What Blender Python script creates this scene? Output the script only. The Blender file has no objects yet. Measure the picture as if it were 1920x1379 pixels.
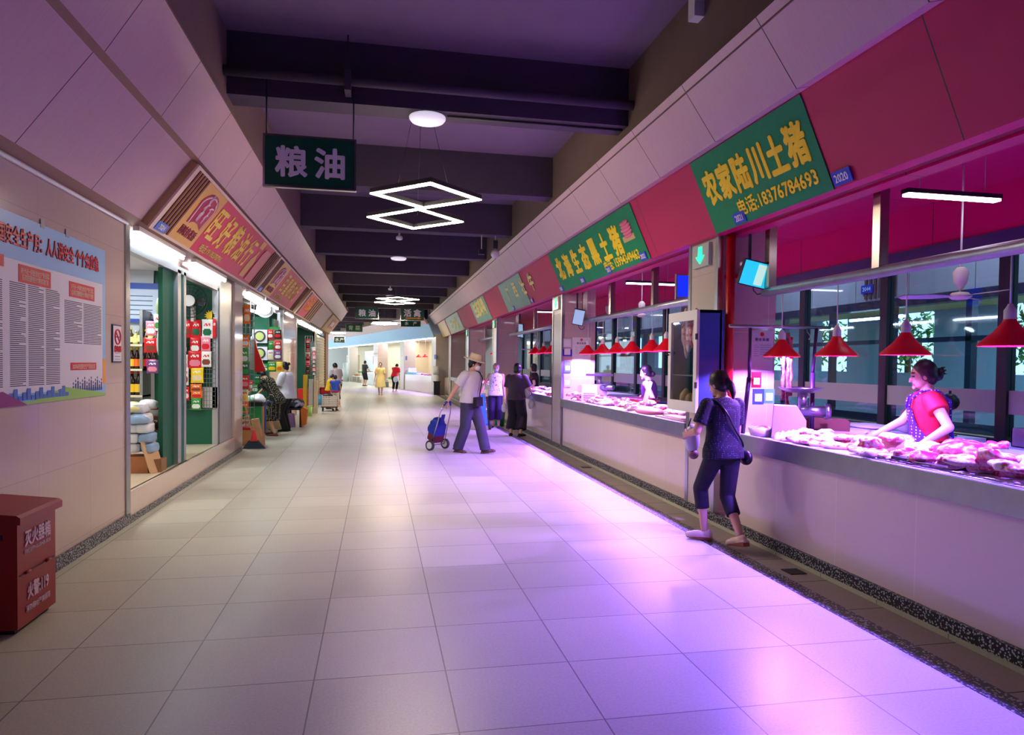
import bpy, bmesh, math, random
from mathutils import Vector, Matrix
random.seed(7)
SC = bpy.context.scene
COL = SC.collection
# ------------------------------------------------------------------ camera
IMW, IMH = 1920, 1379
FPX, CAMH, PX0, PY0 = 1300.0, 1.6, 960.0, 717.0
YAW, PITCH, ROLL = 0.19246463, math.radians(1.5), 0.012
_F = Vector((math.sin(YAW)*math.cos(PITCH), math.cos(YAW)*math.cos(PITCH), -math.sin(PITCH)))
_r = Vector((math.cos(YAW), -math.sin(YAW), 0)); _u = _r.cross(_F)
_R = _r*math.cos(ROLL)+_u*math.sin(ROLL); _U = _u*math.cos(ROLL)-_r*math.sin(ROLL)
CP = Vector((0, 0, CAMH))
cd = bpy.data.cameras.new('camera'); cam = bpy.data.objects.new('camera', cd); COL.objects.link(cam)
cam.matrix_world = Matrix(((_R.x, _U.x, -_F.x, 0), (_R.y, _U.y, -_F.y, 0), (_R.z, _U.z, -_F.z, CAMH), (0, 0, 0, 1)))
cd.sensor_fit = 'HORIZONTAL'; cd.sensor_width = 36; cd.lens = FPX/IMW*36
cd.shift_y = (PY0-IMH/2)/IMW; cd.clip_start = .05; cd.clip_end = 300
SC.camera = cam
def _ray(x, y): return _F+_R*((x-PX0)/FPX)-_U*((y-PY0)/FPX)
# where a line of sight meets a real plane of the hall (used to measure positions of things)
def onX(x, y, X): v = _ray(x, y); return CP+v*(X/v.x)
def onY(x, y, Y): v = _ray(x, y); return CP+v*(Y/v.y)
def onZ(x, y, Z=0.): v = _ray(x, y); return CP+v*((Z-CAMH)/v.z)
# ------------------------------------------------------------------ world, exposure
SC.view_settings.view_transform = 'Standard'; SC.view_settings.look = 'None'
SC.view_settings.exposure = 0.25; SC.view_settings.gamma = 1.0; SC.view_settings.use_curve_mapping = False
w = bpy.data.worlds.new('sky'); SC.world = w; w.use_nodes = True
bg = w.node_tree.nodes['Background']; bg.inputs[0].default_value = (.80, .92, 1.0, 1); bg.inputs[1].default_value = 2.2
SC.cycles.max_bounces = 7; SC.cycles.diffuse_bounces = 4; SC.cycles.glossy_bounces = 3
SC.cycles.transmission_bounces = 6; SC.cycles.transparent_max_bounces = 12
SC.cycles.sample_clamp_indirect = 4.0; SC.cycles.sample_clamp_direct = 0
SC.cycles.caustics_reflective = False; SC.cycles.caustics_refractive = False
SC.cycles.use_denoising = True
VIOLET = (.34, .15, 1.0)      # the butchers' lamps
BLUEV = (.17, .10, 1.0)       # the bluer ones at the near end
LAMP_W = 275.0                 # watts of one butcher's lamp
LED_E = 78.0                   # emission of the rhombus luminaires
TUBE_E = 36.0                 # emission of the shop tubes
# ------------------------------------------------------------------ colour / materials
def lin(c):
    c = c/255.
    return c/12.92 if c <= .04045 else ((c+.055)/1.055)**2.4
def L(rgb): return (lin(rgb[0]), lin(rgb[1]), lin(rgb[2]), 1)
MATS = {}
def mat(name, rgb=(200, 200, 200), rough=.5, metal=0, emit=None, es=0, alpha=1, trans=0, spec=.5, coat=0, noise=0, nscale=20, bump=0, ior=1.45):
    if name in MATS: return MATS[name]
    m = bpy.data.materials.new(name); m.use_nodes = True; nt = m.node_tree
    b = nt.nodes['Principled BSDF']; I = b.inputs
    I['Base Color'].default_value = L(rgb); I['Roughness'].default_value = rough; I['Metallic'].default_value = metal
    I['Specular IOR Level'].default_value = spec; I['Alpha'].default_value = alpha; I['Transmission Weight'].default_value = trans
    I['Coat Weight'].default_value = coat; I['IOR'].default_value = ior
    if emit: I['Emission Color'].default_value = L(emit); I['Emission Strength'].default_value = es
    if noise or bump:
        tc = nt.nodes.new('ShaderNodeTexCoord'); n = nt.nodes.new('ShaderNodeTexNoise')
        n.inputs['Scale'].default_value = nscale; n.inputs['Detail'].default_value = 4
        nt.links.new(tc.outputs['Object'], n.inputs['Vector'])
        if noise:
            mx = nt.nodes.new('ShaderNodeMix'); mx.data_type = 'RGBA'
            c = L(rgb); mx.inputs[6].default_value = (c[0]*(1-noise), c[1]*(1-noise), c[2]*(1-noise), 1)
            mx.inputs[7].default_value = (min(1, c[0]*(1+noise)), min(1, c[1]*(1+noise)), min(1, c[2]*(1+noise)), 1)
            nt.links.new(n.outputs['Fac'], mx.inputs[0]); nt.links.new(mx.outputs[2], I['Base Color'])
        if bump:
            bp = nt.nodes.new('ShaderNodeBump'); bp.inputs['Strength'].default_value = bump; bp.inputs['Distance'].default_value = .01
            nt.links.new(n.outputs['Fac'], bp.inputs['Height']); nt.links.new(bp.outputs['Normal'], I['Normal'])
    MATS[name] = m; return m
class NT:   # tiny node helper
    def __init__(s, m): s.nt = m.node_tree; s.b = s.nt.nodes['Principled BSDF']
    def n(s, t, **k):
        q = s.nt.nodes.new('ShaderNode'+t)
        for a, v in k.items(): setattr(q, a, v)
        return q
    def l(s, a, b): s.nt.links.new(a, b)
    def m(s, op, a, b=None, c=None):
        q = s.n('Math', operation=op)
        for i, v in enumerate((a, b, c)):
            if v is None: continue
            if isinstance(v, (int, float)): q.inputs[i].default_value = v
            else: s.l(v, q.inputs[i])
        return q.outputs[0]
    def mix(s, f, a, b):
        q = s.n('Mix', data_type='RGBA')
        for i, v in ((0, f), (6, a), (7, b)):
            if isinstance(v, (int, float)): q.inputs[i].default_value = v
            elif isinstance(v, tuple): q.inputs[i].default_value = v
            else: s.l(v, q.inputs[i])
        return q.outputs[2]
    def xyz(s):
        t = s.n('TexCoord'); x = s.n('SeparateXYZ'); s.l(t.outputs['Object'], x.inputs[0]); return t.outputs['Object'], x.outputs
def tilemat(name, rgb, rough, ax, size, off, joint=.004, jrgb=(90, 84, 80), var=.06, speck=.12, sscale=90, spec=.5, stagger=0, coat=0, big=0):
    m = mat(name, rgb, rough, spec=spec, coat=coat); h = NT(m); v, o = h.xyz(); I = h.b.inputs
    U = h.m('DIVIDE', h.m('SUBTRACT', o[ax[0]], off[0]), size[0])
    V = h.m('DIVIDE', h.m('SUBTRACT', o[ax[1]], off[1]), size[1])
    if stagger: V = h.m('ADD', V, h.m('MULTIPLY', h.m('FLOOR', U), stagger))
    fu, fv = h.m('FRACT', U), h.m('FRACT', V)
    ju = h.m('LESS_THAN', h.m('MINIMUM', fu, h.m('SUBTRACT', 1, fu)), joint/size[0])
    jv = h.m('LESS_THAN', h.m('MINIMUM', fv, h.m('SUBTRACT', 1, fv)), joint/size[1])
    J = h.m('MAXIMUM', ju, jv)
    cb = h.n('CombineXYZ'); h.l(h.m('FLOOR', U), cb.inputs[0]); h.l(h.m('FLOOR', V), cb.inputs[1])
    wn = h.n('TexWhiteNoise'); h.l(cb.outputs[0], wn.inputs['Vector'])
    ns = h.n('TexNoise'); ns.inputs['Scale'].default_value = sscale; ns.inputs['Detail'].default_value = 3; h.l(v, ns.inputs['Vector'])
    k = h.m('ADD', 1-var/2-speck/2, h.m('ADD', h.m('MULTIPLY', wn.outputs['Value'], var), h.m('MULTIPLY', ns.outputs['Fac'], speck)))
    if big:
        n2 = h.n('TexNoise'); n2.inputs['Scale'].default_value = 1.3; h.l(v, n2.inputs['Vector'])
        k = h.m('MULTIPLY', k, h.m('ADD', 1-big/2, h.m('MULTIPLY', n2.outputs['Fac'], big)))
    c = L(rgb); vm = h.n('VectorMath', operation='SCALE'); vm.inputs[0].default_value = c[:3]; h.l(k, vm.inputs['Scale'])
    h.l(h.mix(J, vm.outputs[0], L(jrgb)), I['Base Color'])
    h.l(h.m('ADD', rough-.05, h.m('MULTIPLY', wn.outputs['Value'], .1)), I['Roughness'])
    return m
def terrazzo(name, dark, chip, scale=55, thr=.42, rough=.4):
    m = mat(name, dark, rough); h = NT(m); v, o = h.xyz()
    vo = h.n('TexVoronoi'); vo.inputs['Scale'].default_value = scale; h.l(v, vo.inputs['Vector'])
    sp = h.n('SeparateColor'); h.l(vo.outputs['Color'], sp.inputs[0])
    f = h.m('MULTIPLY', h.m('LESS_THAN', vo.outputs['Distance'], thr), h.m('GREATER_THAN', sp.outputs[0], .3))
    h.l(h.mix(f, L(dark), L(chip)), h.b.inputs['Base Color']); return m
def grain(name, rgb, rough, ax, joints=None, amp=.16, fr=70, spec=.4):
    """cream board with a fine grain running up the board and a joint every so often along axis ax"""
    m = mat(name, rgb, rough, spec=spec); h = NT(m); v, o = h.xyz()
    mp = h.n('Mapping'); h.l(v, mp.inputs['Vector']); s = [4, 4, 4]; s[ax] = fr; mp.inputs['Scale'].default_value = s
    ns = h.n('TexNoise'); ns.inputs['Scale'].default_value = 1; ns.inputs['Detail'].default_value = 5; h.l(mp.outputs[0], ns.inputs['Vector'])
    k = h.m('ADD', 1-amp/2, h.m('MULTIPLY', ns.outputs['Fac'], amp))
    vm = h.n('VectorMath', operation='SCALE'); vm.inputs[0].default_value = L(rgb)[:3]; h.l(k, vm.inputs['Scale']); out = vm.outputs[0]
    if joints:
        f = h.m('FRACT', h.m('DIVIDE', h.m('SUBTRACT', o[ax], joints[1]), joints[0]))
        J = h.m('LESS_THAN', h.m('MINIMUM', f, h.m('SUBTRACT', 1, f)), .005/joints[0])
        out = h.mix(J, out, L((60, 45, 45)))
    h.l(out, h.b.inputs['Base Color']); return m
def dots(name, rgb, drgb, scale, r, rough=.8):
    m = mat(name, rgb, rough); h = NT(m); v, o = h.xyz()
    vo = h.n('TexVoronoi'); vo.inputs['Scale'].default_value = scale; vo.inputs['Randomness'].default_value = .25; h.l(v, vo.inputs['Vector'])
    h.l(h.mix(h.m('LESS_THAN', vo.outputs['Distance'], r), L(rgb), L(drgb)), h.b.inputs['Base Color']); return m
def blotch(name, cols, scale, rough=.5, thr=(.45, .6), bump=0, spec=.5):
    """colours of cols[0], cols[1], cols[2] in soft patches (meat and fat, flowers on cloth, leaves)"""
    m = mat(name, cols[0], rough, spec=spec); h = NT(m); v, o = h.xyz()
    ns = h.n('TexNoise'); ns.inputs['Scale'].default_value = scale; ns.inputs['Detail'].default_value = 3; h.l(v, ns.inputs['Vector'])
    rp = h.n('ValToRGB'); e = rp.color_ramp.elements; e[0].position = thr[0]; e[0].color = L(cols[0]); e[1].position = thr[1]; e[1].color = L(cols[1])
    if len(cols) > 2: q = e.new(min(1, thr[1]+.12)); q.color = L(cols[2])
    h.l(ns.outputs['Fac'], rp.inputs[0]); h.l(rp.outputs[0], h.b.inputs['Base Color'])
    return m
# ------------------------------------------------------------------ mesh building
WL = {}
def rotz(a): return Matrix.Rotation(a, 3, 'Z')
class MB:
    def __init__(s): s.v = []; s.f = []; s.m = []; s.s = []; s.mi = 0
    def add(s, vs, fs, sm=False):
        o = len(s.v); s.v += [Vector(p) for p in vs]
        for f in fs: s.f.append([o+i for i in f]); s.m.append(s.mi); s.s.append(sm)
        return s
    def box(s, x0, y0, z0, x1, y1, z1):
        x0, x1 = min(x0, x1), max(x0, x1); y0, y1 = min(y0, y1), max(y0, y1); z0, z1 = min(z0, z1), max(z0, z1)
        return s.add([(x0, y0, z0), (x1, y0, z0), (x1, y1, z0), (x0, y1, z0), (x0, y0, z1), (x1, y0, z1), (x1, y1, z1), (x0, y1, z1)],
                     [(0, 3, 2, 1), (4, 5, 6, 7), (0, 1, 5, 4), (1, 2, 6, 5), (2, 3, 7, 6), (3, 0, 4, 7)])
    def obox(s, c, size, M=None, taper=1):
        M = M or Matrix.Identity(3); c = Vector(c); h = Vector(size)/2; vs = []
        for z in (-1, 1):
            t = taper if z > 0 else 1
            for x, y in ((-1, -1), (1, -1), (1, 1), (-1, 1)): vs.append(c+M@Vector((x*h.x*t, y*h.y*t, z*h.z)))
        return s.add(vs, [(0, 3, 2, 1), (4, 5, 6, 7), (0, 1, 5, 4), (1, 2, 6, 5), (2, 3, 7, 6), (3, 0, 4, 7)])
    def quad(s, a, b, c, d): return s.add([a, b, c, d], [(0, 1, 2, 3)])
    def slab(s, a, b, c, d, t):
        """quad a-b-c-d thickened by vector t"""
        q = [Vector(p) for p in (a, b, c, d)]; t = Vector(t)
        return s.add(q+[p+t for p in q], [(0, 1, 2, 3), (7, 6, 5, 4), (0, 4, 5, 1), (1, 5, 6, 2), (2, 6, 7, 3), (3, 7, 4, 0)])
    def prism(s, poly, O, U, V, W):
        O, U, V, W = map(Vector, (O, U, V, W)); n = len(poly)
        a = [O+U*p[0]+V*p[1] for p in poly]; b = [p+W for p in a]
        return s.add(a+b, [tuple(range(n))[::-1], tuple(range(n, 2*n))]+[(i, (i+1) % n, n+(i+1) % n, n+i) for i in range(n)])
    def rings(s, rs, cap=True, sm=True, closed=False):
        n = len(rs[0]); o = len(s.v); s.v += [Vector(p) for r in rs for p in r]; k = len(rs)
        for j in range(k if closed else k-1):
            a = o+j*n; b = o+((j+1) % k)*n
            for i in range(n): s.f.append([a+i, a+(i+1) % n, b+(i+1) % n, b+i]); s.m.append(s.mi); s.s.append(sm)
        if cap and not closed:
            s.f.append([o+i for i in range(n)][::-1]); s.m.append(s.mi); s.s.append(False)
            s.f.append([o+(k-1)*n+i for i in range(n)]); s.m.append(s.mi); s.s.append(False)
        return s
    def cyl(s, p0, p1, r0, r1=None, n=14, cap=True, sm=True):
        r1 = r0 if r1 is None else r1; p0 = Vector(p0); p1 = Vector(p1); d = (p1-p0).normalized()
        a = d.cross(Vector((0, 0, 1)) if abs(d.z) < .9 else Vector((0, 1, 0))).normalized(); b = d.cross(a)
        cs = [(math.cos(2*math.pi*i/n), math.sin(2*math.pi*i/n)) for i in range(n)]
        return s.rings([[p+(a*c+b*q)*r for c, q in cs] for p, r in ((p0, r0), (p1, r1))], cap, sm)
    def tube(s, pts, r, n=7, closed=False):
        pts = [Vector(p) for p in pts]; k = len(pts); rs = []; a = None
        for i, p in enumerate(pts):
            d = (pts[(i+1) % k]-pts[i-1]) if closed else (pts[min(i+1, k-1)]-pts[max(i-1, 0)])
            d.normalize()
            if a is None: a = d.cross(Vector((0, 0, 1)) if abs(d.z) < .9 else Vector((0, 1, 0))).normalized()
            a = (a-d*a.dot(d)).normalized(); b = d.cross(a); rr = r[i] if isinstance(r, (list, tuple)) else r
            rs.append([p+(a*math.cos(2*math.pi*j/n)+b*math.sin(2*math.pi*j/n))*rr for j in range(n)])
        return s.rings(rs, True, True, closed)
    def lathe(s, prof, c=(0, 0, 0), n=20, cap=True, sx=1, sy=1, M=None):
        c = Vector(c); M = M or Matrix.Identity(3)
        return s.rings([[c+M@Vector((r*sx*math.cos(2*math.pi*i/n), r*sy*math.sin(2*math.pi*i/n), z)) for i in range(n)] for r, z in prof], cap)
    def ell(s, c, r, M=None, n=14, k=8):
        r = (r, r, r) if isinstance(r, (int, float)) else r; M = M or Matrix.Identity(3); c = Vector(c); rs = []
        for j in range(1, k):
            t = math.pi*j/k; rs.append([c+M@Vector((r[0]*math.sin(t)*math.cos(2*math.pi*i/n), r[1]*math.sin(t)*math.sin(2*math.pi*i/n), -r[2]*math.cos(t))) for i in range(n)])
        o = len(s.v); s.rings(rs, False); e = len(s.v)
        s.v += [c+M@Vector((0, 0, -r[2])), c+M@Vector((0, 0, r[2]))]; q = e-n
        for i in range(n):
            s.f.append([o+(i+1) % n, o+i, e]); s.m.append(s.mi); s.s.append(True)
            s.f.append([q+i, q+(i+1) % n, e+1]); s.m.append(s.mi); s.s.append(True)
        return s
    def mesh(s, name, mats, off=(0, 0, 0)):
        me = bpy.data.meshes.new(name); o = Vector(off)
        me.from_pydata([tuple(p-o) for p in s.v], [], s.f)
        for mm in (mats if isinstance(mats, (list, tuple)) else [mats]): me.materials.append(mm)
        me.polygons.foreach_set('material_index', s.m); me.polygons.foreach_set('use_smooth', s.s); me.update()
        return me
def wloc(o): return WL.get(o.name, Vector((0, 0, 0)))
def link(name, me, parent=None, loc=(0, 0, 0)):
    o = bpy.data.objects.new(name, me); COL.objects.link(o)
    if parent is not None: o.parent = parent
    o.location = loc; WL[o.name] = wloc(parent)+Vector(loc) if parent is not None else Vector(loc)
    return o
def tag(o, label, cat, group=None):
    o['label'] = label; o['category'] = cat
    if group: o['group'] = group
    return o
def thing(name, label, cat, loc=(0, 0, 0), rz=0, group=None):
    o = link(name, None, None, loc); o.rotation_euler = (0, 0, rz); o.empty_display_size = .05
    return tag(o, label, cat, group)
def part(name, mb, m, parent, label=None, world=False):
    """a mesh under its thing; world=True when mb holds hall coordinates"""
    o = link(name, mb.mesh(name, m, wloc(parent) if world else (0, 0, 0)), parent)
    if label: o['label'] = label
    return o
def wpart(name, mb, m, parent, label=None): return part(name, mb, m, parent, label, True)
def single(name, mb, m, label, cat, group=None, kind=None):
    x = [p.x for p in mb.v]; y = [p.y for p in mb.v]; z = min(p.z for p in mb.v)
    c = Vector(((min(x)+max(x))/2, (min(y)+max(y))/2, z))
    o = link(name, mb.mesh(name, m, c), None, c); tag(o, label, cat, group)
    if kind: o['kind'] = kind
    return o
def struct(name, mb, m, label=None, parent=None):
    o = link(name, mb.mesh(name, m), parent)
    if parent is None: o['kind'] = 'structure'
    if label: o['label'] = label
    return o
def dup(root, loc, rz=None, label=None, scale=None):
    r = root.copy(); COL.objects.link(r); r.location = loc; WL[r.name] = Vector(loc)
    if rz is not None: r.rotation_euler = (0, 0, rz)
    if label: r['label'] = label
    if scale: r.scale = (scale,)*3 if isinstance(scale, (int, float)) else scale
    for ch in list(root.children):
        c = ch.copy(); COL.objects.link(c); c.parent = r
        for g in ch.children:
            d = g.copy(); COL.objects.link(d); d.parent = c
    return r
def txt(s, size, O, U, V, m, parent=None, name='lettering', bold=0, xs=1., depth=.003, align='CENTER', space=1., wid=None):
    """lettering centred on O, reading along U with V up; wid fits its width"""
    cu = bpy.data.curves.new('t', 'FONT'); cu.body = s; cu.size = size; cu.align_x = align; cu.align_y = 'CENTER'
    cu.resolution_u = 2; cu.space_character = space; cu.extrude = depth/2
    ob = bpy.data.objects.new('t', cu); COL.objects.link(ob)
    dg = bpy.context.evaluated_depsgraph_get(); dg.update()
    me = bpy.data.meshes.new_from_object(ob.evaluated_get(dg)); bpy.data.objects.remove(ob); bpy.data.curves.remove(cu)
    U = Vector(U).normalized(); V = Vector(V).normalized(); N = U.cross(V); O = Vector(O)-(wloc(parent) if parent else Vector((0, 0, 0)))
    P = [v.co.copy() for v in me.vertices]; F = [list(p.vertices) for p in me.polygons]
    xsv = [p.x for p in P]; ysv = [p.y for p in P]
    cy = (min(ysv)+max(ysv))/2 if ysv else 0
    if wid and xsv: xs = wid/(max(xsv)-min(xsv))
    cx = (min(xsv)+max(xsv))/2 if (xsv and align == 'CENTER') else 0
    offs = [(0, 0)] if not bold else [(bold*a, bold*b) for a, b in ((0, 0), (1, 0), (-1, 0), (0, 1), (0, -1), (.7, .7), (-.7, .7), (.7, -.7), (-.7, -.7))]
    vs = []; fs = []
    for k, (a, b) in enumerate(offs):      # bold: the outline laid over itself
        o = len(vs); vs += [O+U*((p.x-cx)*xs+a)+V*(p.y-cy+b)+N*(p.z+depth/2+(.0003*k if p.z > 0 else 0)) for p in P]; fs += [[o+i for i in f] for f in F]
    me = bpy.data.meshes.new(name); me.from_pydata([tuple(p) for p in vs], [], fs)
    me.materials.clear(); me.materials.append(m); me.name = name
    return link(name, me, parent)
def lamp(name, kind, loc, watts, color, parent=None, size=.1, size_y=None, rot=None, spread=None):
    l = bpy.data.lights.new(name, kind); l.energy = watts; l.color = color
    if kind == 'AREA':
        l.size = size
        if size_y: l.shape = 'RECTANGLE'; l.size_y = size_y
        if spread: l.spread = spread
    else: l.shadow_soft_size = size
    o = bpy.data.objects.new(name, l); COL.objects.link(o)
    if parent is not None: o.parent = parent
    o.location = loc
    if rot: o.rotation_euler = rot
    return o
# ================================================================== the hall: setting
PI = math.pi
M_floor = tilemat('floor_paver', (190, 188, 170), .36, (0, 1), (.66, .615), (.36, 2.95), .0035, (120, 114, 110), .15, .42, 80, spec=.45, big=.12)
M_drain = tilemat('drain_paver', (150, 140, 130), .55, (1, 0), (.6, 2), (4.11, 2.1), .005, (40, 36, 34), .12, .3, 80)
M_terr = terrazzo('terrazzo_black', (22, 22, 30), (176, 176, 184), 62, .40)
M_terrg = terrazzo('terrazzo_grey', (58, 60, 66), (190, 190, 196), 62, .42)
M_wallL = tilemat('marble_pink', (206, 186, 176), .12, (1, 2), (.9, .62), (1.0, .14), .0025, (186, 168, 160), .05, .06, 3, spec=.5)
M_panel = tilemat('counter_tile', (226, 206, 196), .10, (1, 2), (.8, 3), (.35, -1), .003, (235, 220, 210), .03, .04, 3, spec=.5)
M_colpink = tilemat('column_pink', (206, 180, 172), .10, (0, 2), (2, .62), (0, .1), .003, (230, 215, 210), .04, .05, 3)
M_colstone = tilemat('column_stone', (196, 184, 170), .25, (1, 2), (4, .62), (0, .1), .002, (170, 158, 146), .03, .08, 8)
M_gl = grain('fascia_board', (204, 172, 176), .42, 1, (1.22, 5.04), .22, 75)
M_gr = grain('fascia_board_plain', (206, 176, 178), .42, 1, (1.22, 4.55), .18, 75)
M_brown = mat('soffit_brown', (150, 122, 104), .7, noise=.08, nscale=6)
M_side = mat('ceiling_side_brown', (112, 92, 80), .8, noise=.1, nscale=5)
M_ceil = mat('ceiling_paint', (112, 96, 116), .85, noise=.08, nscale=3)
M_beam = mat('beam_paint', (62, 52, 64), .8, noise=.1, nscale=4)
M_red = grain('fascia_red', (184, 24, 80), .55, 1, (2.24, 3.5), .06, 8)
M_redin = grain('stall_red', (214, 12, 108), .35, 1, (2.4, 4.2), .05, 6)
M_steel = mat('stainless', (176, 178, 182), .28, 1, noise=.06, nscale=3)
M_steelb = mat('stainless_brushed', (150, 152, 160), .38, 1, noise=.16, nscale=7)
M_white = mat('white_paint', (225, 225, 225), .6)
M_black = mat('black_frame', (26, 24, 34), .45)
M_glass = mat('glass', (225, 240, 240), .02, trans=1, ior=1.02, spec=.6)
_h = NT(M_glass); _g = _h.n('BsdfGlossy'); _g.inputs['Roughness'].default_value = .03
_t = _h.n('BsdfTransparent'); _t.inputs[0].default_value = (.60, .80, .96, 1)
_mx = _h.n('MixShader'); _fr = _h.n('LayerWeight'); _fr.inputs[0].default_value = .5
_h.l(_h.m('ADD', .05, _h.m('MULTIPLY', .6, _h.m('POWER', _fr.outputs['Facing'], 4))), _mx.inputs[0]); _h.l(_t.outputs[0], _mx.inputs[1]); _h.l(_g.outputs[0], _mx.inputs[2])
_h.l(_mx.outputs[0], _h.nt.nodes['Material Output'].inputs[0])
M_clear = M_glass.copy(); M_clear.name = 'glass_clear'; M_clear.node_tree.nodes[_t.name].inputs[0].default_value = (.95, .97, .97, 1)
Y0, Y1 = -7.0, 35.5
# floor, drain, kerb
struct('floor', MB().box(-9, Y0, -.2, 2.93, 90, 0).box(2.93, 36, -.2, 16, 90, 0).box(3.4, Y0, -.2, 16, 36, -.001), M_floor)
struct('floor_drain', MB().box(3.06, Y0, -.2, 3.46, 36, -.03), M_drain)
struct('trim_1', MB().box(2.93, Y0, -.2, 3.07, 36, .002), M_terr)                       # kerb along the drain
struct('trim_2', MB().box(3.415, Y0, -.05, 3.47, 35, .085), M_terr)                     # plinth of the counters
for yy in (2.0, 4.95, 10.55): single('drain_cover', MB().box(3.2, yy-.07, -.03, 3.34, yy+.07, -.024), mat('drain_iron', (52, 50, 48), .5, .6), 'small square iron grate in the drain strip, %s' % {2.0: 'nearest', 4.95: 'behind the near shopper', 10.55: 'before the second stall'}[yy], 'drain grate', 'drain grates')
struct('baseboard_left', MB().box(-2.42, Y0, 0, -2.345, 7.30, .10).box(-2.42, 7.30, 0, -2.345, 12.95, .06), M_terrg)
# left wall of polished stone with steel edge
struct('wall_left', MB().box(-2.6, Y0, 0, -2.37, 7.25, 2.93).box(-2.6, 12.45, 0, -2.37, 13.15, 2.93), M_wallL)
struct('wall_left_backing', MB().box(-6.2, Y0, 0, -6, 36, 5.0).box(-6.2, 7.2, 0, -2.6, 7.3, 2.95).box(-6.2, Y0, 0, -2.6, Y0+.1, 5), M_white)
struct('trim_3', MB().box(-2.42, 7.22, 0, -2.355, 7.33, 2.92), M_steel)
struct('trim_4', MB().tube([(-2.355, Y0, 2.9), (-2.355, 7.25, 2.9)], .018), mat('pipe_white', (215, 205, 225), .4))
struct('floor_shop', MB().box(-6, 7.33, 0, -2.40, 12.45, .30), tilemat('step_tile', (222, 206, 178), .15, (1, 0), (.8, .8), (0, 0), .003, (190, 176, 150), .06, .08, 4))
struct('trim_5', MB().box(-2.42, 7.33, .06, -2.37, 12.45, .30), M_panel)               # riser of the step
# left fascia: two leaning boards
LB0, LB1, LB2, LB3 = (-2.30, 2.985), (-1.84, 3.61), (-1.77, 3.62), (-1.45, 4.12)
def ext(poly, y0, y1): return MB().prism(poly, (0, y0, 0), (1, 0, 0), (0, 0, 1), (0, y1-y0, 0))
struct('wall_left_fascia', ext([LB0, LB1, (-1.9, 3.66), (-2.36, 3.035)], Y0, 35.2), M_gl)
struct('wall_left_fascia_upper', ext([LB2, LB3, (-1.5, 4.17), (-1.83, 3.67)], Y0, 35.6), M_gl)
struct('trim_6', ext([LB1, LB2, (-1.77, 3.68), (-1.9, 3.66)], Y0, 35.4), M_brown)
struct('trim_7', ext([(-2.37, 2.93), LB0, (-2.30, 3.04), (-2.6, 3.04), (-2.6, 2.93)], Y0, 35.2), M_brown)
struct('ceiling_side_left', MB().box(-1.6, Y0, 4.1, -1.45, 36, 4.95), M_side)
struct('ceiling_shop', MB().box(-6.1, Y0, 2.95, -2.42, 35, 3.03), M_white)
# ceiling and beams
struct('ceiling', MB().box(-7, Y0, 4.8, 16, 90, 5.0), M_ceil)
BEAM = MB()
by = 7.2
beams = [7.2+3.3*i for i in range(-4, 9)]
for i, y in enumerate(beams): struct('ceiling_beam', MB().box(-1.45, y, 4.19, 2.65, y+.32, 4.8), M_beam)
# right side: brown cheek, wood board, red board, soffit
RB0, RB1, RW0, RW1 = (3.35, 2.935), (3.043, 3.625), (2.94, 3.60), (2.61, 4.07)
struct('ceiling_side_right', MB().box(2.65, Y0, 4.0, 2.8, 36.6, 4.95), M_side)
struct('wall_right_fascia_upper', ext([RW0, RW1, (2.7, 4.09), (3.02, 3.64)], Y0, 36.5), M_gr)
struct('wall_right_fascia', ext([RB0, RB1, (3.1, 3.66), (3.42, 2.97)], Y0, 36.0), M_red)
struct('trim_8', ext([RW0, RB1, (3.1, 3.66), (3.0, 3.66)], Y0, 36.2), M_gr)
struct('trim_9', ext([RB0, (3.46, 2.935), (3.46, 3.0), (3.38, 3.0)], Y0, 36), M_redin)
struct('trim_10', ext([(3.46, 2.95), (3.56, 2.95), (3.56, 3.0), (3.46, 3.0)], Y0, 36), mat('slot_red', (120, 4, 24), .5))
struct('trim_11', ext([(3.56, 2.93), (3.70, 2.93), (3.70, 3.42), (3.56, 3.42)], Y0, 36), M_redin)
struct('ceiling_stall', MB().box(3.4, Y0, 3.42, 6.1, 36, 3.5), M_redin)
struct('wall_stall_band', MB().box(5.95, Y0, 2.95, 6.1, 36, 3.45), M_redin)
struct('trim_12', MB().box(5.92, Y0, 2.83, 6.1, 36, 2.95), mat('band_violet', (60, 42, 96), .3))
struct('wall_stall_base', MB().box(5.95, Y0, 0, 6.1, 36, .93), M_black)
# columns between the stalls
for i, (y, dy) in enumerate(((6.6, .66), (12.7, .7), (20.0, .7), (26.3, .75), (32.7, .9))):
    struct('column', MB().box(3.45, y, 0, 4.08, y+dy, 3.42), M_colpink, 'stone-clad square column between two meat stalls')
    struct('column_face', MB().box(3.425, y+.05, 0, 3.452, y+dy-.05, 2.94), M_colstone)
    struct('trim_%d' % (20+i), MB().box(3.415, y-.012, .08, 3.47, y+.05, 2.94).box(3.415, y+dy-.05, .08, 3.47, y+dy+.012, 2.94), M_steel)
# stall rear glazing: one window per bay
wn = 0
for k in range(-6, 16):
    y = 5.72+1.63*k; wn += 1
    if y > 36: break
    fr = struct('window_%d' % wn, MB().box(5.97, y-.06, .93, 6.07, y+.06, 2.85), M_black)
    struct('pane', MB().box(6.015, y+.06, .95, 6.025, y+1.57, 2.84), M_glass, None, fr)
    struct('frosted_strip', MB().box(6.0, y+.06, 1.17, 6.012, y+1.57, 1.40), mat('frost', (196, 200, 206), .5), None, fr)
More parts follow.
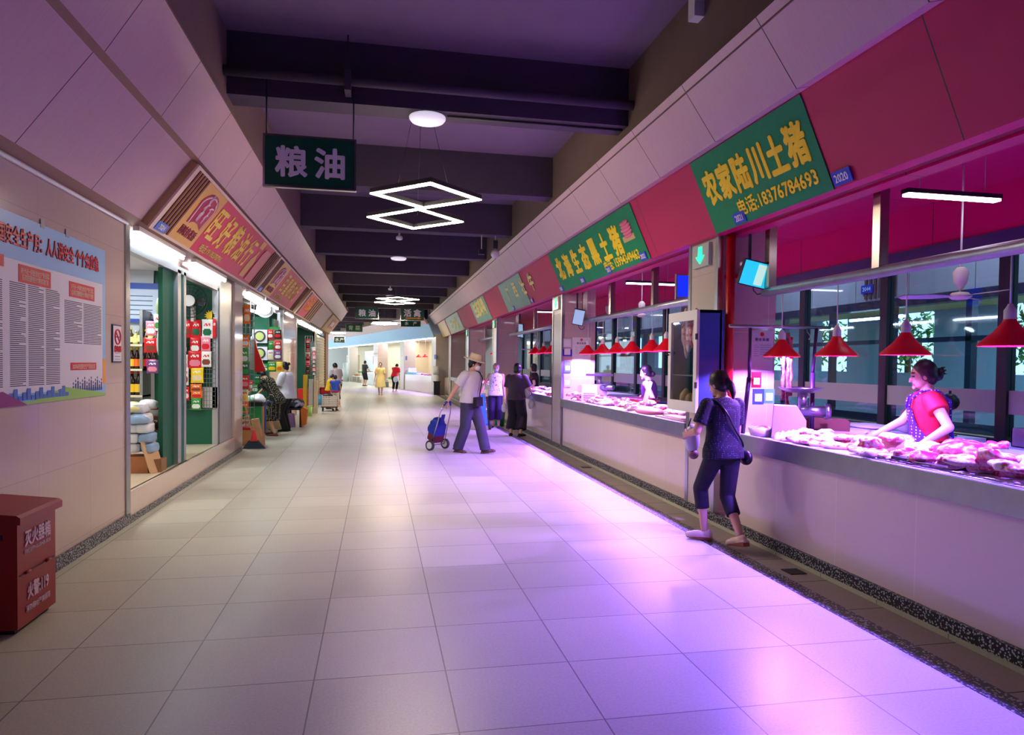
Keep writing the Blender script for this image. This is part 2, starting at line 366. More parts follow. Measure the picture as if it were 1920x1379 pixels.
# hall beyond the glass: another aisle with its own shop fronts
struct('wall_aisle_fascia', MB().prism([(8.1, 2.72), (8.1, 3.25), (8.3, 3.25), (8.3, 2.72)], (0, Y0, 0), (1, 0, 0), (0, 0, 1), (0, 43, 0)), M_gr)
struct('trim_13', MB().box(8.08, Y0, 2.58, 8.3, 36, 2.72).box(8.1, Y0, 0, 8.3, 36, .85), mat('aisle_frame', (36, 40, 66), .4))
for k in range(28):
    y = -5.2+1.5*k
    struct('window_%d' % (60+k), MB().box(8.1, y-.05, .85, 8.2, y+.05, 2.6).box(8.1, y, 2.0, 8.2, y+1.5, 2.07), mat('aisle_frame', (36, 40, 66), .4))
struct('wall_outer', MB().box(13, Y0, 0, 13.2, 37, 1.5).box(13, Y0, 3.0, 13.2, 37, 5), mat('outer_cream', (150, 164, 186), .7))
for k in range(14): struct('trim_%d' % (40+k), MB().box(13, -6+3.1*k, 1.5, 13.2, -4.3+3.1*k, 3), mat('outer_cream', (150, 164, 186), .7))
struct('ceiling_aisle', MB().box(8.3, Y0, 3.0, 13, 37, 3.1), grain('corrugated_cream', (206, 196, 140), .6, 1, (.25, 0), .1, 12))
struct('wall_back', MB().box(-6, Y0-.2, 0, 16, Y0, 5), M_white)
struct('wall_aisle_end', MB().box(4.1, 36.6, 0, 14, 36.8, 5), M_white)
# ================================================================== luminaires
M_led = mat('led_warm', (255, 244, 230), .4, emit=(255, 234, 206), es=LED_E)
M_tube = mat('tube_cool', (240, 250, 255), .4, emit=(226, 244, 255), es=TUBE_E)
M_tubev = mat('tube_stall', (250, 245, 255), .4, emit=(248, 238, 255), es=10)
def ringframe(mb, cx, cy, z, hx, hy, wd, h):
    """rhombus ring of square section"""
    o = [(cx-hx, cy), (cx, cy-hy), (cx+hx, cy), (cx, cy+hy)]; k = 1-wd/hx*1.35; q = 1-wd/hy*1.35
    n = [(cx-hx*k, cy), (cx, cy-hy*q), (cx+hx*k, cy), (cx, cy+hy*q)]
    for i in range(4):
        j = (i+1) % 4
        a, b, c, d = o[i], o[j], n[j], n[i]
        mb.add([(p[0], p[1], z) for p in (a, b, c, d)]+[(p[0], p[1], z+h) for p in (a, b, c, d)],
               [(0, 3, 2, 1), (4, 5, 6, 7), (0, 1, 5, 4), (1, 2, 6, 5), (2, 3, 7, 6), (3, 0, 4, 7)])
def rhombus_light(y, where, cx=.5, z=3.45, hx=.62, hy=.62):
    t = thing('rhombus_ceiling_light', 'glowing pair of LED rhombus rings, %s' % where, 'ceiling light', (cx, y, z), 0, 'rhombus ceiling lights')
    for q, yy in enumerate((-hy, hy*1.05)):
        a = MB(); ringframe(a, .03-.05*q, yy, .012, hx, hy*(1+.06*q), .062, .05)
        fr = wpart('housing', offset(a, t), M_black, t)
        b = MB(); ringframe(b, .03-.05*q, yy, 0, hx, hy*(1+.06*q), .062, .012); wpart('led_ring', offset(b, t), M_led, fr)
    for a, b in (((-.3, -hy*.9, .06), (-.06, -.1, 1.3)), ((.3, -hy*.9, .06), (.06, -.1, 1.3)), ((0, hy, .06), (0, 0, 1.3))): wpart('wire', offset(MB().cyl(a, b, .003, n=5), t), M_black, t)
    wpart('ceiling_rose', offset(MB().cyl((0, 0, 1.28), (0, 0, 1.35), .07), t), M_black, t)
    return t
def offset(mb, t):
    o = wloc(t); mb.v = [p+o for p in mb.v]; return mb
rhombus_light(8.45, 'nearest above the aisle')
rhombus_light(21.2, 'second from the front, before the small green signs', cx=.55)
rhombus_light(33.5, 'partly behind the small green signs', cx=.35)
rhombus_light(45.5, 'farthest, at the bend', cx=-2.6)
M_disc = mat('disc_diffuser', (240, 235, 245), .4, emit=(235, 228, 245), es=.55)
for y, z, lab in ((7.36, 4.19, 'under the nearest beam'), (17.3, 4.19, 'under a beam past the first LED rings'), (27.2, 4.19, 'above the small green signs'), (3.9, 4.8, 'on the ceiling overhead'), (30.5, 4.19, 'just above the small green signs')):
    t = thing('disc_light', 'round white ceiling disc light %s' % lab, 'ceiling light', (.50, y, z-.07), 0, 'round disc lights')
    wpart('diffuser', MB().lathe([(.05, z-.07), (.17, z-.065), (.19, z-.04), (.19, z-.02)], (.5, y, 0), 24), M_disc, t)
    wpart('base', MB().cyl((.5, y, z-.02), (.5, y, z), .15), M_white, t)
for y in (14.1, 24.0): single('smoke_detector', MB().lathe([(.03, 4.05), (.06, 4.06), (.07, 4.1), (.05, 4.13)], (.42, y, 0), 14).cyl((.42, y, 4.13), (.42, y, 4.19), .02), M_white, 'small white detector under a %s ceiling beam' % ('nearer' if y < 20 else 'farther'), 'detector', 'ceiling detectors')
t = thing('ceiling_pipe', 'dark painted pipe running across in front of the first beam', 'pipe', (.6, 7.05, 4.3))
wpart('pipe', MB().cyl((-1.45, 7.06, 4.36), (2.7, 7.06, 4.36), .05), M_beam, t)
wpart('hanger', MB().box(-.33, 7.0, 4.25, -.27, 7.2, 4.45).cyl((-.3, 7.06, 4.4), (-.3, 7.06, 4.8), .008), M_beam, t)
single('conduit', MB().cyl((.7, 7.30, 4.175), (2.62, 7.30, 4.175), .012), M_black, 'thin dark conduit under the nearest beam', 'conduit')
# cameras hanging by the right board
for x, y, z, lab in ((2.05, 13.9, 3.85, 'small black camera hanging on a thin rod'), (2.33, 13.9, 3.85, 'white dome camera hanging on a bracket')):
    t = thing('security_camera', lab+' beside the wood board', 'camera', (x, y, z), 0, 'ceiling cameras')
    wpart('rod', MB().cyl((x, y, z+.05), (x, y, 4.19), .01, n=8), M_white, t)
    if x < 2.2: wpart('body', MB().obox((x, y, z), (.12, .12, .1)), M_black, t)
    else: wpart('dome', MB().ell((x, y, z-.03), .09), M_white, t); wpart('bracket', MB().obox((x, y, z+.16), (.09, .09, .16)), M_black, t)
# tubes under the left fascia
for i, (ya, yb) in enumerate(((7.55, 9.2), (9.75, 11.6), (13.6, 15.2), (15.9, 17.5), (19.0, 20.6), (22.5, 25), (25.5, 28), (28.5, 31))):
    t = thing('tube_light', 'cool white tube light under the left fascia, %s' % ['nearest', 'second along', 'third along', 'fourth along', 'fifth along', 'sixth along', 'seventh along', 'farthest'][i], 'tube light', (-2.36, (ya+yb)/2, 2.82), 0, 'tubes under the left fascia')
    wpart('tube', MB().cyl((-2.36, ya, 2.855), (-2.36, yb, 2.855), .02), M_tube, t)
    wpart('batten', MB().box(-2.39, ya-.03, 2.88, -2.33, yb+.03, 2.93), M_white, t)
# pendant battens in the stalls
for i, (y, lab) in enumerate(((4.75, 'over the nearest stall counter'), (10.9, 'over the second stall'), (17.5, 'over the third stall'), (24.0, 'over the fourth stall'))):
    x = 4.45; t = thing('pendant_batten', 'slim white pendant light batten %s' % lab, 'pendant light', (x, y, 2.96), 0, 'pendant battens in the stalls')
    wpart('lens', MB().box(x-.42, y-.035, 2.945, x+.42, y+.035, 2.965), M_tubev, t)
    wpart('housing', MB().box(x-.43, y-.04, 2.965, x+.43, y+.04, 3.0), M_black, t)
    for e in (-.3, .3): wpart('wire', MB().cyl((x+e, y, 3.0), (x+e, y, 3.42), .003, n=5), M_white, t)
p = onX(1311, 14, 2.63)
single('wall_box', MB().box(2.56, p.y-.06, p.z-.1, 2.65, p.y+.06, p.z+.22), M_white, 'small pale box fixed high on the brown cheek of the ceiling, top of the photo', 'box')
# ================================================================== right: banners on the red board
from mathutils import noise as NZ
SLR = (Vector((RB1[0], 0, RB1[1]))-Vector((RB0[0], 0, RB0[1]))); HLR = SLR.length; VR = SLR.normalized(); UR = Vector((0, -1, 0)); NR = UR.cross(VR)
def fr_(y, t, d=0.): return Vector((RB0[0], y, RB0[1]))+VR*(HLR*t)+NR*d
def Yr(x, y): return onX(x, y, 3.35).y
M_bgreen = mat('banner_green', (0, 138, 74), .75, noise=.12, nscale=5)
M_bgreen2 = mat('banner_green_worn', (60, 130, 100), .35, noise=.35, nscale=6)
M_yel = mat('letter_yellow', (255, 226, 24), .6)
M_yelp = mat('letter_pale', (226, 218, 120), .5)
M_plate = mat('plate_blue', (34, 64, 196), .4)
M_lw = mat('letter_white', (252, 250, 255), .6)
M_pk = mat('meat_picture', (228, 120, 140), .5)
def banner(ya, yb, label, m, t0=.0, t1=.985):
    t = thing('stall_banner', label, 'banner', fr_((ya+yb)/2, .5))
    a, b, c, d = fr_(ya, t0, .004), fr_(yb, t0, .004), fr_(yb, t1, .004), fr_(ya, t1, .004)
    wpart('sheet', MB().slab(a, b, c, d, NR*.006), m, t); return t
t = banner(6.49, 4.66, 'green banner with big yellow characters and phone number, nearest on the red board', M_bgreen)
ch = '农家陆川土猪'
for i, c in enumerate(ch): txt(c, .34, fr_(6.26-i*.275, .575, .011), UR, VR, M_yel, t, 'character', .014, xs=.74)
txt('电话:18376784693', .16, fr_(5.36, .20, .011), UR, VR, M_yel, t, 'phone_number', .004, wid=1.16)
yb = Yr(1222, 484)
t = banner(12.35, yb, 'green banner with seven yellow characters and a picture of pork', M_bgreen)
n7 = 7
for i, c in enumerate('北海生态黑土猪'): txt(c, .42, fr_(11.95-i*(11.95-yb-.85)/6, .53, .011), UR, VR, M_yel, t, 'character', .018, xs=.82)
txt('电话: 15994349463', .17, fr_(yb+.95, .17, .011), UR, VR, M_yel, t, 'phone_number', .005, wid=1.35)
cut = MB()
for k in range(5): cut.ell(fr_(yb+.38-.02*(k % 2), .52+k*.055, .016), (.012, .19-.02*abs(k-2), .035), n=12, k=6)
wpart('meat_picture', cut, M_pk, t); wpart('board_picture', MB().slab(fr_(yb+.6, .42, .011), fr_(yb+.2, .42, .011), fr_(yb+.2, .52, .011), fr_(yb+.6, .52, .011), NR*.003), mat('board_tan', (206, 176, 110), .6), t)
ya, yb = Yr(955, 586), Yr(997, 570)
t = banner(ya, yb, 'worn green banner with four pale yellow characters, third along', M_bgreen2)
for i, c in enumerate('广西壮牛'): txt(c, .4, fr_(ya-.85-i*.85, .58, .011), UR, VR, M_yelp, t, 'character', .016)
ya, yb = Yr(897, 611), Yr(924, 601)
t = banner(ya, yb, 'worn green banner with dense pale writing, fourth along', M_bgreen2)
txt('生态鸡鸭', .55, fr_((ya+yb)/2, .62, .011), UR, VR, M_yelp, t, 'characters', .03, wid=abs(ya-yb)*.75)
ya, yb = Yr(847, 626), Yr(871, 620)
t = banner(ya, yb, 'pale green banner, fifth and last green one along', mat('banner_pale', (150, 176, 140), .4, noise=.2, nscale=4))
txt('土鸡', .5, fr_((ya+yb)/2, .5, .011), UR, VR, M_yelp, t, 'characters', .02, wid=abs(ya-yb)*.6)
t = banner(min(35.9, Yr(826, 636)), Yr(845, 627), 'yellowish banner at the far end of the board', mat('banner_sand', (214, 186, 130), .4, noise=.25, nscale=4))
def plate(y, s, d=.012, sz=(.2, .11), lab=''):
    t = thing('number_plate', 'small blue number plate reading %s%s' % (s, lab), 'number plate', fr_(y, .085), 0, 'stall number plates')
    a, b = y+sz[0]/2, y-sz[0]/2
    wpart('plate', MB().slab(fr_(a, .02, d), fr_(b, .02, d), fr_(b, .16, d), fr_(a, .16, d), NR*.008), M_plate, t)
    txt(s, .085, fr_(y, .09, d+.0085), UR, VR, M_lw, t, 'number', .001, xs=.85)
plate(4.53, '2020'); plate(5.98, '2021'); plate(Yr(1212, 482), '2022', lab=' at the end of the seven-character banner')
plate(Yr(1147, 507), '2023'); plate(Yr(1097, 527), '2024', lab=' on the right-hand banner'); plate(Yr(1057, 543), '2025', lab=' under the banner edge')
plate(Yr(1001, 567), '2026', lab=' beside the worn banner'); plate(Yr(966, 580), '2027', lab=' on the worn banner'); plate(Yr(873, 617), '2031', lab=' far along the board')
# ================================================================== counters
M_tray = mat('tray_white', (232, 228, 236), .45)
def counter(ya, yb, label):
    t = thing('meat_counter', label, 'counter', (3.86, (ya+yb)/2, -.03))
    wpart('panel', MB().box(3.45, ya, .08, 3.52, yb, .83).box(3.52, ya, -.03, 4.28, ya+.05, .9).box(3.52, yb-.05, -.03, 4.28, yb, .9), M_panel, t)
    wpart('steel_apron', MB().box(3.405, ya-.02, .80, 3.425, yb+.02, .955).box(3.425, ya, .80, 3.45, yb, .82), M_steelb, t, 'brushed steel front band')
    wpart('worktop', MB().box(3.425, ya, .90, 4.30, yb, .94).box(3.425, ya, .94, 3.44, yb, .958), M_tray, t)
    return t
counter(-2.5, 6.40, 'long tiled meat counter with a steel front band, nearest on the right')
counter(7.30, 12.66, 'tiled meat counter with a steel front band behind the near shopper')
counter(13.42, 19.7, 'third meat counter from the front, beside the shopper in grey')
counter(20.75, 26.0, 'fourth meat counter, behind the man in the straw hat')
counter(27.1, 32.5, 'far tiled counter past the man in the straw hat')
# ================================================================== rails, posts and red lamps
M_shade = mat('lamp_red', (244, 16, 34), .35)
M_bulb = mat('bulb_violet', (255, 220, 255), .4, emit=(226, 170, 255), es=14)
M_pipe = mat('wrapped_pipe', (176, 184, 196), .35, .6, noise=.25, nscale=12, bump=.4)
M_post = mat('post_steel', (166, 150, 146), .24, 1)
def make_lamp(col):
    t = thing('pendant_lamp', 'x', 'lamp', (0, 0, 0), 0, 'red pendant lamps over the meat')
    part('shade', MB().lathe([(.17, 0), (.165, .016), (.085, .09), (.042, .145), (.034, .165), (.028, .165), (.036, .143), (.078, .088), (.158, .014), (.163, 0), (.17, 0)], n=28, cap=False), M_shade, t)
    so = part('socket', MB().lathe([(.03, .155), (.034, .165), (.034, .22), (.022, .24), (.012, .26)], n=14), M_white, t)
    part('cord', MB().cyl((0, 0, .26), (0, 0, .60), .005, n=6), M_white, t)
    b = part('bulb', MB().lathe([(.0, .10), (.018, .101), (.026, .108), (.024, .118), (.018, .13), (.016, .15)], n=14), M_bulb, t)
    lamp('bulb_light', 'POINT', (0, 0, .07), LAMP_W, col, t, size=.02)
    return t
L0 = make_lamp(VIOLET); L1 = make_lamp(BLUEV); first = [True, True]
def lampat(x, y, z, lab, kind=0):
    q = (L0, L1)[kind]
    if first[kind]: q.location = (x, y, z); q['label'] = lab; first[kind] = False
    else: dup(q, (x, y, z), None, lab)
for i, (px, py) in enumerate(((1465, 679), (1568, 678), (1697, 672), (1892, 655))):
    p = onX(px, py, 3.8); lampat(p.x, p.y, 1.70 if i < 3 else 1.745, 'red cone pendant lamp over the nearest counter, %s' % ['before the hanging sausages', 'left of the woman in red', 'above the head of the woman in red', 'at the right edge of the photo'][i], int(i > 1))
for i, px in enumerate((1102, 1130, 1157, 1185, 1222, 1249)):
    p = onX(px, 662, 3.8); lampat(p.x, p.y, 1.80, 'red cone pendant lamp over the second counter, %s' % ['leftmost, by the violet pillar', 'second from the violet pillar', 'third from the violet pillar', 'fourth from the violet pillar', 'fifth, before the glass cabinet', 'half hidden by the glass cabinet'][i])
for i, px in enumerate((1003, 1019, 1034)):
    p = onX(px, 668, 3.8); lampat(p.x, p.y, 1.86, 'red cone pendant lamp above the third counter, %s' % ['leftmost', 'middle', 'beside the stone pillar'][i])
for i, px in enumerate((928, 936)):
    p = onX(px, 672, 3.8); lampat(p.x, p.y, 1.9, 'red cone pendant lamp over the fourth counter, %s of the pair' % ['left', 'right'][i])
lampat(3.8, .8, 1.74, 'red cone pendant lamp over the near counter beyond the right edge', 1)
def rail(ya, yb, z, posts, label):
    t = thing('hanging_rail', label, 'rail', (3.8, (ya+yb)/2, z))
    wpart('pipe', MB().cyl((3.8, ya, z), (3.8, yb, z), .045), M_pipe, t)
    for y in posts: wpart('post', MB().box(3.76, y-.04, z+.03, 3.84, y+.04, 3.42), M_post, t)
    return t
rail(-1, 6.35, 2.345, (1.5, 4.73, 6.25), 'silver wrapped pipe on steel posts above the nearest counter')
rail(7.6, 12.65, 2.41, (9.15, 10.95, 12.5), 'silver wrapped pipe on steel posts over the second counter')
rail(13.6, 19.8, 2.44, (14.6, 16.6, 18.9), 'silver wrapped pipe on steel posts over the third counter')
rail(20.9, 26.1, 2.48, (22.5, 24.5), 'silver wrapped pipe on steel posts over the fourth counter')
# small hanging fans
M_fan = mat('fan_blade', (196, 206, 232), .35)
def fan(x, y, z, a, lab):
    t = thing('hanging_fan', 'small white three-bladed hanging fan %s' % lab, 'fan', (x, y, z), a, 'hanging fans in the stalls')
    part('hub', MB().lathe([(.0, -.03), (.06, -.025), (.09, 0), (.06, .03), (.0, .04)], n=16), M_white, t)
    part('rod', MB().cyl((0, 0, .03), (0, 0, 3.42-z), .008, n=8), M_white, t)
    part('canopy', MB().lathe([(.02, .06), (.05, .12), (.06, .2), (.03, .24)], n=14), M_white, t)
    for k in range(3):
        M = rotz(k*2*PI/3); mb = MB()
        mb.add([M@Vector(p) for p in ((.07, -.03, -.005), (.2, -.065, -.012), (.42, -.055, -.012), (.46, 0, 0), (.42, .055, .012), (.2, .065, .012), (.07, .03, .005))], [(0, 1, 2, 3, 4, 5, 6)])
        n = len(mb.v); mb.add([p+Vector((0, 0, .006)) for p in mb.v], [(6, 5, 4, 3, 2, 1, 0)])
        part('blade', mb, M_fan, t)
p = onX(1800, 556, 4.75); fan(p.x, p.y, p.z, .5, 'behind the nearest lamps')
p = onX(1140, 595, 4.4); fan(p.x, p.y, p.z, .2, 'left over the second stall')
p = onX(1203, 592, 4.4); fan(p.x, p.y, p.z, .9, 'right over the second stall')
p = onX(1007, 656, 4.4); fan(p.x, p.y, p.z, .6, 'over the third stall')
# ================================================================== meat
def nz(p, s, seed): return NZ.noise(Vector((p[0]*s+seed*7.3, p[1]*s+seed*3.1, p[2]*s+seed*1.7)))
def blob(rx, ry, rz, seed, amp=.25, s=9, n=18, k=10, flat=True, boxy=1.):
    mb = MB().ell((0, 0, 0), (rx, ry, rz), n=n, k=k); q = []
    for p in mb.v:
        if boxy != 1: p = Vector([math.copysign(abs(c/r_)**boxy, c)*r_ for c, r_ in zip(p, (rx, ry, rz))])
        f = 1+amp*nz(p, s, seed); z = p.z*f
        if flat: z = max(z, -rz*.55)
        q.append(Vector((p.x*f, p.y*f, z+rz*.55)))
    mb.v = q; return mb
def ribs(seed):
    mb = MB(); n, k = 30, 7; top = []; bot = []
    for i in range(n):
        for j in range(k):
            u = i/(n-1)-.5; v = j/(k-1)-.5
            z = .09*math.cos(v*PI)*math.cos(u*2.2)+.012*math.cos(u*70)+.01*nz((u, v, 0), 6, seed)
            top.append(Vector((v*.26+.02*u, u*.5, max(z+.015, .012)))); bot.append(Vector((v*.26+.02*u, u*.5, max(z-.01, 0))))
    F = []; N = n*k
    for i in range(n-1):
        for j in range(k-1):
            a = i*k+j; F.append((a, a+1, a+k+1, a+k)); F.append((N+a, N+a+k, N+a+k+1, N+a+1))
    for i in range(n-1):
        F.append((i*k, i*k+k, N+i*k+k, N+i*k)); a = i*k+k-1; F.append((a+k, a, N+a, N+a+k))
    for j in range(k-1):
        F.append((j+1, j, N+j, N+j+1)); a = (n-1)*k+j; F.append((a, a+1, N+a+1, N+a))
    return mb.add(top+bot, F, True)
M_fat = blotch('meat_fat', ((248, 216, 214), (250, 232, 228), (214, 90, 110)), 17, .35, (.36, .5))
M_lean = blotch('meat_lean', ((200, 50, 80), (234, 140, 150), (250, 226, 222)), 18, .3, (.45, .56))
M_rib = blotch('meat_rib', ((246, 220, 216), (238, 190, 190), (196, 50, 80)), 22, .35, (.42, .58))
meatp = []
for i in range(4): meatp.append(('pork_slab', blob(.15, .10, .045, i+1, .55, 13, 30, 16), M_fat))
for i in range(4): meatp.append(('lean_cut', blob(.11, .075, .05, i+11, .5, 15, 28, 14), M_lean))
for i in range(2): meatp.append(('pork_belly', blob(.20, .06, .04, i+21, .45, 13, 34, 14), M_rib))
meshes = [(a, b.mesh(a, c)) for a, b, c in meatp]
def meat(i, x, y, z, rz, lab, grp, sc=1):
    nm, me = meshes[i]; o = link(nm, me, None, (x, y, z)); o.rotation_euler = (random.uniform(-.12, .12), random.uniform(-.12, .12), rz); o.scale = (sc,)*3
    return tag(o, lab, 'meat', grp)
KN = ('pale fatty pork slab', )*4+('dark red lean cut', )*4+('long streaky pork belly', )*2
def pile(ya, yb, n, where, sc=1, xa=3.55, xb=4.2, lift=.05):
    for k in range(n):
        i = random.randrange(10); y = ya+(yb-ya)*(k+random.random())/n; x = random.uniform(xa, xb)
        meat(i, x, y, .942+(random.random()**2)*lift, random.uniform(0, 6.3), '%s among the cuts on %s' % (KN[i], where), '%ss on %s' % (KN[i], where), sc*random.uniform(.8, 1.15))
pile(1.0, 3.3, 60, 'the nearest counter', .8, 3.55, 4.2, .12); pile(3.3, 4.7, 66, 'the nearest counter', .8, 3.55, 4.2, .13); pile(4.7, 5.7, 20, 'the nearest counter', .85, 3.52, 3.95, .07)
pile(8.6, 12.4, 56, 'the second counter', .9, 3.52, 4.15, .10); pile(14, 19.4, 40, 'the third counter', .85); pile(21.2, 25.8, 24, 'the fourth counter', .9)
rb = ribs(3).mesh('rib_rack', M_rib)
for (x, y, z, a, lab) in ((3.78, 4.55, 1.0, .25, 'big curved rack of ribs in front of the woman in red'), (3.9, 4.28, .99, -.3, 'rack of ribs right of the big curved rack'), (3.74, 5.55, .96, .9, 'rack of ribs near the mincer'), (3.85, 3.0, .99, .1, 'rack of ribs near the right photo edge')):
    o = link('rib_rack', rb, None, (x, y, z-.02)); o.rotation_euler = (0, 0, a); tag(o, lab, 'meat', 'rib racks')
single('ham', (lambda m: (setattr(m, 'v', [p+Vector((3.86, 3.95, .985)) for p in m.v]), m)[1])(blob(.17, .2, .09, 41, .2, 6)), M_lean, 'large red ham right of the rib rack on the nearest counter', 'meat')
single('pork_skin', (lambda m: (setattr(m, 'v', [p+Vector((4.02, 3.55, .98)) for p in m.v]), m)[1])(blob(.24, .16, .07, 43, .15, 5)), mat('pork_skin', (248, 232, 224), .35), 'large smooth white slab of pork behind the ham', 'meat')
# knives, trays on the nearest counter
M_blade = mat('knife_steel', (200, 200, 214), .2, 1); M_wood = mat('wood_brown', (104, 62, 40), .6, noise=.2, nscale=8); M_woodl = mat('wood_light', (196, 150, 104), .6, noise=.15, nscale=8)
t = thing('knife', 'long knife lying along the front edge of the nearest counter', 'knife', (3.5, 3.95, .98))
wpart('blade', MB().prism([(0, 0), (.34, 0), (.34, .05), (.06, .055)], (3.49, 3.7, .985), (0, 1, 0), (1, 0, 0), (0, 0, .004)), M_blade, t)
wpart('handle', MB().obox((3.515, 4.12, .985), (.03, .16, .02)), M_black, t)
single('wire_rack', (lambda m: [m.cyl((3.45, 2.2+.04*i, .962), (3.53, 2.2+.04*i, .962), .003, n=5) for i in range(60)] and m.cyl((3.45, 2.2, .962), (3.45, 4.56, .962), .004).cyl((3.53, 2.2, .962), (3.53, 4.56, .962), .004))(MB()), M_steel, 'narrow wire grid along the front edge of the nearest counter', 'rack')
# hanger stand with rod and sausages
t = thing('hanging_stand', 'steel rod on two dark poles standing at the end of the nearest counter', 'stand', (3.95, 6.1, .94))
wpart('rod', MB().cyl((3.3, 6.12, 1.99), (4.33, 6.05, 1.99), .016), M_steel, t)
wpart('pole', MB().cyl((4.12, 6.0, .95), (4.16, 6.06, 1.55), .022).cyl((4.16, 6.06, 1.55), (4.19, 6.06, 1.99), .016), mat('pole_violet', (60, 40, 70), .4, .5), t)
wpart('pole', MB().cyl((3.52, 6.22, .95), (3.52, 6.12, 1.5), .022).cyl((3.52, 6.12, 1.5), (3.52, 6.12, 1.99), .016), mat('pole_violet', (60, 40, 70), .4, .5), t)
wpart('foot', MB().obox((4.12, 6.0, .955), (.3, .12, .02)), mat('pole_violet', (60, 40, 70), .4, .5), t)
wpart('hook', MB().tube([(4.08, 6.06, 1.99), (4.08, 6.04, 1.94), (4.1, 6.02, 1.9), (4.07, 6.0, 1.87)], .005), M_steel, t)
M_saus = blotch('sausage', ((150, 40, 56), (200, 110, 120)), 30, .4, (.4, .6))
for i, (x, z0, n) in enumerate(((3.90, 1.28, 9), (3.95, 1.17, 11), (3.98, 1.32, 8))):
    mb = MB()
    mb.tube([(x+.006*math.sin(k*1.9+i), 6.15, z0+k*.064) for k in range(n+2)], [.017+.004*math.sin(k*2.4) for k in range(n+2)], 10)
    single('sausage_string', mb, M_saus, 'string of red sausages hanging behind the lamp, %s' % ['left', 'middle and longest', 'right'][i], 'sausage', 'hanging sausage strings')
# mincer
t = thing('meat_mincer', 'grey meat mincer with a pan on top, at the end of the nearest counter', 'mincer', (3.85, 5.9, .94))
M_mince = mat('mincer_grey', (190, 180, 200), .35, .3)
wpart('body', MB().prism([(-.16, 0), (.14, 0), (.14, .17), (.06, .30), (-.14, .30)], (3.86, 5.98, .945), (.85, -.5, 0), (0, 0, 1), (-.14, -.24, 0)), M_mince, t)
wpart('pan', MB().lathe([(.12, 1.36), (.2, 1.4), (.205, 1.41), (.19, 1.405), (.11, 1.37)], (3.98, 5.98, 0), 20), M_steel, t)
wpart('neck', MB().cyl((4.0, 5.97, 1.2), (4.0, 5.97, 1.37), .045), M_steel, t)
wpart('outlet', MB().cyl((3.93, 5.9, 1.19), (4.13, 5.78, 1.19), .05).cyl((4.11, 5.79, 1.19), (4.15, 5.77, 1.19), .075), M_steel, t)
t = thing('tub', 'white plastic tub of red meat beside the mincer', 'tub', (3.56, 6.0, .94))
wpart('tub', MB().lathe([(.09, .945), (.12, 1.03), (.115, 1.03), (.085, .955)], (3.58, 6.0, 0), 18), mat('tub_white', (240, 220, 235), .4), t)
wpart('meat', MB().ell((3.58, 6.0, 1.0), (.09, .09, .05)), M_lean, t)
single('chopping_board', MB().prism([(-.2, 0), (.2, 0), (.2, .09), (.17, .12), (-.17, .12), (-.2, .09)], (4.3, 6.02, .99), (.7, -.7, 0), (0, 0, 1), (.025, .025, 0)), M_wood, 'dark wooden board standing upright behind the cuts', 'board')
single('meat_tray', MB().box(4.0, 5.2, .942, 4.28, 5.75, 1.0), mat('tray_pink', (230, 150, 190), .4), 'pink plastic tray between the mincer and the woman in red', 'tray')
# partition furniture: licences, plates, pipe
def licence(y, xa, xb, za, zb, lab, words=True):
    t = thing('licence_poster', lab, 'poster', ((xa+xb)/2, y, za))
    wpart('sheet', MB().box(xa, y-.006, za, xb, y, zb), mat('paper_licence', (244, 236, 246), .5), t)
    w_, h_ = xb-xa, zb-za; mk = MB()
    for k in range(7): mk.box(xa+w_*(.42 if k < 5 else .6), y-.009, zb-h_*(.36+.055*k), xa+w_*(.92 if k != 3 else .7), y-.006, zb-h_*(.352+.055*k))
    for k in range(6): mk.box(xa+w_*.14, y-.009, zb-h_*(.36+.05*k), xa+w_*(.36 if k % 2 else .3), y-.006, zb-h_*(.354+.05*k))
    wpart('print', mk, mat('print_grey', (150, 130, 170), .6), t)
    wpart('emblem', MB().cyl((xa+w_/2, y-.010, zb-h_*.09), (xa+w_/2, y-.006, zb-h_*.09), h_*.05, n=16), mat('emblem_red', (224, 30, 40), .5), t)
    if words: txt('营业执照', h_*.075, ((xa+xb)/2, y-.007, zb-h_*.22), (1, 0, 0), (0, 0, 1), mat('print_grey', (150, 130, 170), .6), t, 'heading', .001, space=1.6)
licence(6.6, 3.80, 4.06, 1.55, 1.98, 'white licence sheet with a red emblem on the nearest violet pillar')
licence(12.7, 3.63, 3.99, 1.62, 2.12, 'white licence sheet with a red emblem on the second violet pillar')
def qplate(x, y, z, w_, h_, rgb, lab, tilt=0):
    t = thing('pay_card', lab, 'card', (x, y, z), 0, 'payment cards on the pillars')
    wpart('card', MB().box(x-w_/2, y-.01, z, x+w_/2, y, z+h_), mat('card_%d_%d_%d' % rgb, rgb, .4), t)
    wpart('window', MB().box(x-w_*.33, y-.013, z+h_*.2, x+w_*.33, y-.01, z+h_*.2+w_*.66), mat('paper_licence', (244, 236, 246), .5), t)
qplate(3.575, 6.09, 1.40, .10, .15, (214, 30, 50), 'red payment card on the dark pole'); qplate(3.585, 6.07, 1.24, .11, .15, (40, 80, 190), 'blue payment card below the red one')
qplate(3.70, 6.07, 1.25, .11, .14, (70, 160, 180), 'teal payment card beside the blue one')
qplate(3.53, 12.69, 1.93, .15, .16, (235, 225, 245), 'white notice at the top of the second violet pillar'); qplate(3.53, 12.69, 1.76, .18, .13, (40, 40, 190), 'dark blue notice on the second violet pillar')
qplate(3.54, 12.69, 1.45, .13, .22, (70, 110, 200), 'pale blue card on the second violet pillar'); qplate(3.54, 12.69, 1.18, .13, .2, (190, 170, 210), 'mauve card lowest on the second violet pillar')
t = thing('red_pipe', 'red vertical pipe at the corner of the nearest pillar', 'pipe', (3.5, 6.5, .94))
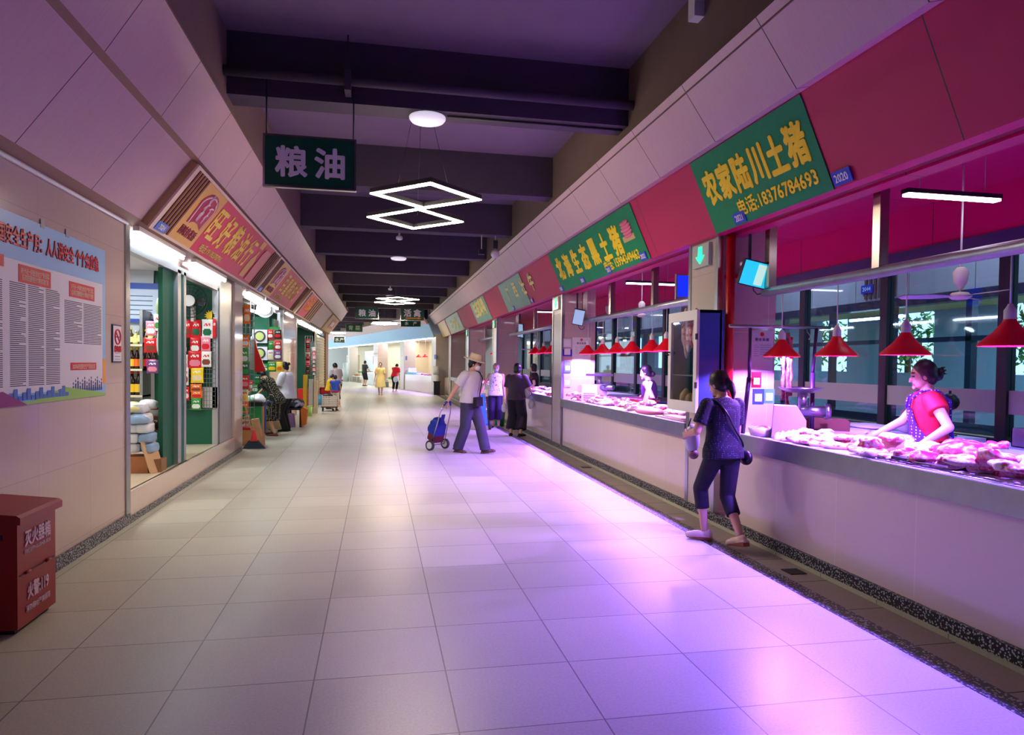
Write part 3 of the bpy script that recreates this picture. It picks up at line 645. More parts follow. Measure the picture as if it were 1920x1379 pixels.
wpart('pipe', MB().cyl((3.52, 6.52, .94), (3.52, 6.52, 2.95), .045), mat('pipe_red', (190, 14, 26), .35), t)
wpart('bracket', MB().box(3.5, 6.52, 2.5, 3.75, 6.6, 2.54), mat('pipe_red', (190, 14, 26), .35), t)
# exit signs on pillars
M_exit = mat('exit_green', (20, 240, 150), .4, emit=(20, 240, 140), es=2.2)
for y, dy, lab in ((6.6, .66, 'nearest'), (12.7, .7, 'second'), (20.0, .7, 'third'), (26.3, .75, 'fourth')):
    t = thing('exit_sign', 'small box with a lit green arrow on the %s pillar' % lab, 'exit sign', (3.4, y+dy/2, 2.68), 0, 'green arrow signs')
    c = y+dy/2
    wpart('box', MB().box(3.385, c-.19, 2.66, 3.425, c+.19, 2.9), mat('sign_clear', (190, 200, 190), .2), t)
    wpart('arrow', MB().prism([(-.03, .2), (.03, .2), (.03, .1), (.075, .1), (0, .02), (-.075, .1), (-.03, .1)], (3.383, c, 2.675), (0, -1.3, 0), (0, 0, 1), (-.004, 0, 0)), M_exit, t)
# monitors
def monitor(c, w_, h_, yaw, roll, scr, lab, panel=True):
    t = thing('monitor', lab, 'screen', c, 0)
    M = Matrix.Rotation(yaw, 3, 'Z')@Matrix.Rotation(.25, 3, 'X')@Matrix.Rotation(roll, 3, 'Y')
    part('casing', MB().obox((0, 0, 0), (w_, .04, h_), M), M_black, t)
    part('screen', MB().obox(M@Vector((0, -.021, 0)), (w_*.92, .004, h_*.9), M), scr, t)
    if panel: part('window', MB().obox(M@Vector((w_*.16, -.024, 0)), (w_*.28, .004, h_*.78), M), mat('screen_pale', (200, 240, 220), .4, emit=(190, 240, 215), es=.7), t)
    part('bracket', MB().cyl((0, .02, 0), (.0, .10, .12), .012).cyl((0, .10, .12), (0, .10, 3.42-c[2]), .015), M_black, t)
    part('cable', MB().tube([(.0, .03, -h_*.4), (.02, .05, -h_*.6), (.06, .05, -h_*.75), (.12, .05, -h_*.7), (.12, .05, -h_*.55)], .006), M_black, t)
M_scr = mat('screen_teal', (40, 190, 210), .3, emit=(30, 180, 205), es=1.0); M_scr2 = mat('screen_grey', (150, 180, 210), .3, emit=(140, 175, 205), es=.6)
p = onY(1415, 514, 6.3); monitor(p, .30, .26, -.1, .2, M_scr, 'tilted screen with a teal picture by the nearest pillar')
p = onY(1085, 595, 12.3); monitor(p, .20, .30, -.35, .2, M_scr2, 'tilted grey screen by the second violet pillar', False)
p = onY(976, 620, 19.5); monitor(p, .22, .42, -.9, .15, M_scr2, 'dark tilted screen by the third pillar', False)
t = thing('led_board', 'blue glowing sign board beside the glass cabinet', 'screen', (3.72, 7.6, 2.4))
p = onY(1287, 538, 8.3); wpart('casing', MB().box(p.x-.14, p.y, p.z-.16, p.x+.1, p.y+.04, p.z+.16), M_steel, t)
wpart('display', MB().box(p.x-.12, p.y-.004, p.z-.13, p.x+.09, p.y, p.z+.14), mat('led_blue', (20, 40, 230), .4, emit=(10, 40, 255), es=1.0), t)
# glass cabinet on the second counter
M_cabw = mat('cabinet_cream', (226, 226, 214), .5); M_cabb = mat('cabinet_blue', (40, 72, 140), .45, noise=.12, nscale=4)
XC0, XC1 = 3.13, 3.40; ca, cb = onX(1306, 650, XC0).y, onX(1253, 650, XC0).y; zb, zt = onX(1302, 775, XC0).z, onX(1304, 581, XC0).z
t = thing('glass_cabinet', 'tall glass-fronted cabinet with blue sides fixed on the face of the nearest pillar', 'cabinet', (3.28, (ca+cb)/2, zb))
wpart('carcass', MB().box(XC0+.03, ca, zb, XC1, ca+.02, zt).box(XC0+.03, cb-.02, zb, XC1, cb, zt).box(XC0+.03, ca, zt-.03, XC1, cb, zt).box(XC1-.02, ca, zb, XC1+.02, cb, zt).box(XC0+.03, ca, zb, XC1, cb, zb+.03), M_cabb, t)
d = wpart('door', MB().box(XC0, ca, zb, XC0+.03, ca+.07, zt).box(XC0, cb-.07, zb, XC0+.03, cb, zt).box(XC0, ca+.07, zt-.10, XC0+.03, cb-.07, zt).box(XC0, ca+.07, zb, XC0+.03, cb-.07, zb+.11), M_cabw, t, 'cream door frame with a glass pane')
wpart('pane', MB().box(XC0+.012, ca+.07, zb+.11, XC0+.016, cb-.07, zt-.10), M_clear, d); zm = (zb+zt)/2
wpart('latch', MB().tube([(XC0, cb-.05, zm+.1), (XC0-.03, cb-.05, zm+.1), (XC0-.03, cb-.02, zm+.08), (XC0, cb-.02, zm+.07)], .008), M_black, d)
for z in (zb+.25, zt-.3): wpart('hinge', MB().box(XC0-.008, ca-.005, z, XC0+.01, ca+.02, z+.06), M_black, d)
wpart('inner_tube', MB().box(XC1-.06, ca+.06, zt-.06, XC1-.04, cb-.06, zt-.04), mat('tube_small', (250, 250, 255), .4, emit=(250, 250, 255), es=9), t); wpart('inner_shelf', MB().box(XC0+.04, ca+.02, zm-.15, XC1-.02, cb-.02, zm-.14), M_steel, t)
for k in range(6):
    yy = ca+.12+k*(cb-ca-.24)/5; h_ = .16+.05*(k % 3); mb = blob(.05, .035, h_, 60+k, .4, 9, 14, 12, False); mb.v = [p+Vector((3.28, yy, zt-.12-h_*.9)) for p in mb.v]
    single('hung_meat', mb, (M_lean, M_fat, M_rib)[k % 3], 'strip of meat hanging inside the glass cabinet', 'meat', 'meat strips in the glass cabinet')
for k in range(4):
    yy = ca+.14+k*.13; mb = blob(.06, .055, .10+.03*(k % 2), 70+k, .3, 8, 12, 10); mb.v = [p+Vector((3.27, yy, zb+.035)) for p in mb.v]
    single('cured_piece', mb, mat('cured_tan', (176, 140, 104), .5, noise=.3, nscale=12), 'tan cured piece at the bottom of the glass cabinet', 'meat', 'cured pieces in the glass cabinet')
# second counter: scale, mincer, basin, cleaver, block
t = thing('counter_scale', 'white label scale with a slotted front on the second counter', 'scale', (3.72, 11.7, .94))
wpart('body', MB().prism([(-.14, 0), (.14, 0), (.13, .3), (-.13, .3)], (3.68, 11.75, .955), (.95, -.3, 0), (0, 0, 1), (-.05, -.17, 0)), mat('scale_white', (240, 230, 245), .4), t)
wpart('slots', (lambda m: [m.obox((3.625+.0*k, 11.57, 1.0+.035*k), (.2, .012, .012), rotz(-.3)) for k in range(4)] and m)(MB()), mat('print_grey', (150, 130, 170), .6), t)
t = thing('meat_mincer', 'steel mincer with a flat pan behind the label scale', 'mincer', (3.95, 12.1, .94))
wpart('body', MB().obox((3.98, 12.1, 1.1), (.22, .25, .3)), M_mince, t); wpart('neck', MB().cyl((3.98, 12.1, 1.2), (3.98, 12.1, 1.4), .045), M_steel, t)
wpart('pan', MB().obox((3.98, 12.1, 1.42), (.42, .3, .04)), M_steel, t); wpart('outlet', MB().cyl((3.98, 12.0, 1.2), (4.15, 11.8, 1.2), .05), M_steel, t)
t = thing('basin', 'red lacquered basin with a lid behind the cuts of the second stall', 'basin', (4.2, 10.4, .94))
wpart('bowl', MB().lathe([(.2, .945), (.3, 1.03), (.31, 1.05)], (4.2, 10.6, 0), 24), mat('basin_red', (150, 10, 24), .25), t); wpart('lid', MB().lathe([(.31, 1.05), (.2, 1.08), (.03, 1.1), (.03, 1.12)], (4.2, 10.6, 0), 24), mat('basin_dark', (60, 14, 24), .3), t)
t = thing('cleaver', 'bright cleaver standing upright in a pork block', 'knife', (3.75, 9.35, 1.0))
wpart('blade', MB().prism([(0, 0), (.07, 0), (.15, .3), (.11, .33), (.08, .3)], (3.74, 9.4, 1.06), (.8, -.5, 0), (0, 0, 1), (.003, .004, 0)), mat('blade_bright', (240, 240, 250), .3, .4), t); wpart('handle', MB().obox((3.77, 9.38, 1.03), (.03, .03, .1)), M_woodl, t)
mb = blob(.2, .3, .06, 81, .12, 4); mb.v = [p+Vector((3.68, 8.95, .945)) for p in mb.v]; single('pork_block', mb, mat('pork_pink', (230, 140, 150), .4), 'big pink piece of pork at the cabinet end of the second counter', 'meat')
single('sheet_stack', MB().obox((3.56, 7.85, .968), (.2, .75, .02), rotz(.05)).obox((3.57, 7.8, .985), (.18, .6, .014), rotz(-.04)), mat('paper_pink', (236, 196, 200), .6), 'stack of boards and paper at the near end of the second counter', 'paper')
t = thing('hob', 'two-ring gas hob behind the second counter', 'hob', (4.5, 11.3, .0)); wpart('table', MB().box(4.45, 10.6, .0, 4.95, 12.0, .86), M_steelb, t); wpart('hob', MB().box(4.5, 10.7, .86, 4.9, 11.8, .96), M_steel, t)
wpart('burner', MB().cyl((4.7, 11.5, .96), (4.7, 11.5, .99), .12), M_black, t); wpart('burner', MB().cyl((4.7, 11.0, .96), (4.7, 11.0, .99), .12), M_black, t)
# chest freezers and what stands on them
M_frz = mat('freezer_white', (226, 226, 238), .35); M_rub = mat('gasket', (60, 60, 70), .6)
def freezer(ya, yb, lab, xa=5.1, xb=5.85):
    t = thing('chest_freezer', lab, 'freezer', ((xa+xb)/2, (ya+yb)/2, 0), 0, 'chest freezers')
    wpart('cabinet', MB().box(xa, ya, 0, xb, yb, .84), M_frz, t); wpart('gasket', MB().box(xa+.01, ya+.01, .84, xb-.01, yb-.01, .86), M_rub, t)
    mid = (ya+yb)/2
    for a, b in ((ya, mid-.02), (mid+.02, yb)):
        wpart('lid', MB().prism([(0, 0), (xb-xa+.02, 0), (xb-xa+.02, .07), (.08, .085), (.02, .06)], (xa-.02, a, .86), (1, 0, 0), (0, 0, 1), (0, b-a, 0)), M_frz, t)
    wpart('handle', MB().box(xa-.035, mid-.1, .84, xa-.02, mid+.1, .87), M_rub, t)
freezer(5.75, 7.2, 'white chest freezer left behind the woman in red'); freezer(3.3, 5.35, 'white chest freezer right behind the woman in red'); freezer(9.9, 11.5, 'white chest freezer at the back of the second stall'); freezer(15, 16.8, 'white chest freezer at the back of the third stall')
t = thing('canister', 'steel canister with a knob lid on the left freezer', 'canister', (5.25, 5.95, .94)); wpart('body', MB().lathe([(.07, .945), (.075, .96), (.075, 1.07), (.05, 1.09)], (5.28, 6.0, 0), 18), M_steel, t); wpart('lid', MB().lathe([(.05, 1.09), (.02, 1.1), (.02, 1.13), (.0, 1.13)], (5.28, 6.0, 0), 14), M_steel, t)
mb = blob(.22, .22, .18, 91, .35, 6); mb.v = [p+Vector((5.5, 6.2, .945)) for p in mb.v]; single('plastic_bag', mb, mat('bag_pale', (215, 215, 225), .3), 'crumpled pale plastic bag behind the steel canister', 'bag')
single('cloth', (lambda m: (setattr(m, 'v', [p+Vector((5.35, 6.75, .945)) for p in m.v]), m)[1])(blob(.2, .35, .03, 93, .3, 7)), mat('cloth_white', (228, 226, 226), .8), 'white cloth spread on the left freezer', 'cloth')
def bin_(x, y, lab, sx=.42, sy=.5):
    t = thing('steel_bin', lab, 'container', (x, y, .945)); h = .16
    wpart('bin', MB().box(x-sx/2, y-sy/2, .945, x+sx/2, y-sy/2+.01, .945+h).box(x-sx/2, y+sy/2-.01, .945, x+sx/2, y+sy/2, .945+h).box(x-sx/2, y-sy/2, .945, x-sx/2+.01, y+sy/2, .945+h).box(x+sx/2-.01, y-sy/2, .945, x+sx/2, y+sy/2, .945+h).box(x-sx/2, y-sy/2, .945, x+sx/2, y+sy/2, .953), M_steelb, t)
    return t
bin_(5.55, 4.75, 'grey steel bin left on the right freezer'); bin_(5.55, 4.15, 'grey steel bin right on the right freezer', .42, .62)
for k, (y, lab) in enumerate(((4.72, 'left'), (4.2, 'right'))):
    mb = blob(.16, .18, .1, 95+k, .4, 8); mb.v = [p+Vector((5.55, y, .96)) for p in mb.v]; single('paper_bag', mb, mat('bag_white', (235, 232, 230), .7), 'crumpled white bag in the %s steel bin' % lab, 'bag')
t = thing('dish', 'brown dish with two eggs on the right freezer', 'dish', (5.2, 4.5, .945)); wpart('dish', MB().lathe([(.05, .945), (.1, .965), (.1, .97)], (5.22, 4.5, 0), 16), M_wood, t); wpart('egg', MB().ell((5.2, 4.48, .985), .025), M_white, t); wpart('egg', MB().ell((5.23, 4.53, .985), .025), M_white, t)
p = onX(1781, 754, 5.55); t = thing('black_pot', 'round black lidded pot on a stand behind the woman in red', 'pot', (p.x, p.y, .945)); wpart('pot', MB().ell(p, (.085, .085, .085)), M_black, t); wpart('stand', MB().cyl((p.x, p.y, .945), (p.x, p.y, p.z-.07), .02).cyl((p.x, p.y, .945), (p.x, p.y, .955), .07), M_black, t); wpart('knob', MB().cyl((p.x, p.y, p.z+.08), (p.x, p.y, p.z+.11), .012), M_black, t)
# ================================================================== hanging aisle signs
M_sgreen = mat('sign_green', (8, 84, 52), .35); M_chrome = mat('chrome', (210, 208, 214), .12, 1)
def hangsign(xl, yt, xr, yb, Y, words, label, top=4.19, arrow=False, ncol=M_lw):
    a = onY(xl, yt, Y); b = onY(xr, yb, Y); x0, x1, z1, z0 = a.x, b.x, a.z-.02, b.z+.02
    t = thing('hanging_sign', label, 'sign', ((x0+x1)/2, Y, z0)); h = z1-z0; w_ = x1-x0
    wpart('board', MB().box(x0, Y, z0, x1, Y+.04, z1), M_sgreen, t)
    wpart('frame', MB().box(x0-.02, Y-.008, z0-.02, x0, Y+.05, z1+.02).box(x1, Y-.008, z0-.02, x1+.02, Y+.05, z1+.02).box(x0, Y-.008, z1, x1, Y+.05, z1+.02).box(x0, Y-.008, z0-.02, x1, Y+.05, z0), M_chrome, t)
    wpart('wire', MB().cyl((x0+.01, Y+.02, z1), (x0+.01, Y+.02, top), .008, n=6), M_black, t); wpart('wire', MB().cyl((x1-.01, Y+.02, z1), (x1-.01, Y+.02, top), .008, n=6), M_black, t)
    for i, c in enumerate(words): txt(c, h*.66, (x0+w_*(.29+.43*i), Y-.002, (z0+z1)/2+(h*.1 if arrow else 0)), (1, 0, 0), (0, 0, 1), ncol, t, 'character', h*.022)
    if arrow: wpart('arrow', MB().prism([(-.3, -.02), (.16, -.02), (.16, -.05), (.3, 0), (.16, .05), (.16, .02), (-.3, .02)], ((x0+x1)/2+.05, Y-.004, z0+h*.16), (1, 0, 0), (0, 0, 1), (0, .004, 0)), mat('arrow_orange', (240, 160, 30), .5), t)
    return t
hangsign(497, 250, 664, 359, 7.06, '粮油', 'large green hanging sign with two white characters, nearest', 4.36)
hangsign(667, 575, 709, 599, 26.0, '粮油', 'small green hanging sign left below the second LED rings', 4.8)
hangsign(752, 577, 794, 602, 26.5, '活禽', 'small green hanging sign with an orange arrow', 4.8, arrow=True)
hangsign(752, 600, 788, 613.5, 30.45, '水产', 'small green hanging sign half hidden under the orange-arrow sign')
hangsign(649, 607, 679, 623, 36.0, '青菜', 'small green sign with faint characters below the far beams', 4.8, ncol=mat('letter_dim', (150, 170, 160), .5))
hangsign(626.5, 631, 646, 643.5, 50.0, '水产', 'tiny green hanging sign farthest away at the left bend', 4.8)
# ================================================================== left: shop signs on the leaning board
SLL = Vector((LB1[0]-LB0[0], 0, LB1[1]-LB0[1])); HLL = SLL.length; VL_ = SLL.normalized(); UL_ = Vector((0, 1, 0)); NL_ = UL_.cross(VL_)
def fl(y, t, d=0.): return Vector((LB0[0], y, LB0[1]))+VL_*(HLL*t)+NL_*d
def Yl(x, y): return onX(x, y, -2.27).y
M_case = mat('sign_case', (186, 150, 104), .5, noise=.1, nscale=5); M_gold = mat('sign_gold', (226, 178, 88), .4, noise=.06, nscale=4)
M_sred = mat('sign_magenta', (214, 40, 84), .4, noise=.08, nscale=4); M_slat = mat('sign_slat', (112, 66, 56), .5); M_crm = mat('sign_cream', (238, 214, 200), .45)
def shopsign(y0, y1, yg, yr, ys, label, words, sub, phone, plate_s, yw0, yw1, simple=False):
    t = thing('shop_sign', label, 'shop sign', fl((y0+y1)/2, .4)); D = .07
    def sl(ya, yb, ta, tb, d, th=.006): return MB().slab(fl(ya, ta, d), fl(yb, ta, d), fl(yb, tb, d), fl(ya, tb, d), NL_*th)
    wpart('case', sl(y0, y1, -.02, 1.0, 0, D), M_case, t)
    wpart('rim', (lambda m: [m.add(q.v, q.f) for q in (sl(y0, y1, .97, 1.01, D, .02), sl(y0, y1, -.03, .01, D, .02), sl(y0, y0+.1, .01, .97, D, .02))] and m)(MB()), M_crm, t, 'pale rim')
    wpart('gold_panel', sl(y0+.1, yr, .01, .97, D, .006), M_gold, t)
    wpart('red_panel', sl(yr, ys, .01, .97, D, .006), M_sred, t)
    for n_, a0, sp, wd in ((5, y0+.15, (yg-y0-.17)/5, .045), (4, ys+.06, (y1-ys-.08)/4, .05)):
        for k in range(n_): wpart('slat', sl(a0+sp*k, a0+sp*k+wd, .01, .97, D+.006, .012), M_slat, t)
    yc = (yg+yr)/2; wl = (yr-yg)*.36; P = lambda dy, tt: (dy*wl, tt)
    def poly(pts, mm, nm, d): 
        q = MB(); n = len(pts); A = [fl(yc+p[0]*wl, p[1], d) for p in pts]; q.add(A+[p+NL_*.004 for p in A], [tuple(range(n))[::-1], tuple(range(n, 2*n))]+[(i, (i+1) % n, n+(i+1) % n, n+i) for i in range(n)]); return wpart(nm, q, mm, t)
    def badge(k): 
        top = [(math.sin(a)*k, .60+.26*k*math.cos(a)) for a in [(-70+14*i)*PI/180 for i in range(11)]]
        bot = [(math.sin(a)*.95*k, .30+.13*math.cos(a)-.04*k) for a in [(60-15*i)*PI/180 for i in range(9)]]
        return top+bot
    if not simple:
        poly(badge(1.12), mat('badge_crimson', (176, 22, 70), .4), 'emblem_rim', D+.007); poly(badge(1.0), mat('badge_pale', (240, 214, 230), .4), 'emblem_ring', D+.011); poly(badge(.88), mat('badge_crimson', (176, 22, 70), .4), 'emblem', D+.015)
        sw = MB()
        for a, b in (((-.45, .75), (-.1, .85)), ((-.5, .62), (-.15, .72)), ((-.3, .88), (-.35, .55)), ((-.5, .5), (-.2, .58)), ((-.42, .56), (-.42, .42)), ((-.2, .56), (-.3, .4)), ((.1, .66), (.5, .7)), ((.3, .66), (.25, .42)), ((.15, .5), (.4, .58)), ((.4, .82), (.5, .74))):
            sw.tube([fl(yc+a[0]*wl, a[1], D+.021), fl(yc+(a[0]+b[0])/2*wl, (a[1]+b[1])/2+.02, D+.021), fl(yc+b[0]*wl, b[1], D+.021)], .012, 5)
        wpart('emblem_strokes', sw, mat('badge_pale', (240, 214, 230), .4), t)
        txt(sub, .13, fl(yc, .2, D+.008), UL_, VL_, mat('letter_maroon', (140, 30, 60), .5), t, 'slogan', .003, wid=(yr-yg)*.72)
    n = len(words)
    for i, c in enumerate(words): txt(c, .50, fl(yw0+(yw1-yw0)*i/(n-1), .56, D+.008), UL_, VL_, mat('letter_lemon', (244, 220, 90), .5) if not simple else mat('letter_orange', (244, 170, 60), .5), t, 'character', .010, xs=.84*(yw1-yw0)/(n-1)/.5)
    if phone: txt(phone, .12, fl(yr+.85, .13, D+.008), UL_, VL_, M_yelp, t, 'phone_number', .0015, wid=1.15)
    if plate_s:
        wpart('number_plate', sl(y0+.1, y0+.42, .0, .13, D+.02, .01), mat('plate_pale_blue', (90, 130, 220), .4), t); txt(plate_s, .08, fl(y0+.26, .065, D+.031), UL_, VL_, M_lw, t, 'plate_number', .002, xs=1.1)
    return t, sl
t, sl = shopsign(7.5, 13.55, 8.15, 9.0, 12.9, 'long red and gold shop sign with five yellow characters, nearest on the left', '旺好粮油行', '国味鲁花香', '电话:19176378796', '3024', 9.25, 11.45)
by0, by1 = 12.1, 12.7
bt = MB(); q = MB().slab(fl(by0-.1, .1, .078), fl(by0+.35, .1, .078), fl(by0+.35, .55, .078), fl(by0-.1, .55, .078), NL_*.004); bt.add(q.v, q.f)
wpart('bottle_picture', MB().prism([(-.16, 0), (.16, 0), (.17, .3), (.05, .42), (.05, .5), (-.05, .5), (-.05, .42), (-.17, .3)], fl(by0-.1, .08, .078), UL_, VL_, NL_*.004), M_gold, t)
wpart('packet_picture', MB().prism([(-.25, 0), (.25, 0), (.27, .5), (.2, .62), (-.2, .62), (-.27, .5)], fl(by1-.15, .06, .083), UL_, VL_, NL_*.004), mat('packet_rose', (222, 120, 120), .4), t)
wpart('code_frame', MB().slab(fl(by0-.3, .78, .078), fl(by0, .78, .078), fl(by0, .95, .078), fl(by0-.3, .95, .078), NL_*.003), M_gold, t)
shopsign(13.65, 19.4, 14.3, 15.3, 18.7, 'second red and gold shop sign on the left, five characters', '百富粮油行', '国味鲁花香', '电话:13978', '3025', 15.8, 17.9)
shopsign(19.9, 24.4, 20.4, 20.5, 22.3, 'small red and yellow shop sign, third on the left', '干货调料', '', '', '', 20.85, 22.0, True)
t = thing('shop_sign', 'small dark red sign in a cream case at the end of the left board', 'shop sign', fl(32, .4))
def slabL(ya, yb, ta, tb, d, th): return MB().slab(fl(ya, ta, d), fl(yb, ta, d), fl(yb, tb, d), fl(ya, tb, d), NL_*th)
wpart('case', slabL(29.8, 34.6, 0, 1, 0, .06), M_case, t); wpart('panel', slabL(31.2, 33.4, .25, .85, .06, .01), mat('deep_red', (160, 24, 34), .4), t); txt('百货', .22, fl(32.3, .55, .072), UL_, VL_, M_lw, t, 'character', .008, wid=1.3)
# ================================================================== posters on the stone wall
XW = -2.368; t = thing('safety_poster', 'large safety notice poster in blue and white on the left wall', 'poster', (XW, 5.0, 1.05))
pr = onX(196, 468, XW); pb = onX(197, 742, XW); tl = onX(0, 393, XW); bl = onX(0, 763, XW)
ye, y_s, zt, zb_ = pr.y, 4.15, (pr.z+tl.z)/2, (pb.z+bl.z)/2
M_psky = mat('poster_sky', (150, 196, 240), .35); M_pw = mat('poster_white', (232, 226, 238), .4); M_pred = mat('poster_red', (206, 30, 48), .4); M_ink = mat('poster_ink', (70, 64, 84), .6)
H = zt-zb_
def Yw(px): return onX(px, 560, XW).y
wpart('sheet', MB().box(XW, y_s, zb_, XW+.004, ye, zt), M_psky, t)
wpart('text_field', MB().box(XW+.004, y_s, zb_+H*.06, XW+.006, ye-.07, zt-H*.24), M_pw, t)
txt('全国安全生产月：人人讲安全 个个会应急', .135, (XW+.006, (Yw(-22)+Yw(183))/2, zt-H*.115), (0, 1, 0), (0, 0, 1), M_pred, t, 'heading', .003, wid=Yw(183)-Yw(-22))
wpart('footer', MB().prism([(y_s, 0), (Yw(60), .02), (Yw(120), .1), (Yw(196), .02), (Yw(196), 0), (y_s, -.001)], (XW+.006, 0, zb_), (0, 1, 0), (0, 0, 1), (.002, 0, 0)), mat('poster_lime', (150, 200, 90), .4), t)
wpart('footer_city', (lambda m: [m.box(XW+.008, Yw(4)+.06*k, zb_+.03, XW+.009, Yw(4)+.06*k+.05, zb_+.06+.025*((k*7) % 3)) for k in range(16)] and m)(MB()), mat('poster_blue', (60, 110, 200), .4), t)
wpart('footer_wave', MB().prism([(y_s, 0), (Yw(0), .1), (Yw(46), .0), (Yw(46), -.002), (y_s, -.002)], (XW+.0095, 0, zb_), (0, 1, 0), (0, 0, 1), (.002, 0, 0)), mat('poster_plum', (140, 30, 110), .4), t)
wpart('edge_rainbow', MB().box(XW+.006, ye-.07, zb_+.1, XW+.0075, ye-.002, zb_+.32), mat('poster_orange', (240, 160, 60), .4), t)
rnd = random.Random(3)
cols = [(Yw(-70), Yw(2)), (Yw(16), Yw(46)), (Yw(51), Yw(80)), (Yw(84), Yw(110)), (Yw(119), Yw(152)), (Yw(155), Yw(188))]
for i, (a, b) in enumerate(cols):
    mb = MB(); zt_ = zt-H*(.36 if i < 4 else .40); zl = zb_+H*(.09 if i < 4 else .34); z = zt_
    while z > zl:
        e = b-(b-a)*(rnd.random()*.5 if rnd.random() < .13 else 0); mb.box(XW+.006, a, z, XW+.0068, e, z+.006); z -= .0135
    wpart('text_column', mb, M_ink, t)
for i, (pxa, pxb, tz, s) in enumerate(((33, 93, .255, '南宁市进一步强化安全生产责任落实\n坚决防范遏制重特大事故实施方案'), (128, 175, .275, '关于进一步强化安全生产责任落实\n坚决防范遏制重特大事故若干措施'), (130, 178, .775, '2022年6月全国安全生产月活动主题'))):
    a, b = Yw(pxa), Yw(pxb); h_ = .12 if i < 2 else .06; zz = zt-H*tz-h_
    wpart('tab', MB().box(XW+.006, a, zz, XW+.009, b, zz+h_), M_pred, t); txt(s, .045, (XW+.0092, (a+b)/2, zz+h_/2), (0, 1, 0), (0, 0, 1), mat('poster_cream', (250, 236, 206), .5), t, 'tab_words', 0, depth=.001, wid=(b-a)*.88)
wpart('tab', MB().box(XW+.006, Yw(-80), zt-H*.29, XW+.009, Yw(5), zt-H*.23), M_pred, t)
crowd = MB()
for k in range(14):
    y = Yw(135)+(Yw(188)-Yw(135))*k/13; crowd.box(XW+.0068, y-.012, zb_+.05, XW+.0075, y+.012, zb_+.1+.02*(k % 3)).ell((XW+.0072, y, zb_+.12+.02*(k % 3)), (.0006, .01, .012), n=6, k=4)
wpart('crowd_picture', crowd, mat('poster_navy', (50, 60, 120), .5), t)
for px, py in ((78, 420), (125, 438)): p = onX(px, py, XW); wpart('tape', MB().box(XW+.005, p.y-.03, p.z-.03, XW+.007, p.y+.03, p.z+.03), mat('tape_clear', (196, 190, 186), .2), t)
a, b = onX(209, 608, XW), onX(226, 680, XW)
t = thing('no_smoking_sign', 'small framed no-smoking sign on the stone wall beside the shop', 'sign', (XW, (a.y+b.y)/2, b.z))
wpart('frame', MB().box(XW, a.y, b.z, XW+.01, b.y, a.z), mat('frame_navy', (50, 50, 80), .4), t); wpart('sheet', MB().box(XW+.01, a.y+.012, b.z+.012, XW+.012, b.y-.012, a.z-.012), M_pw, t)
yc, w_, h_ = (a.y+b.y)/2, b.y-a.y, a.z-b.z; M_pr2 = mat('ban_red', (214, 40, 60), .4)
ring = [(XW+.014, yc+w_*.3*math.cos(k*PI/12), b.z+h_*.68+w_*.3*math.sin(k*PI/12)) for k in range(24)]
wpart('ring', MB().tube(ring, .008, 6, True), M_pr2, t); wpart('bar', MB().tube([(XW+.014, yc-w_*.2, b.z+h_*.68+w_*.2), (XW+.014, yc+w_*.2, b.z+h_*.68-w_*.2)], .007), M_pr2, t)
wpart('cigarette', MB().box(XW+.012, yc-w_*.22, b.z+h_*.66, XW+.0135, yc+w_*.2, b.z+h_*.69), M_ink, t)
txt('禁止吸烟', .06, (XW+.0125, yc, b.z+h_*.36), (0, 1, 0), (0, 0, 1), M_pr2, t, 'words', .002, wid=w_*.7)
wpart('small_print', MB().box(XW+.012, yc-w_*.3, b.z+h_*.24, XW+.013, yc+w_*.3, b.z+h_*.25).box(XW+.012, yc-w_*.3, b.z+h_*.15, XW+.013, yc+w_*.3, b.z+h_*.165).box(XW+.012, yc-w_*.3, b.z+h_*.08, XW+.013, yc+w_*.3, b.z+h_*.09), M_ink, t)
# ------------------------------------------------------------------ extinguisher box
M_ext = mat('extinguisher_red', (150, 20, 30), .35, noise=.06, nscale=5)
c0, c1, c2 = onZ(112, 1098), onZ(72, 1118), onZ(14, 1116)
xf = -2.0; ya_, yb_ = c1.y, onX(110, 1095, xf).y
t = thing('extinguisher_box', 'dark red metal fire extinguisher box on the floor by the left wall', 'box', (-2.16, 4.75, 0)); X0, X1 = -2.335, -2.02
Ya, Yb = 4.42, 4.90
wpart('body', MB().box(X0, Ya, .03, X1, Yb, .66), M_ext, t); wpart('base', MB().box(X0+.03, Ya+.03, 0, X1-.03, Yb-.03, .03), M_black, t)
wpart('lid', MB().prism([(X0-.005, .68), (X1+.03, .645), (X1+.03, .685), (X1+.01, .70), (X0-.005, .735)], (0, Ya-.03, 0), (1, 0, 0), (0, 0, 1), (0, Yb-Ya+.06, 0)), M_ext, t)
wpart('latch', MB().ell((X0+.15, Ya-.02, .73), (.02, .02, .012)), M_chrome, t); wpart('slot', MB().box(X0+.12, Ya-.004, .555, X0+.24, Ya, .585), mat('slot_navy', (40, 20, 50), .4), t)
wpart('door_line', MB().box(X1, Ya+.02, .335, X1+.004, Yb-.02, .342), M_black, t); wpart('hinge', MB().cyl((X1+.006, Ya+.08, .34), (X1+.006, Ya+.14, .34), .008).cyl((X1+.006, Yb-.14, .34), (X1+.006, Yb-.08, .34), .008), M_ext, t)
for s, z, sz, w_ in (('灭火器箱', .54, .1, .32), ('FIRE EXTINGUISHER BOX', .465, .03, .32), ('火警:119', .22, .1, .26), ('消防器材严禁挪用', .12, .04, .3)): txt(s, sz, (X1+.001, (Ya+Yb)/2, z), (0, 1, 0), (0, 0, 1), mat('letter_rose', (226, 190, 204), .5), t, 'lettering', .001 if sz < .05 else .003, wid=w_)
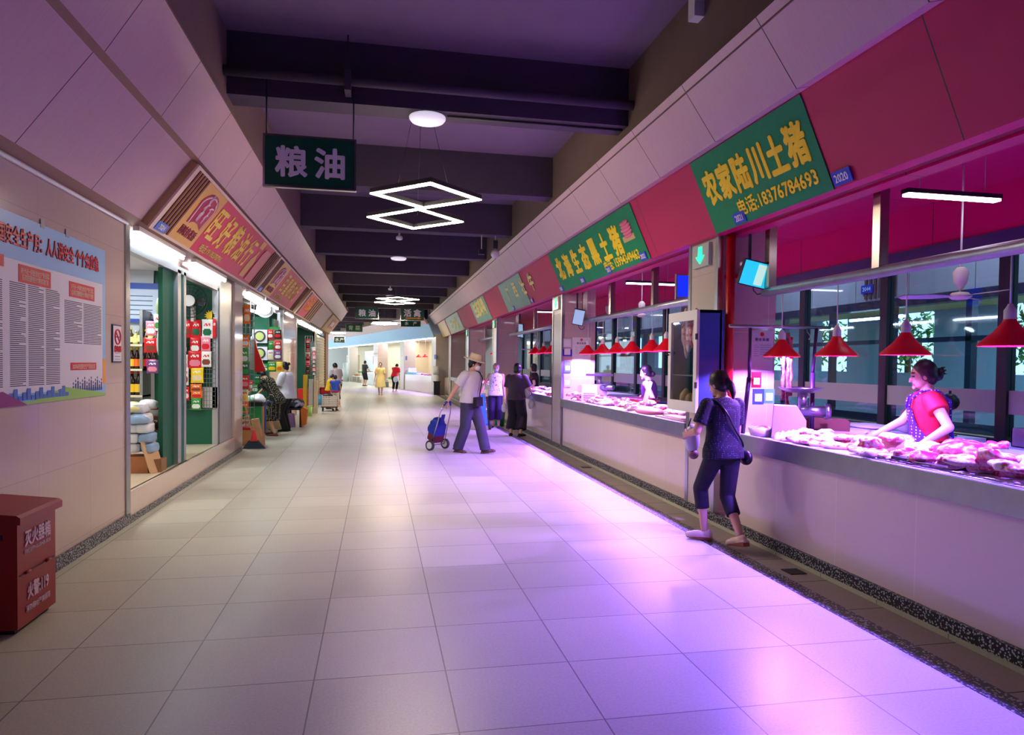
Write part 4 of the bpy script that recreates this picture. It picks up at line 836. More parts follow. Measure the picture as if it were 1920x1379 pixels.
# ================================================================== left shops
M_dgreen = mat('shop_green', (8, 88, 62), .5, noise=.06, nscale=3); M_alu = mat('aluminium', (190, 192, 196), .35, .9); M_wire = mat('wire_grey', (150, 150, 150), .4, .8)
FZ = .30
struct('wall_shop_side', MB().box(-5.9, 11.42, FZ, -2.44, 11.5, 2.95), M_dgreen); struct('wall_shop_rear', MB().box(-6, 7.3, FZ, -5.9, 11.5, 2.95), M_white)
struct('wall_shop_panel', MB().box(-5.9, 11.38, FZ, -3.33, 11.42, 2.95), mat('shop_grey', (190, 196, 204), .6))
struct('trim_30', MB().box(-2.5, 9.22, FZ, -2.42, 9.36, 2.72).box(-2.5, 9.5, FZ, -2.42, 9.6, 2.72).box(-2.5, 11.40, FZ, -2.42, 11.48, 2.72).box(-2.52, 7.33, 2.68, -2.42, 11.48, 2.76), M_alu)
struct('door_1', MB().box(-2.52, 8.78, FZ, -2.47, 9.22, 2.7), M_dgreen); struct('trim_31', MB().box(-2.50, 9.36, FZ, -2.44, 9.5, 2.7), mat('jamb_teal', (60, 130, 120), .4))
struct('trim_32', MB().box(-2.6, 11.48, FZ, -2.405, 12.38, 2.95), M_steel); struct('trim_33', MB().box(-2.6, 7.33, 2.76, -2.42, 35, 2.96), M_colpink)
# shelf with bottles
t = thing('wall_shelf', 'three-tier shop shelf with bottles in the nearest left shop', 'shelf', (-3.75, 11.1, FZ)); SH = []
for py in (646, 692, 741):
    p = onY(262, py, 11.05); SH.append(p.z); wpart('board', MB().box(-4.4, 10.95, p.z-.03, -3.36, 11.35, p.z), mat('shelf_cream', (214, 206, 170), .5), t)
wpart('upright', MB().box(-3.40, 10.97, FZ, -3.36, 11.35, SH[0]+.5), M_wire, t); wpart('upright', MB().box(-4.4, 10.97, FZ, -4.36, 11.35, SH[0]+.5), M_wire, t)
wpart('back_grid', (lambda m: [m.cyl((-3.42-.09*i, 11.34, FZ), (-3.42-.09*i, 11.34, 1.75), .003, n=4) for i in range(10)]+[m.cyl((-4.3, 11.34, .5+.12*i), (-3.4, 11.34, .5+.12*i), .003, n=4) for i in range(10)] and m)(MB()), M_wire, t)
def bottle(x, y, z, h, r, rgb, cap, lab, label_rgb, grp):
    t = thing('sauce_bottle', lab, 'bottle', (x, y, z), 0, grp)
    part('body', MB().lathe([(r, 0), (r, h*.55), (r*.45, h*.72), (r*.35, h*.86)], n=12), mat('bot_%d_%d_%d' % rgb, rgb, .15), t)
    part('cap', MB().lathe([(r*.42, h*.86), (r*.42, h)], n=10), mat('cap_%d_%d_%d' % cap, cap, .4), t)
    part('paper_label', MB().lathe([(r*1.02, h*.12), (r*1.02, h*.45)], n=12, cap=False), mat('lab_%d_%d_%d' % label_rgb, label_rgb, .5), t)
for k in range(6):
    p = onY(243+k*9.5, 640, 11.0); h = (.24, .2, .3, .22, .27, .18)[k]
    bottle(p.x, 11.05, SH[0], h, .045, ((70, 60, 30), (200, 190, 120), (90, 100, 60), (40, 30, 20), (220, 190, 60), (60, 40, 30))[k], ((220, 180, 40), (200, 200, 200), (210, 40, 40))[k % 3], 'bottle on the top shelf of the nearest shop, %s from the left' % ['first', 'second', 'third', 'fourth', 'fifth', 'sixth'][k], (230, 220, 150), 'bottles on the top shelf')
for k in range(5):
    p = onY(245+k*10, 690, 11.0); bottle(p.x, 11.05, SH[1], .32, .045, (40, 16, 10), ((230, 190, 40), (230, 190, 40), (200, 60, 40), (60, 20, 30), (200, 200, 200))[k], 'dark sauce bottle on the middle shelf, %s from the left' % ['first', 'second', 'third', 'fourth', 'fifth'][k], ((236, 190, 50), (236, 110, 30), (240, 120, 30), (200, 40, 60), (220, 90, 120))[k], 'bottles on the middle shelf')
for k in range(2):
    p = onY(245+k*13, 740, 11.0); bottle(p.x, 11.05, SH[2], .36, .06, (30, 14, 10), (190, 30, 30), '%s dark bottle with a red cap on the low shelf' % ['left', 'right'][k], (236, 190, 50), 'bottles on the low shelf')
# wall notices in the shop
a, b = onY(232, 530, 11.36), onY(303, 606, 11.36)
t = thing('wall_notice', 'pale notice board with a blue band inside the nearest shop', 'poster', (a.x, 11.37, b.z)); wpart('board', MB().box(a.x-.3, 11.36, b.z, b.x, 11.38, a.z), mat('notice_pale', (190, 206, 228), .5), t); wpart('band', MB().box(a.x-.3, 11.355, a.z-.09, b.x, 11.36, a.z), mat('notice_blue', (50, 80, 170), .5), t); wpart('band', MB().box(a.x-.3, 11.355, b.z, b.x, 11.36, b.z+.05), mat('notice_blue', (50, 80, 170), .5), t)
wpart('print', (lambda m: [m.box(a.x+.05+.5*(k % 2), 11.356, a.z-.2-.07*(k//2), a.x+.4+.5*(k % 2), 11.36, a.z-.19-.07*(k//2)) for k in range(14)] and m)(MB()), M_ink, t)
a, b = onY(240, 485, 11.2), onY(305, 503, 11.2)
t = thing('yellow_banner', 'yellow strip of advertising under the shop ceiling', 'banner', (a.x, 11.2, b.z)); wpart('strip', MB().box(a.x-.2, 11.2, b.z, b.x, 11.22, a.z), mat('strip_yellow', (240, 206, 40), .5), t); txt('中国', .14, ((a.x+b.x)/2+.3, 11.195, (a.z+b.z)/2), (1, 0, 0), (0, 0, 1), M_pr2, t, 'words', .006); wpart('wire', MB().cyl((b.x-.1, 11.21, a.z), (b.x-.1, 11.21, 2.95), .004, n=5), M_wire, t)
# packets hanging on the green wall
PKC = {'red': (206, 24, 36), 'black': (40, 34, 34), 'white': (228, 228, 222), 'yellow': (240, 206, 40), 'orange': (230, 110, 30), 'green': (50, 140, 60), 'dkgreen': (20, 96, 60), 'brown': (120, 60, 40), 'purple': (110, 60, 120), 'pink': (226, 130, 150), 'cream': (226, 206, 160), 'blue': (60, 110, 190)}
def packet_mesh():
    mb = MB(); n, k = 11, 15; F = []; top = []; bot = []
    for j in range(k):
        for i in range(n):
            u, v = i/(n-1)*2-1, j/(k-1)*2-1; z = .30*max(0, 1-u*u)**.6*max(0, 1-v**6)**.7+.02*math.sin(u*5+v*7)*(1-abs(v))
            top.append((u*.47*(1-.05*(1-v*v)), -z, v*.48)); bot.append((u*.47*(1-.05*(1-v*v)), z*.4+.006, v*.48))
    for j in range(k-1):
        for i in range(n-1): q = j*n+i; F.append((q, q+1, q+n+1, q+n))
    mb.add(top, F, True)
    for q in range(len(mb.m)):
        j, i = divmod(q, n-1); u, v = (i+.5)/(n-1)*2-1, (j+.5)/(k-1)*2-1
        mb.m[q] = 1 if (u/.8)**2+((v+.35)/.42)**2 < 1 else (2 if .28 < v < .62 and abs(u) < .65 and (i+j) % 3 else 0)
    mb.add(bot, [f[::-1] for f in F], True); return mb
PKM = {}
def packet(x, y, z, w_, h_, c1, c2, lab, grp, rz=0, tilt=0):
    if (c1, c2) not in PKM:
        c3 = 'white' if c1 not in ('white', 'cream') else ('red' if c2 != 'red' else 'dkgreen')
        PKM[c1, c2] = packet_mesh().mesh('snack_packet', [mat('pack_'+c, PKC[c], .28) for c in (c1, c2, c3)])
    o = link('snack_packet', PKM[c1, c2], None, (x, y, z)); o.scale = (w_, .35*w_, h_); o.rotation_euler = (tilt, 0, rz); tag(o, lab, 'packet', grp); return o
t = thing('wire_grid', 'hanging wire grid holding packets on the green shop wall', 'rack', (-2.95, 11.38, 1.0))
a, b = onY(338, 600, 11.36), onY(403, 768, 11.36)
wpart('grid', (lambda m: [m.cyl((a.x+(b.x-a.x)*i/12, 11.38, b.z), (a.x+(b.x-a.x)*i/12, 11.38, a.z), .004, n=4) for i in range(13)]+[m.cyl((a.x, 11.375, b.z+(a.z-b.z)*i/20), (b.x, 11.375, b.z+(a.z-b.z)*i/20), .004, n=4) for i in range(21)] and m)(MB()), M_wire, t)
rows = [(351, 617, 15, 32, 'red', 'brown', 'red packet at the left of the top row'), (368, 617, 17, 32, 'red', 'dkgreen', 'red and green packet in the middle of the top row'), (389, 617, 19, 34, 'white', 'dkgreen', 'white and green packet in the top row'), (402, 616, 6, 34, 'red', 'red', 'red bag edge at the right of the top row'),
 (346, 650, 10, 30, 'black', 'white', 'dark packet at the left of the second row'), (366, 648, 18, 28, 'red', 'white', 'red packet in the second row'), (386, 645, 17, 27, 'pink', 'red', 'pink packet at the right of the second row'),
 (347, 680, 10, 28, 'white', 'pink', 'pale packet at the left of the third row'), (366, 675, 24, 32, 'red', 'pink', 'large bright red packet in the third row'), (387, 674, 18, 28, 'white', 'brown', 'white packet with a brown window in the third row'),
 (348, 706, 11, 32, 'white', 'brown', 'white packet at the left of the fourth row'), (370, 704, 22, 28, 'yellow', 'cream', 'yellow packet of biscuits in the fourth row'), (368, 728, 20, 14, 'orange', 'brown', 'upper orange packet'), (369, 740, 20, 13, 'orange', 'red', 'lower orange packet'), (349, 738, 12, 24, 'red', 'white', 'red packet low on the left'), (368, 758, 18, 22, 'green', 'white', 'green and white packet at the very bottom')]
for (px, py, w_, h_, c1, c2, lab) in rows:
    p = onY(px, py, 11.33); s = 11.4/1290; packet(p.x, 11.32, p.z, w_*s, h_*s, c1, c2, lab+' on the green shop wall', None)
p = onY(391, 746, 11.37); single('paper_sheet', MB().box(p.x-.1, 11.40, p.z-.16, p.x+.13, 11.42, p.z+.16), mat('paper_grey', (206, 206, 200), .7), 'white sheet with print low on the green shop wall', 'paper')
p = onY(393, 592, 11.38); st = []
for k in range(24): r = .085 if k % 2 else .05; st.append((r*math.cos(k*PI/12), r*math.sin(k*PI/12)))
single('price_star', MB().prism(st, (p.x, 11.40, p.z), (1, 0, 0), (0, 0, 1), (0, .01, 0)), mat('pack_yellow', PKC['yellow'], .3), 'yellow starburst price tag above the packets', 'price tag')
# wall fan
p = onY(357, 565, 11.2); t = thing('wall_fan', 'round black wire wall fan with a white hub in the nearest shop', 'fan', (p.x, 11.2, p.z)); R_ = .25
wpart('cage', (lambda m: [m.tube([(p.x+R_*k*math.cos(i*PI/12), 11.16+.03*(1-k), p.z+R_*k*math.sin(i*PI/12)) for i in range(24)], .004 if k < 1 else .008, 5, True) for k in (.4, .6, .8, 1)]+[m.cyl((p.x, 11.12, p.z), (p.x+R_*math.cos(i*PI/10), 11.16, p.z+R_*math.sin(i*PI/10)), .003, n=4) for i in range(20)] and m)(MB()), M_black, t)
wpart('hub', MB().cyl((p.x, 11.1, p.z), (p.x, 11.14, p.z), .085), M_white, t); wpart('motor', MB().cyl((p.x, 11.2, p.z), (p.x, 11.34, p.z), .07), M_black, t)
for k in range(3):
    M = Matrix.Rotation(k*2*PI/3, 3, 'Y'); wpart('blade', MB().add([Vector((p.x, 11.18, p.z))+M@Vector(q) for q in ((.04, 0, -.03), (.2, -.02, -.08), (.22, -.01, 0), (.18, .01, .06), (.04, 0, .03))], [(0, 1, 2, 3, 4)]), mat('fan_smoke', (60, 64, 70), .3), t)
wpart('arm', MB().box(p.x-.02, 11.3, p.z-.3, p.x+.02, 11.42, p.z), M_white, t)
# hanging plastic bags by the green door
M_bagc = mat('bag_clear', (214, 226, 222), .15, trans=.35); M_bagg = mat('bag_green', (150, 200, 170), .3)
p = onX(310, 670, -2.58)
mb = blob(.09, .12, .33, 201, .25, 5, 16, 12, False); mb.v = [Vector((p.x+q.x, p.y+q.y, p.z+q.z)) for q in mb.v]
t = thing('hanging_bag', 'clear plastic bags with a red bow hanging on the green door', 'bag', (p.x, p.y, p.z-.3)); wpart('bag', mb, M_bagc, t)
bw = MB(); pb2 = onX(306, 616, -2.58)
for dx, dz in ((.07, .03), (-.07, .02), (.05, -.05), (-.04, -.05)): bw.ell((pb2.x, pb2.y+dx, pb2.z+dz), (.04, .07, .045), n=10, k=6)
wpart('bow', bw, mat('pack_red', PKC['red'], .3), t)
mb = blob(.07, .1, .12, 203, .3, 6, 14, 9, False); p = onX(303, 585, -2.62); mb.v = [Vector((p.x+q.x, p.y+q.y, p.z+q.z)) for q in mb.v]; single('gourd_bag', mb, mat('pale_green', (170, 196, 140), .4), 'pale green bagged melon hanging above the red bow', 'bag')
for px, py, w_, h_, c1, c2, lab in ((282, 648, 22, 26, 'red', 'brown', 'red packet of nuts hanging before the shelf'), (286, 688, 20, 24, 'purple', 'pink', 'purple packet hanging before the shelf'), (283, 616, 18, 26, 'pink', 'white', 'pink box beside the top-shelf bottles'), (296, 605, 14, 30, 'white', 'green', 'green and white packet by the door edge')):
    p = onY(px, py, 10.6); s = 10.7/1290; packet(p.x, 10.6, p.z, w_*s, h_*s, c1, c2, lab, None)
# goods on the shop floor
def crate(x0, y0, z0, x1, y1, z1, rgb, lab, name='carton', cat='box', grp=None, rz=0):
    t_ = MB().obox(((x0+x1)/2, (y0+y1)/2, (z0+z1)/2), (abs(x1-x0), abs(y1-y0), abs(z1-z0)), rotz(rz)); return single(name, t_, mat('%s_%d_%d_%d' % ((name,)+rgb), rgb, .7, noise=.08, nscale=9), lab, cat, grp)
QY = 8.55; q0, q1, q2 = onY(245, 800, QY).x, onY(277, 800, QY).x, onY(300, 800, QY).x
crate(q0-.1, QY, FZ, q1, QY+.3, FZ+.19, (176, 112, 70), 'open cardboard carton under the white packs')
crate(q1+.02, QY+.05, FZ, q2-.0, QY+.25, FZ+.15, (150, 110, 76), 'small cardboard carton behind the leaning sheet')
p = onX(306, 866, -2.50); single('cardboard_sheet', MB().slab((-2.53, 8.50, FZ), (-2.44, 8.70, FZ), (-2.55, 8.73, FZ+.36), (-2.64, 8.53, FZ+.36), (.012, -.006, .003)), mat('card_tan', (206, 166, 124), .7), 'leaning sheet of brown cardboard beside the green door', 'cardboard')
rn = random.Random(5)
M_pk = [mat('tissue_white', (232, 232, 238), .35), mat('tissue_blue', (150, 180, 216), .35), mat('tissue_lemon', (230, 220, 150), .35)]
for r_ in range(5):
    for c_ in range(3):
        x = q1-.02-.15*c_+rn.uniform(-.02, .02)-.02*r_; z = FZ+.20+r_*.115
        mb = blob(.076, .14, .055, 210+r_*3+c_, .13, 12, 24, 14, False, .45); mb.v = [Vector((x+q.x, QY+.14+q.y+rn.uniform(-.01, .01), z+.05+q.z)) for q in mb.v]
        single('tissue_pack', mb, M_pk[0 if rn.random() < .75 else rn.randrange(3)], 'wrapped tissue pack in the white pile on the carton', 'packet', 'tissue packs piled in the nearest shop')
for k, (dx, dy, z, m_, lab) in enumerate(((-.1, -.02, 1.0, 'tissue_lemon', 'yellowish bag on top of the white pile, left'), (.02, .16, 1.02, 'tissue_white', 'large white bag on top of the tissue pile'), (-.02, -.05, .87, 'tissue_blue', 'blue-white bag on the front of the tissue pile'))):
    mb = blob(.12, .13, .07, 230+k, .35, 7); mb.v = [Vector((q1-.1+dx+q.x, QY+.12+dy+q.y, z+q.z)) for q in mb.v]; single('soft_bag', mb, mat(m_, (230, 230, 230), .35), lab, 'bag')
p = onY(290, 768, 9.1); packet(p.x, 9.1, p.z, .16, .24, 'red', 'white', 'shiny red and silver packet by the green door', None, .2, .3)
p = onY(286, 795, 9.1); packet(p.x, 9.1, p.z, .2, .2, 'brown', 'black', 'dark brown packet under the shiny red one', None, .2, .3)
t = thing('low_table', 'low shelf table holding dark goods behind the white pile', 'table', (-2.9, 9.0, FZ)); wpart('top', MB().box(-3.2, 8.98, .62, -2.72, 9.3, .64), M_woodl, t)
for sx, sy in ((-3.18, 9.0), (-2.75, 9.0), (-3.18, 9.26), (-2.75, 9.26)): wpart('leg', MB().box(sx, sy, FZ, sx+.03, sy+.03, .62), M_woodl, t)
p = onX(346, 835, -2.6); mb = blob(.13, .2, .3, 240, .12, 4, 16, 10, False); mb.v = [Vector((-2.68+q.x, 10.05+q.y, FZ+.32+q.z*1.05)) for q in mb.v]; single('rice_sack', mb, mat('sack_pink', (214, 184, 180), .8), 'tall pale sack standing inside the right doorway', 'sack')
packet(-2.56, 9.82, FZ+.2, .14, .36, 'orange', 'red', 'orange striped packet leaning on the pale sack', None, 1.2)
lamp('shop_fill_light', 'AREA', (-3.6, 9.4, 2.9), 60, (.9, .97, 1), None, .2, 2.5)  # added area light with no fixture, brightens the nearest shop
# ------------------------------------------------------------------ second shop
struct('wall_shop_partition', MB().box(-5.9, 12.5, 0, -2.6, 12.6, 2.95).box(-5.9, 18.4, 0, -2.45, 18.5, 2.95).box(-5.0, 12.6, 0, -4.9, 18.4, 2.95), M_dgreen)
struct('column_left', MB().box(-2.9, 18.5, 0, -2.36, 21.4, 2.95), M_colpink); struct('trim_34', MB().box(-2.42, 17.9, 0, -2.36, 18.02, 2.8).box(-2.42, 18.38, 0, -2.345, 18.5, 2.9).box(-2.42, 21.4, 0, -2.345, 21.55, 2.9), M_alu)
struct('door_2', MB().box(-2.44, 17.2, .0, -2.40, 17.9, 2.6), M_dgreen)
lamp('shop_fill_light', 'AREA', (-3.3, 15.5, 2.9), 70, (.9, .97, 1), None, .3, 2.5)  # added fill for the second shop, no tube modelled here
lamp('shop_fill_light', 'AREA', (-3.2, 24.5, 2.9), 70, (.9, .97, 1), None, .3, 4)  # added fill for the third shop, likewise without a fixture
p = onY(497, 580, 15.2); t = thing('wall_fan', 'white round fan beside a bright tube in the second shop', 'fan', p)
wpart('cage', (lambda m: [m.tube([(p.x+.17*k*math.cos(i*PI/12), 15.2, p.z+.17*k*math.sin(i*PI/12)) for i in range(24)], .012, 5, True) for k in (.85, 1)] and m)(MB()), M_white, t); wpart('hub', MB().cyl((p.x, 15.15, p.z), (p.x, 15.3, p.z), .125), M_white, t); wpart('bracket', MB().cyl((p.x, 15.25, p.z), (p.x, 15.25, 2.95), .02), M_white, t)
p1, p2 = onY(470, 582, 15.0), onY(492, 590, 15.0); t = thing('tube_light', 'short bright tube beside the white fan in the second shop', 'tube light', p1); wpart('tube', MB().cyl((p1.x, 15.0, p1.z), (p2.x, 14.6, p2.z), .03), M_tube, t); wpart('bracket', MB().cyl((p1.x, 15.0, p1.z), (p1.x, 15.0, 2.95), .01), M_white, t)
# racks in the second shop
def grid(xa, xb, y, za, zb, lab):
    t = thing('wire_grid', lab, 'rack', ((xa+xb)/2, y, za)); n = max(3, int((xb-xa)/.12)); k = max(3, int((zb-za)/.12))
    wpart('grid', (lambda m: [m.cyl((xa+(xb-xa)*i/n, y, 0 if i in (0, n) else za), (xa+(xb-xa)*i/n, y, zb), .006, n=4) for i in range(n+1)]+[m.cyl((xa, y, za+(zb-za)*i/k), (xb, y, za+(zb-za)*i/k), .005, n=4) for i in range(k+1)] and m)(MB()), M_wire, t)
def pks(Y, items, where):
    s = (Y+.1)/1290
    for (px, py, w_, h_, c1, c2, d) in items: p = onY(px, py, Y); packet(p.x, Y, p.z, w_*s, h_*s, c1, c2, '%s %s' % (d, where), None)
grid(onY(452, 700, 13.6).x, onY(476, 700, 13.6).x, 13.65, .35, 2.6, 'wire rack of bags at the edge of the second shop')
pks(13.6, [(463, 590, 13, 34, 'orange', 'cream', 'orange sachet sheet'), (460, 640, 14, 22, 'orange', 'white', 'orange and white bag'), (458, 668, 16, 26, 'green', 'white', 'upper green bag'), (459, 692, 17, 26, 'dkgreen', 'green', 'lower green bag'), (459, 716, 16, 24, 'red', 'pink', 'red bag'), (458, 742, 15, 22, 'cream', 'yellow', 'cream bag'), (459, 764, 14, 20, 'orange', 'green', 'lowest orange and green bag')], 'on the wire rack at the second shop entrance')
t = thing('hanging_bag', 'white and red plastic bags hanging in the second shop', 'bag', onY(476, 690, 14.4)); p = onY(476, 662, 14.4)
wpart('bag', MB().lathe([(.03, .33), (.07, .25), (.13, -.1), (.15, -.32), (.02, -.33)], (p.x-.02, 14.4, p.z), 12, True, .9, .5), M_bagc, t); wpart('red_bag', MB().prism([(0, .3), (.05, .1), (.22, -.35), (.0, -.38)], (p.x+.02, 14.3, p.z), (1, 0, 0), (0, 0, 1), (0, .05, 0)), mat('pack_red', PKC['red'], .3), t)
wpart('hook', MB().cyl((p.x, 14.4, p.z+.3), (p.x, 14.4, 2.95), .006), M_wire, t)
M_lid = mat('plate_label', (196, 210, 120), .5)
for k, py in enumerate((631, 663)):
    p = onY(487, py, 16.4); t = thing('plate_pack', '%s pack of plates with a round green label on the green wall' % ['upper', 'lower'][k], 'packet', p, 0, 'plate packs'); wpart('wrap', MB().box(p.x-.16, 16.40, p.z-.15, p.x+.16, 16.46, p.z+.15), mat('tissue_white', (226, 226, 232), .35), t)
    wpart('ring', MB().cyl((p.x, 16.39, p.z), (p.x, 16.40, p.z), .125, n=24), M_ink, t); wpart('label', MB().cyl((p.x, 16.38, p.z), (p.x, 16.395, p.z), .09, n=24), M_lid, t)
struct('wall_shop_screen', MB().box(onY(474, 650, 16.5).x, 16.47, .6, onY(504, 650, 16.5).x, 16.55, 2.6), M_dgreen)
t = thing('display_rack', 'cream rack of noodle packets beside the plate packs', 'rack', onY(515, 760, 16.5)); a, b = onY(499, 618, 16.5), onY(529, 676, 16.5)
wpart('board', MB().box(a.x, 16.5, .05, b.x, 16.54, a.z), mat('rack_cream', (226, 190, 150), .6), t); wpart('header', MB().box(a.x+.05, 16.48, a.z, b.x-.05, 16.52, a.z+.06), mat('pack_green', PKC['green'], .3), t)
pks(16.42, [(507, 627, 11, 17, 'red', 'white', 'red noodle packet top left'), (521, 627, 13, 17, 'black', 'red', 'black noodle packet top right'), (508, 648, 9, 14, 'green', 'green', 'plain green card left'), (521, 648, 12, 17, 'red', 'white', 'white bowl packet right'), (507, 666, 12, 18, 'white', 'cream', 'pale packet low left'), (521, 666, 13, 17, 'purple', 'white', 'mauve packet low right')], 'on the cream display rack')
t = thing('goods_table', 'shop table under bags and green packets behind the woman in the dotted dress', 'table', (-2.75, 16.6, 0)); wpart('top', MB().box(-3.3, 15.6, .72, -2.42, 16.9, .76), M_black, t)
for sx, sy in ((-3.28, 15.62), (-2.46, 15.62), (-3.28, 16.84), (-2.46, 16.84)): wpart('leg', MB().box(sx, sy, 0, sx+.04, sy+.04, .72), M_black, t)
pks(15.9, [(510, 688, 16, 18, 'green', 'yellow', 'bright green packet'), (524, 688, 12, 18, 'yellow', 'orange', 'yellow packet'), (497, 690, 10, 14, 'green', 'white', 'small green packet')], 'on the goods table behind the dotted dress'); 
pks(15.2, [(482, 712, 12, 18, 'dkgreen', 'green', 'teal bag'), (478, 728, 12, 16, 'green', 'white', 'leafy green bag'), (470, 722, 9, 18, 'red', 'white', 'red bag')], 'at the left end of the second shop')
for k, (px, py, rr, c, lab) in enumerate(((483, 745, .13, 'tissue_white', 'white bag bundle on the black box'), (473, 738, .12, 'bag_green', 'light green bag on the black box'))):
    p = onY(px, py, 15.0); mb = blob(rr*1.2, rr, rr*.8, 260+k, .5, 9); mb.v = [Vector((p.x+q.x, 15.0+q.y, .75+q.z)) for q in mb.v]; single('soft_bag', mb, mat(c, (230, 230, 230), .35), lab, 'bag')
t = thing('storage_box', 'black lidded box with a green body beside the dotted dress', 'box', onZ(480, 818)); a, b = onY(463, 758, 14.9), onY(494, 790, 14.9)
wpart('lid', MB().box(a.x, 14.8, .68, b.x, 15.2, .76), M_black, t); wpart('body', MB().box(a.x+.05, 14.83, .0, b.x-.03, 15.17, .68), mat('box_green', (40, 140, 76), .5), t)
t = thing('wooden_step', 'small wooden crate shelf on the floor at the second shop', 'crate', onZ(460, 815)); p = onY(458, 800, 13.8); wpart('crate', MB().box(p.x-.14, 13.7, .0, p.x+.17, 14.0, .3), mat('crate_pine', (200, 140, 90), .6), t); wpart('goods', MB().box(p.x-.12, 13.72, .3, p.x+.14, 13.98, .36), mat('pack_red', PKC['red'], .3), t)
pks(13.75, [(456, 786, 8, 16, 'green', 'yellow', 'green tin'), (462, 788, 10, 18, 'white', 'pink', 'white and pink bag')], 'standing on the small wooden crate')
# broom and dustpan
a, b = onZ(478, 842), onY(452, 735, 13.6)
t = thing('broom', 'broom with a light handle and red collar leaning at the second shop', 'broom', (a.x, a.y, 0)); hd = Vector((a.x-.02, a.y+.02, .16))
wpart('handle', MB().cyl(hd, (b.x+.02, 13.55, b.z), .012), mat('wood_pale', (190, 140, 110), .5), t); wpart('collar', MB().cyl(hd+Vector((0, 0, .18)), hd-Vector((0, 0, .02)), .02, .07), mat('collar_red', (230, 60, 70), .4), t); wpart('bristles', MB().prism([(-.2, 0), (.2, 0), (.07, .15), (-.09, .15)], (a.x-.02, a.y, .0), (1, 0, 0), (0, 0, 1), (0, .08, 0)), mat('bristle_navy', (50, 64, 84), .9), t)
a = onZ(494, 838); t = thing('dustpan', 'wooden long-handled dustpan with a blue hook standing by the broom', 'dustpan', (a.x, a.y, 0))
wpart('handle', MB().box(a.x-.02, a.y, .0, a.x+.025, a.y+.03, .75), mat('wood_pale', (190, 140, 110), .5), t); wpart('hook', MB().tube([(a.x+.03, a.y, .25), (a.x+.03, a.y, .78), (a.x+.07, a.y, .85), (a.x+.13, a.y, .84), (a.x+.16, a.y, .80)], .017), mat('hook_blue', (60, 80, 140), .4), t); wpart('pan', MB().prism([(-.22, .5), (-.1, .52), (.02, .02), (-.06, .0)], (a.x-.02, a.y+.02, .0), (1, 0, 0), (0, 0, 1), (0, .22, 0)), M_woodl, t)
# bench with goods, buckets, crate trolley
t = thing('bench', 'dark bench loaded with folded dark cloth right of the woman in white', 'bench', onZ(555, 800)); c = onZ(553, 802); cy = c.y; x0, x1 = onY(536, 790, cy).x, onY(574, 790, cy).x
wpart('top', MB().box(x0, cy, .42, x1-.08, cy+.6, .47), M_black, t)
for sx in (x0+.02, x1-.16): wpart('leg', MB().box(sx, cy+.02, 0, sx+.05, cy+.07, .42), mat('leg_maroon', (60, 30, 36), .5), t); wpart('leg', MB().box(sx, cy+.5, 0, sx+.05, cy+.55, .42), mat('leg_maroon', (60, 30, 36), .5), t)
mb = blob((x1-x0)*.42, .26, .13, 280, .3, 5); mb.v = [Vector(((x0+x1)/2-.04+q.x, cy+.3+q.y, .475+q.z)) for q in mb.v]; single('cloth_pile', mb, blotch('cloth_dark', ((40, 40, 60), (180, 180, 200)), 8, .7, (.5, .55)), 'heap of dark and grey cloth on the bench', 'cloth')
single('orange_bag', MB().prism([(0, 0), (.1, .04), (.13, .4), (.02, .47), (-.03, .4)], (x1-.1, cy-.02, .03), (1, 0, 0), (0, 0, 1), (0, .25, 0)), mat('bag_orange', (216, 120, 40), .6), 'orange bag hanging at the right end of the bench', 'bag')
single('purple_stool', MB().lathe([(.14, 0), (.11, .32), (.12, .33), (.0, .34)], (x0+.08, cy+.1, 0), 14), mat('stool_purple', (180, 140, 206), .5), 'small lilac plastic stool under the bench', 'stool')
def bucket(px, py, w_, h_, rgb, lab, name='bucket', cyl=True):
    c = onZ(px, py); s = c.y/1290; r, h = w_*s/2, h_*s; t = thing(name, lab, 'bucket', (c.x, c.y+r, 0))
    wpart('body', MB().lathe([(r*.82, 0), (r, h), (r*.93, h), (r*.78, .02)], (c.x, c.y+r, 0), 18), mat('bkt_%d_%d_%d' % rgb, rgb, .4), t); wpart('rim', MB().lathe([(r*.98, h*.96), (r*1.06, h*.97), (r*1.06, h), (r*.95, h*1.005)], (c.x, c.y+r, 0), 18), mat('bkt_%d_%d_%d' % rgb, rgb, .4), t); return c
bucket(579, 781, 12, 18, (170, 220, 110), 'lime green bucket behind the bench')
c = onZ(571, 762); crate(c.x-.24, c.y, 0, c.x+.24, c.y+.4, .62, (206, 34, 30), 'tall red plastic crate by the pink pillar', 'plastic_crate', 'crate')
bucket(588, 763, 13, 17, (176, 104, 62), 'brown bucket with a pale lid beside the red crate'); bucket(598, 760, 15, 18, (80, 180, 220), 'light blue bucket behind the brown one'); bucket(604, 748, 24, 20, (200, 30, 40), 'red basin in front of the child in yellow')
c = onZ(617, 772); cx, cy = c.x, c.y; wd = onY(632, 760, cy).x-onY(602, 760, cy).x
t = thing('platform_trolley', 'small flat trolley on castors carrying a white crate', 'trolley', (cx, cy+.2, 0)); wpart('deck', MB().box(cx-wd*.5, cy, .12, cx+wd*.5, cy+.45, .16), M_wood, t)
for sx in (-.42, .42):
    for sy in (.06, .38): wpart('castor', MB().cyl((cx+wd*sx-.015, cy+sy, .045), (cx+wd*sx+.015, cy+sy, .045), .045).cyl((cx+wd*sx, cy+sy, .05), (cx+wd*sx, cy+sy, .12), .015), M_black, t)
t = thing('plastic_crate', 'white slotted plastic crate on the flat trolley', 'crate', (cx, cy+.2, .16)); mb = MB(); hw = wd*.48
mb.box(cx-hw, cy+.02, .16, cx+hw, cy+.43, .18)
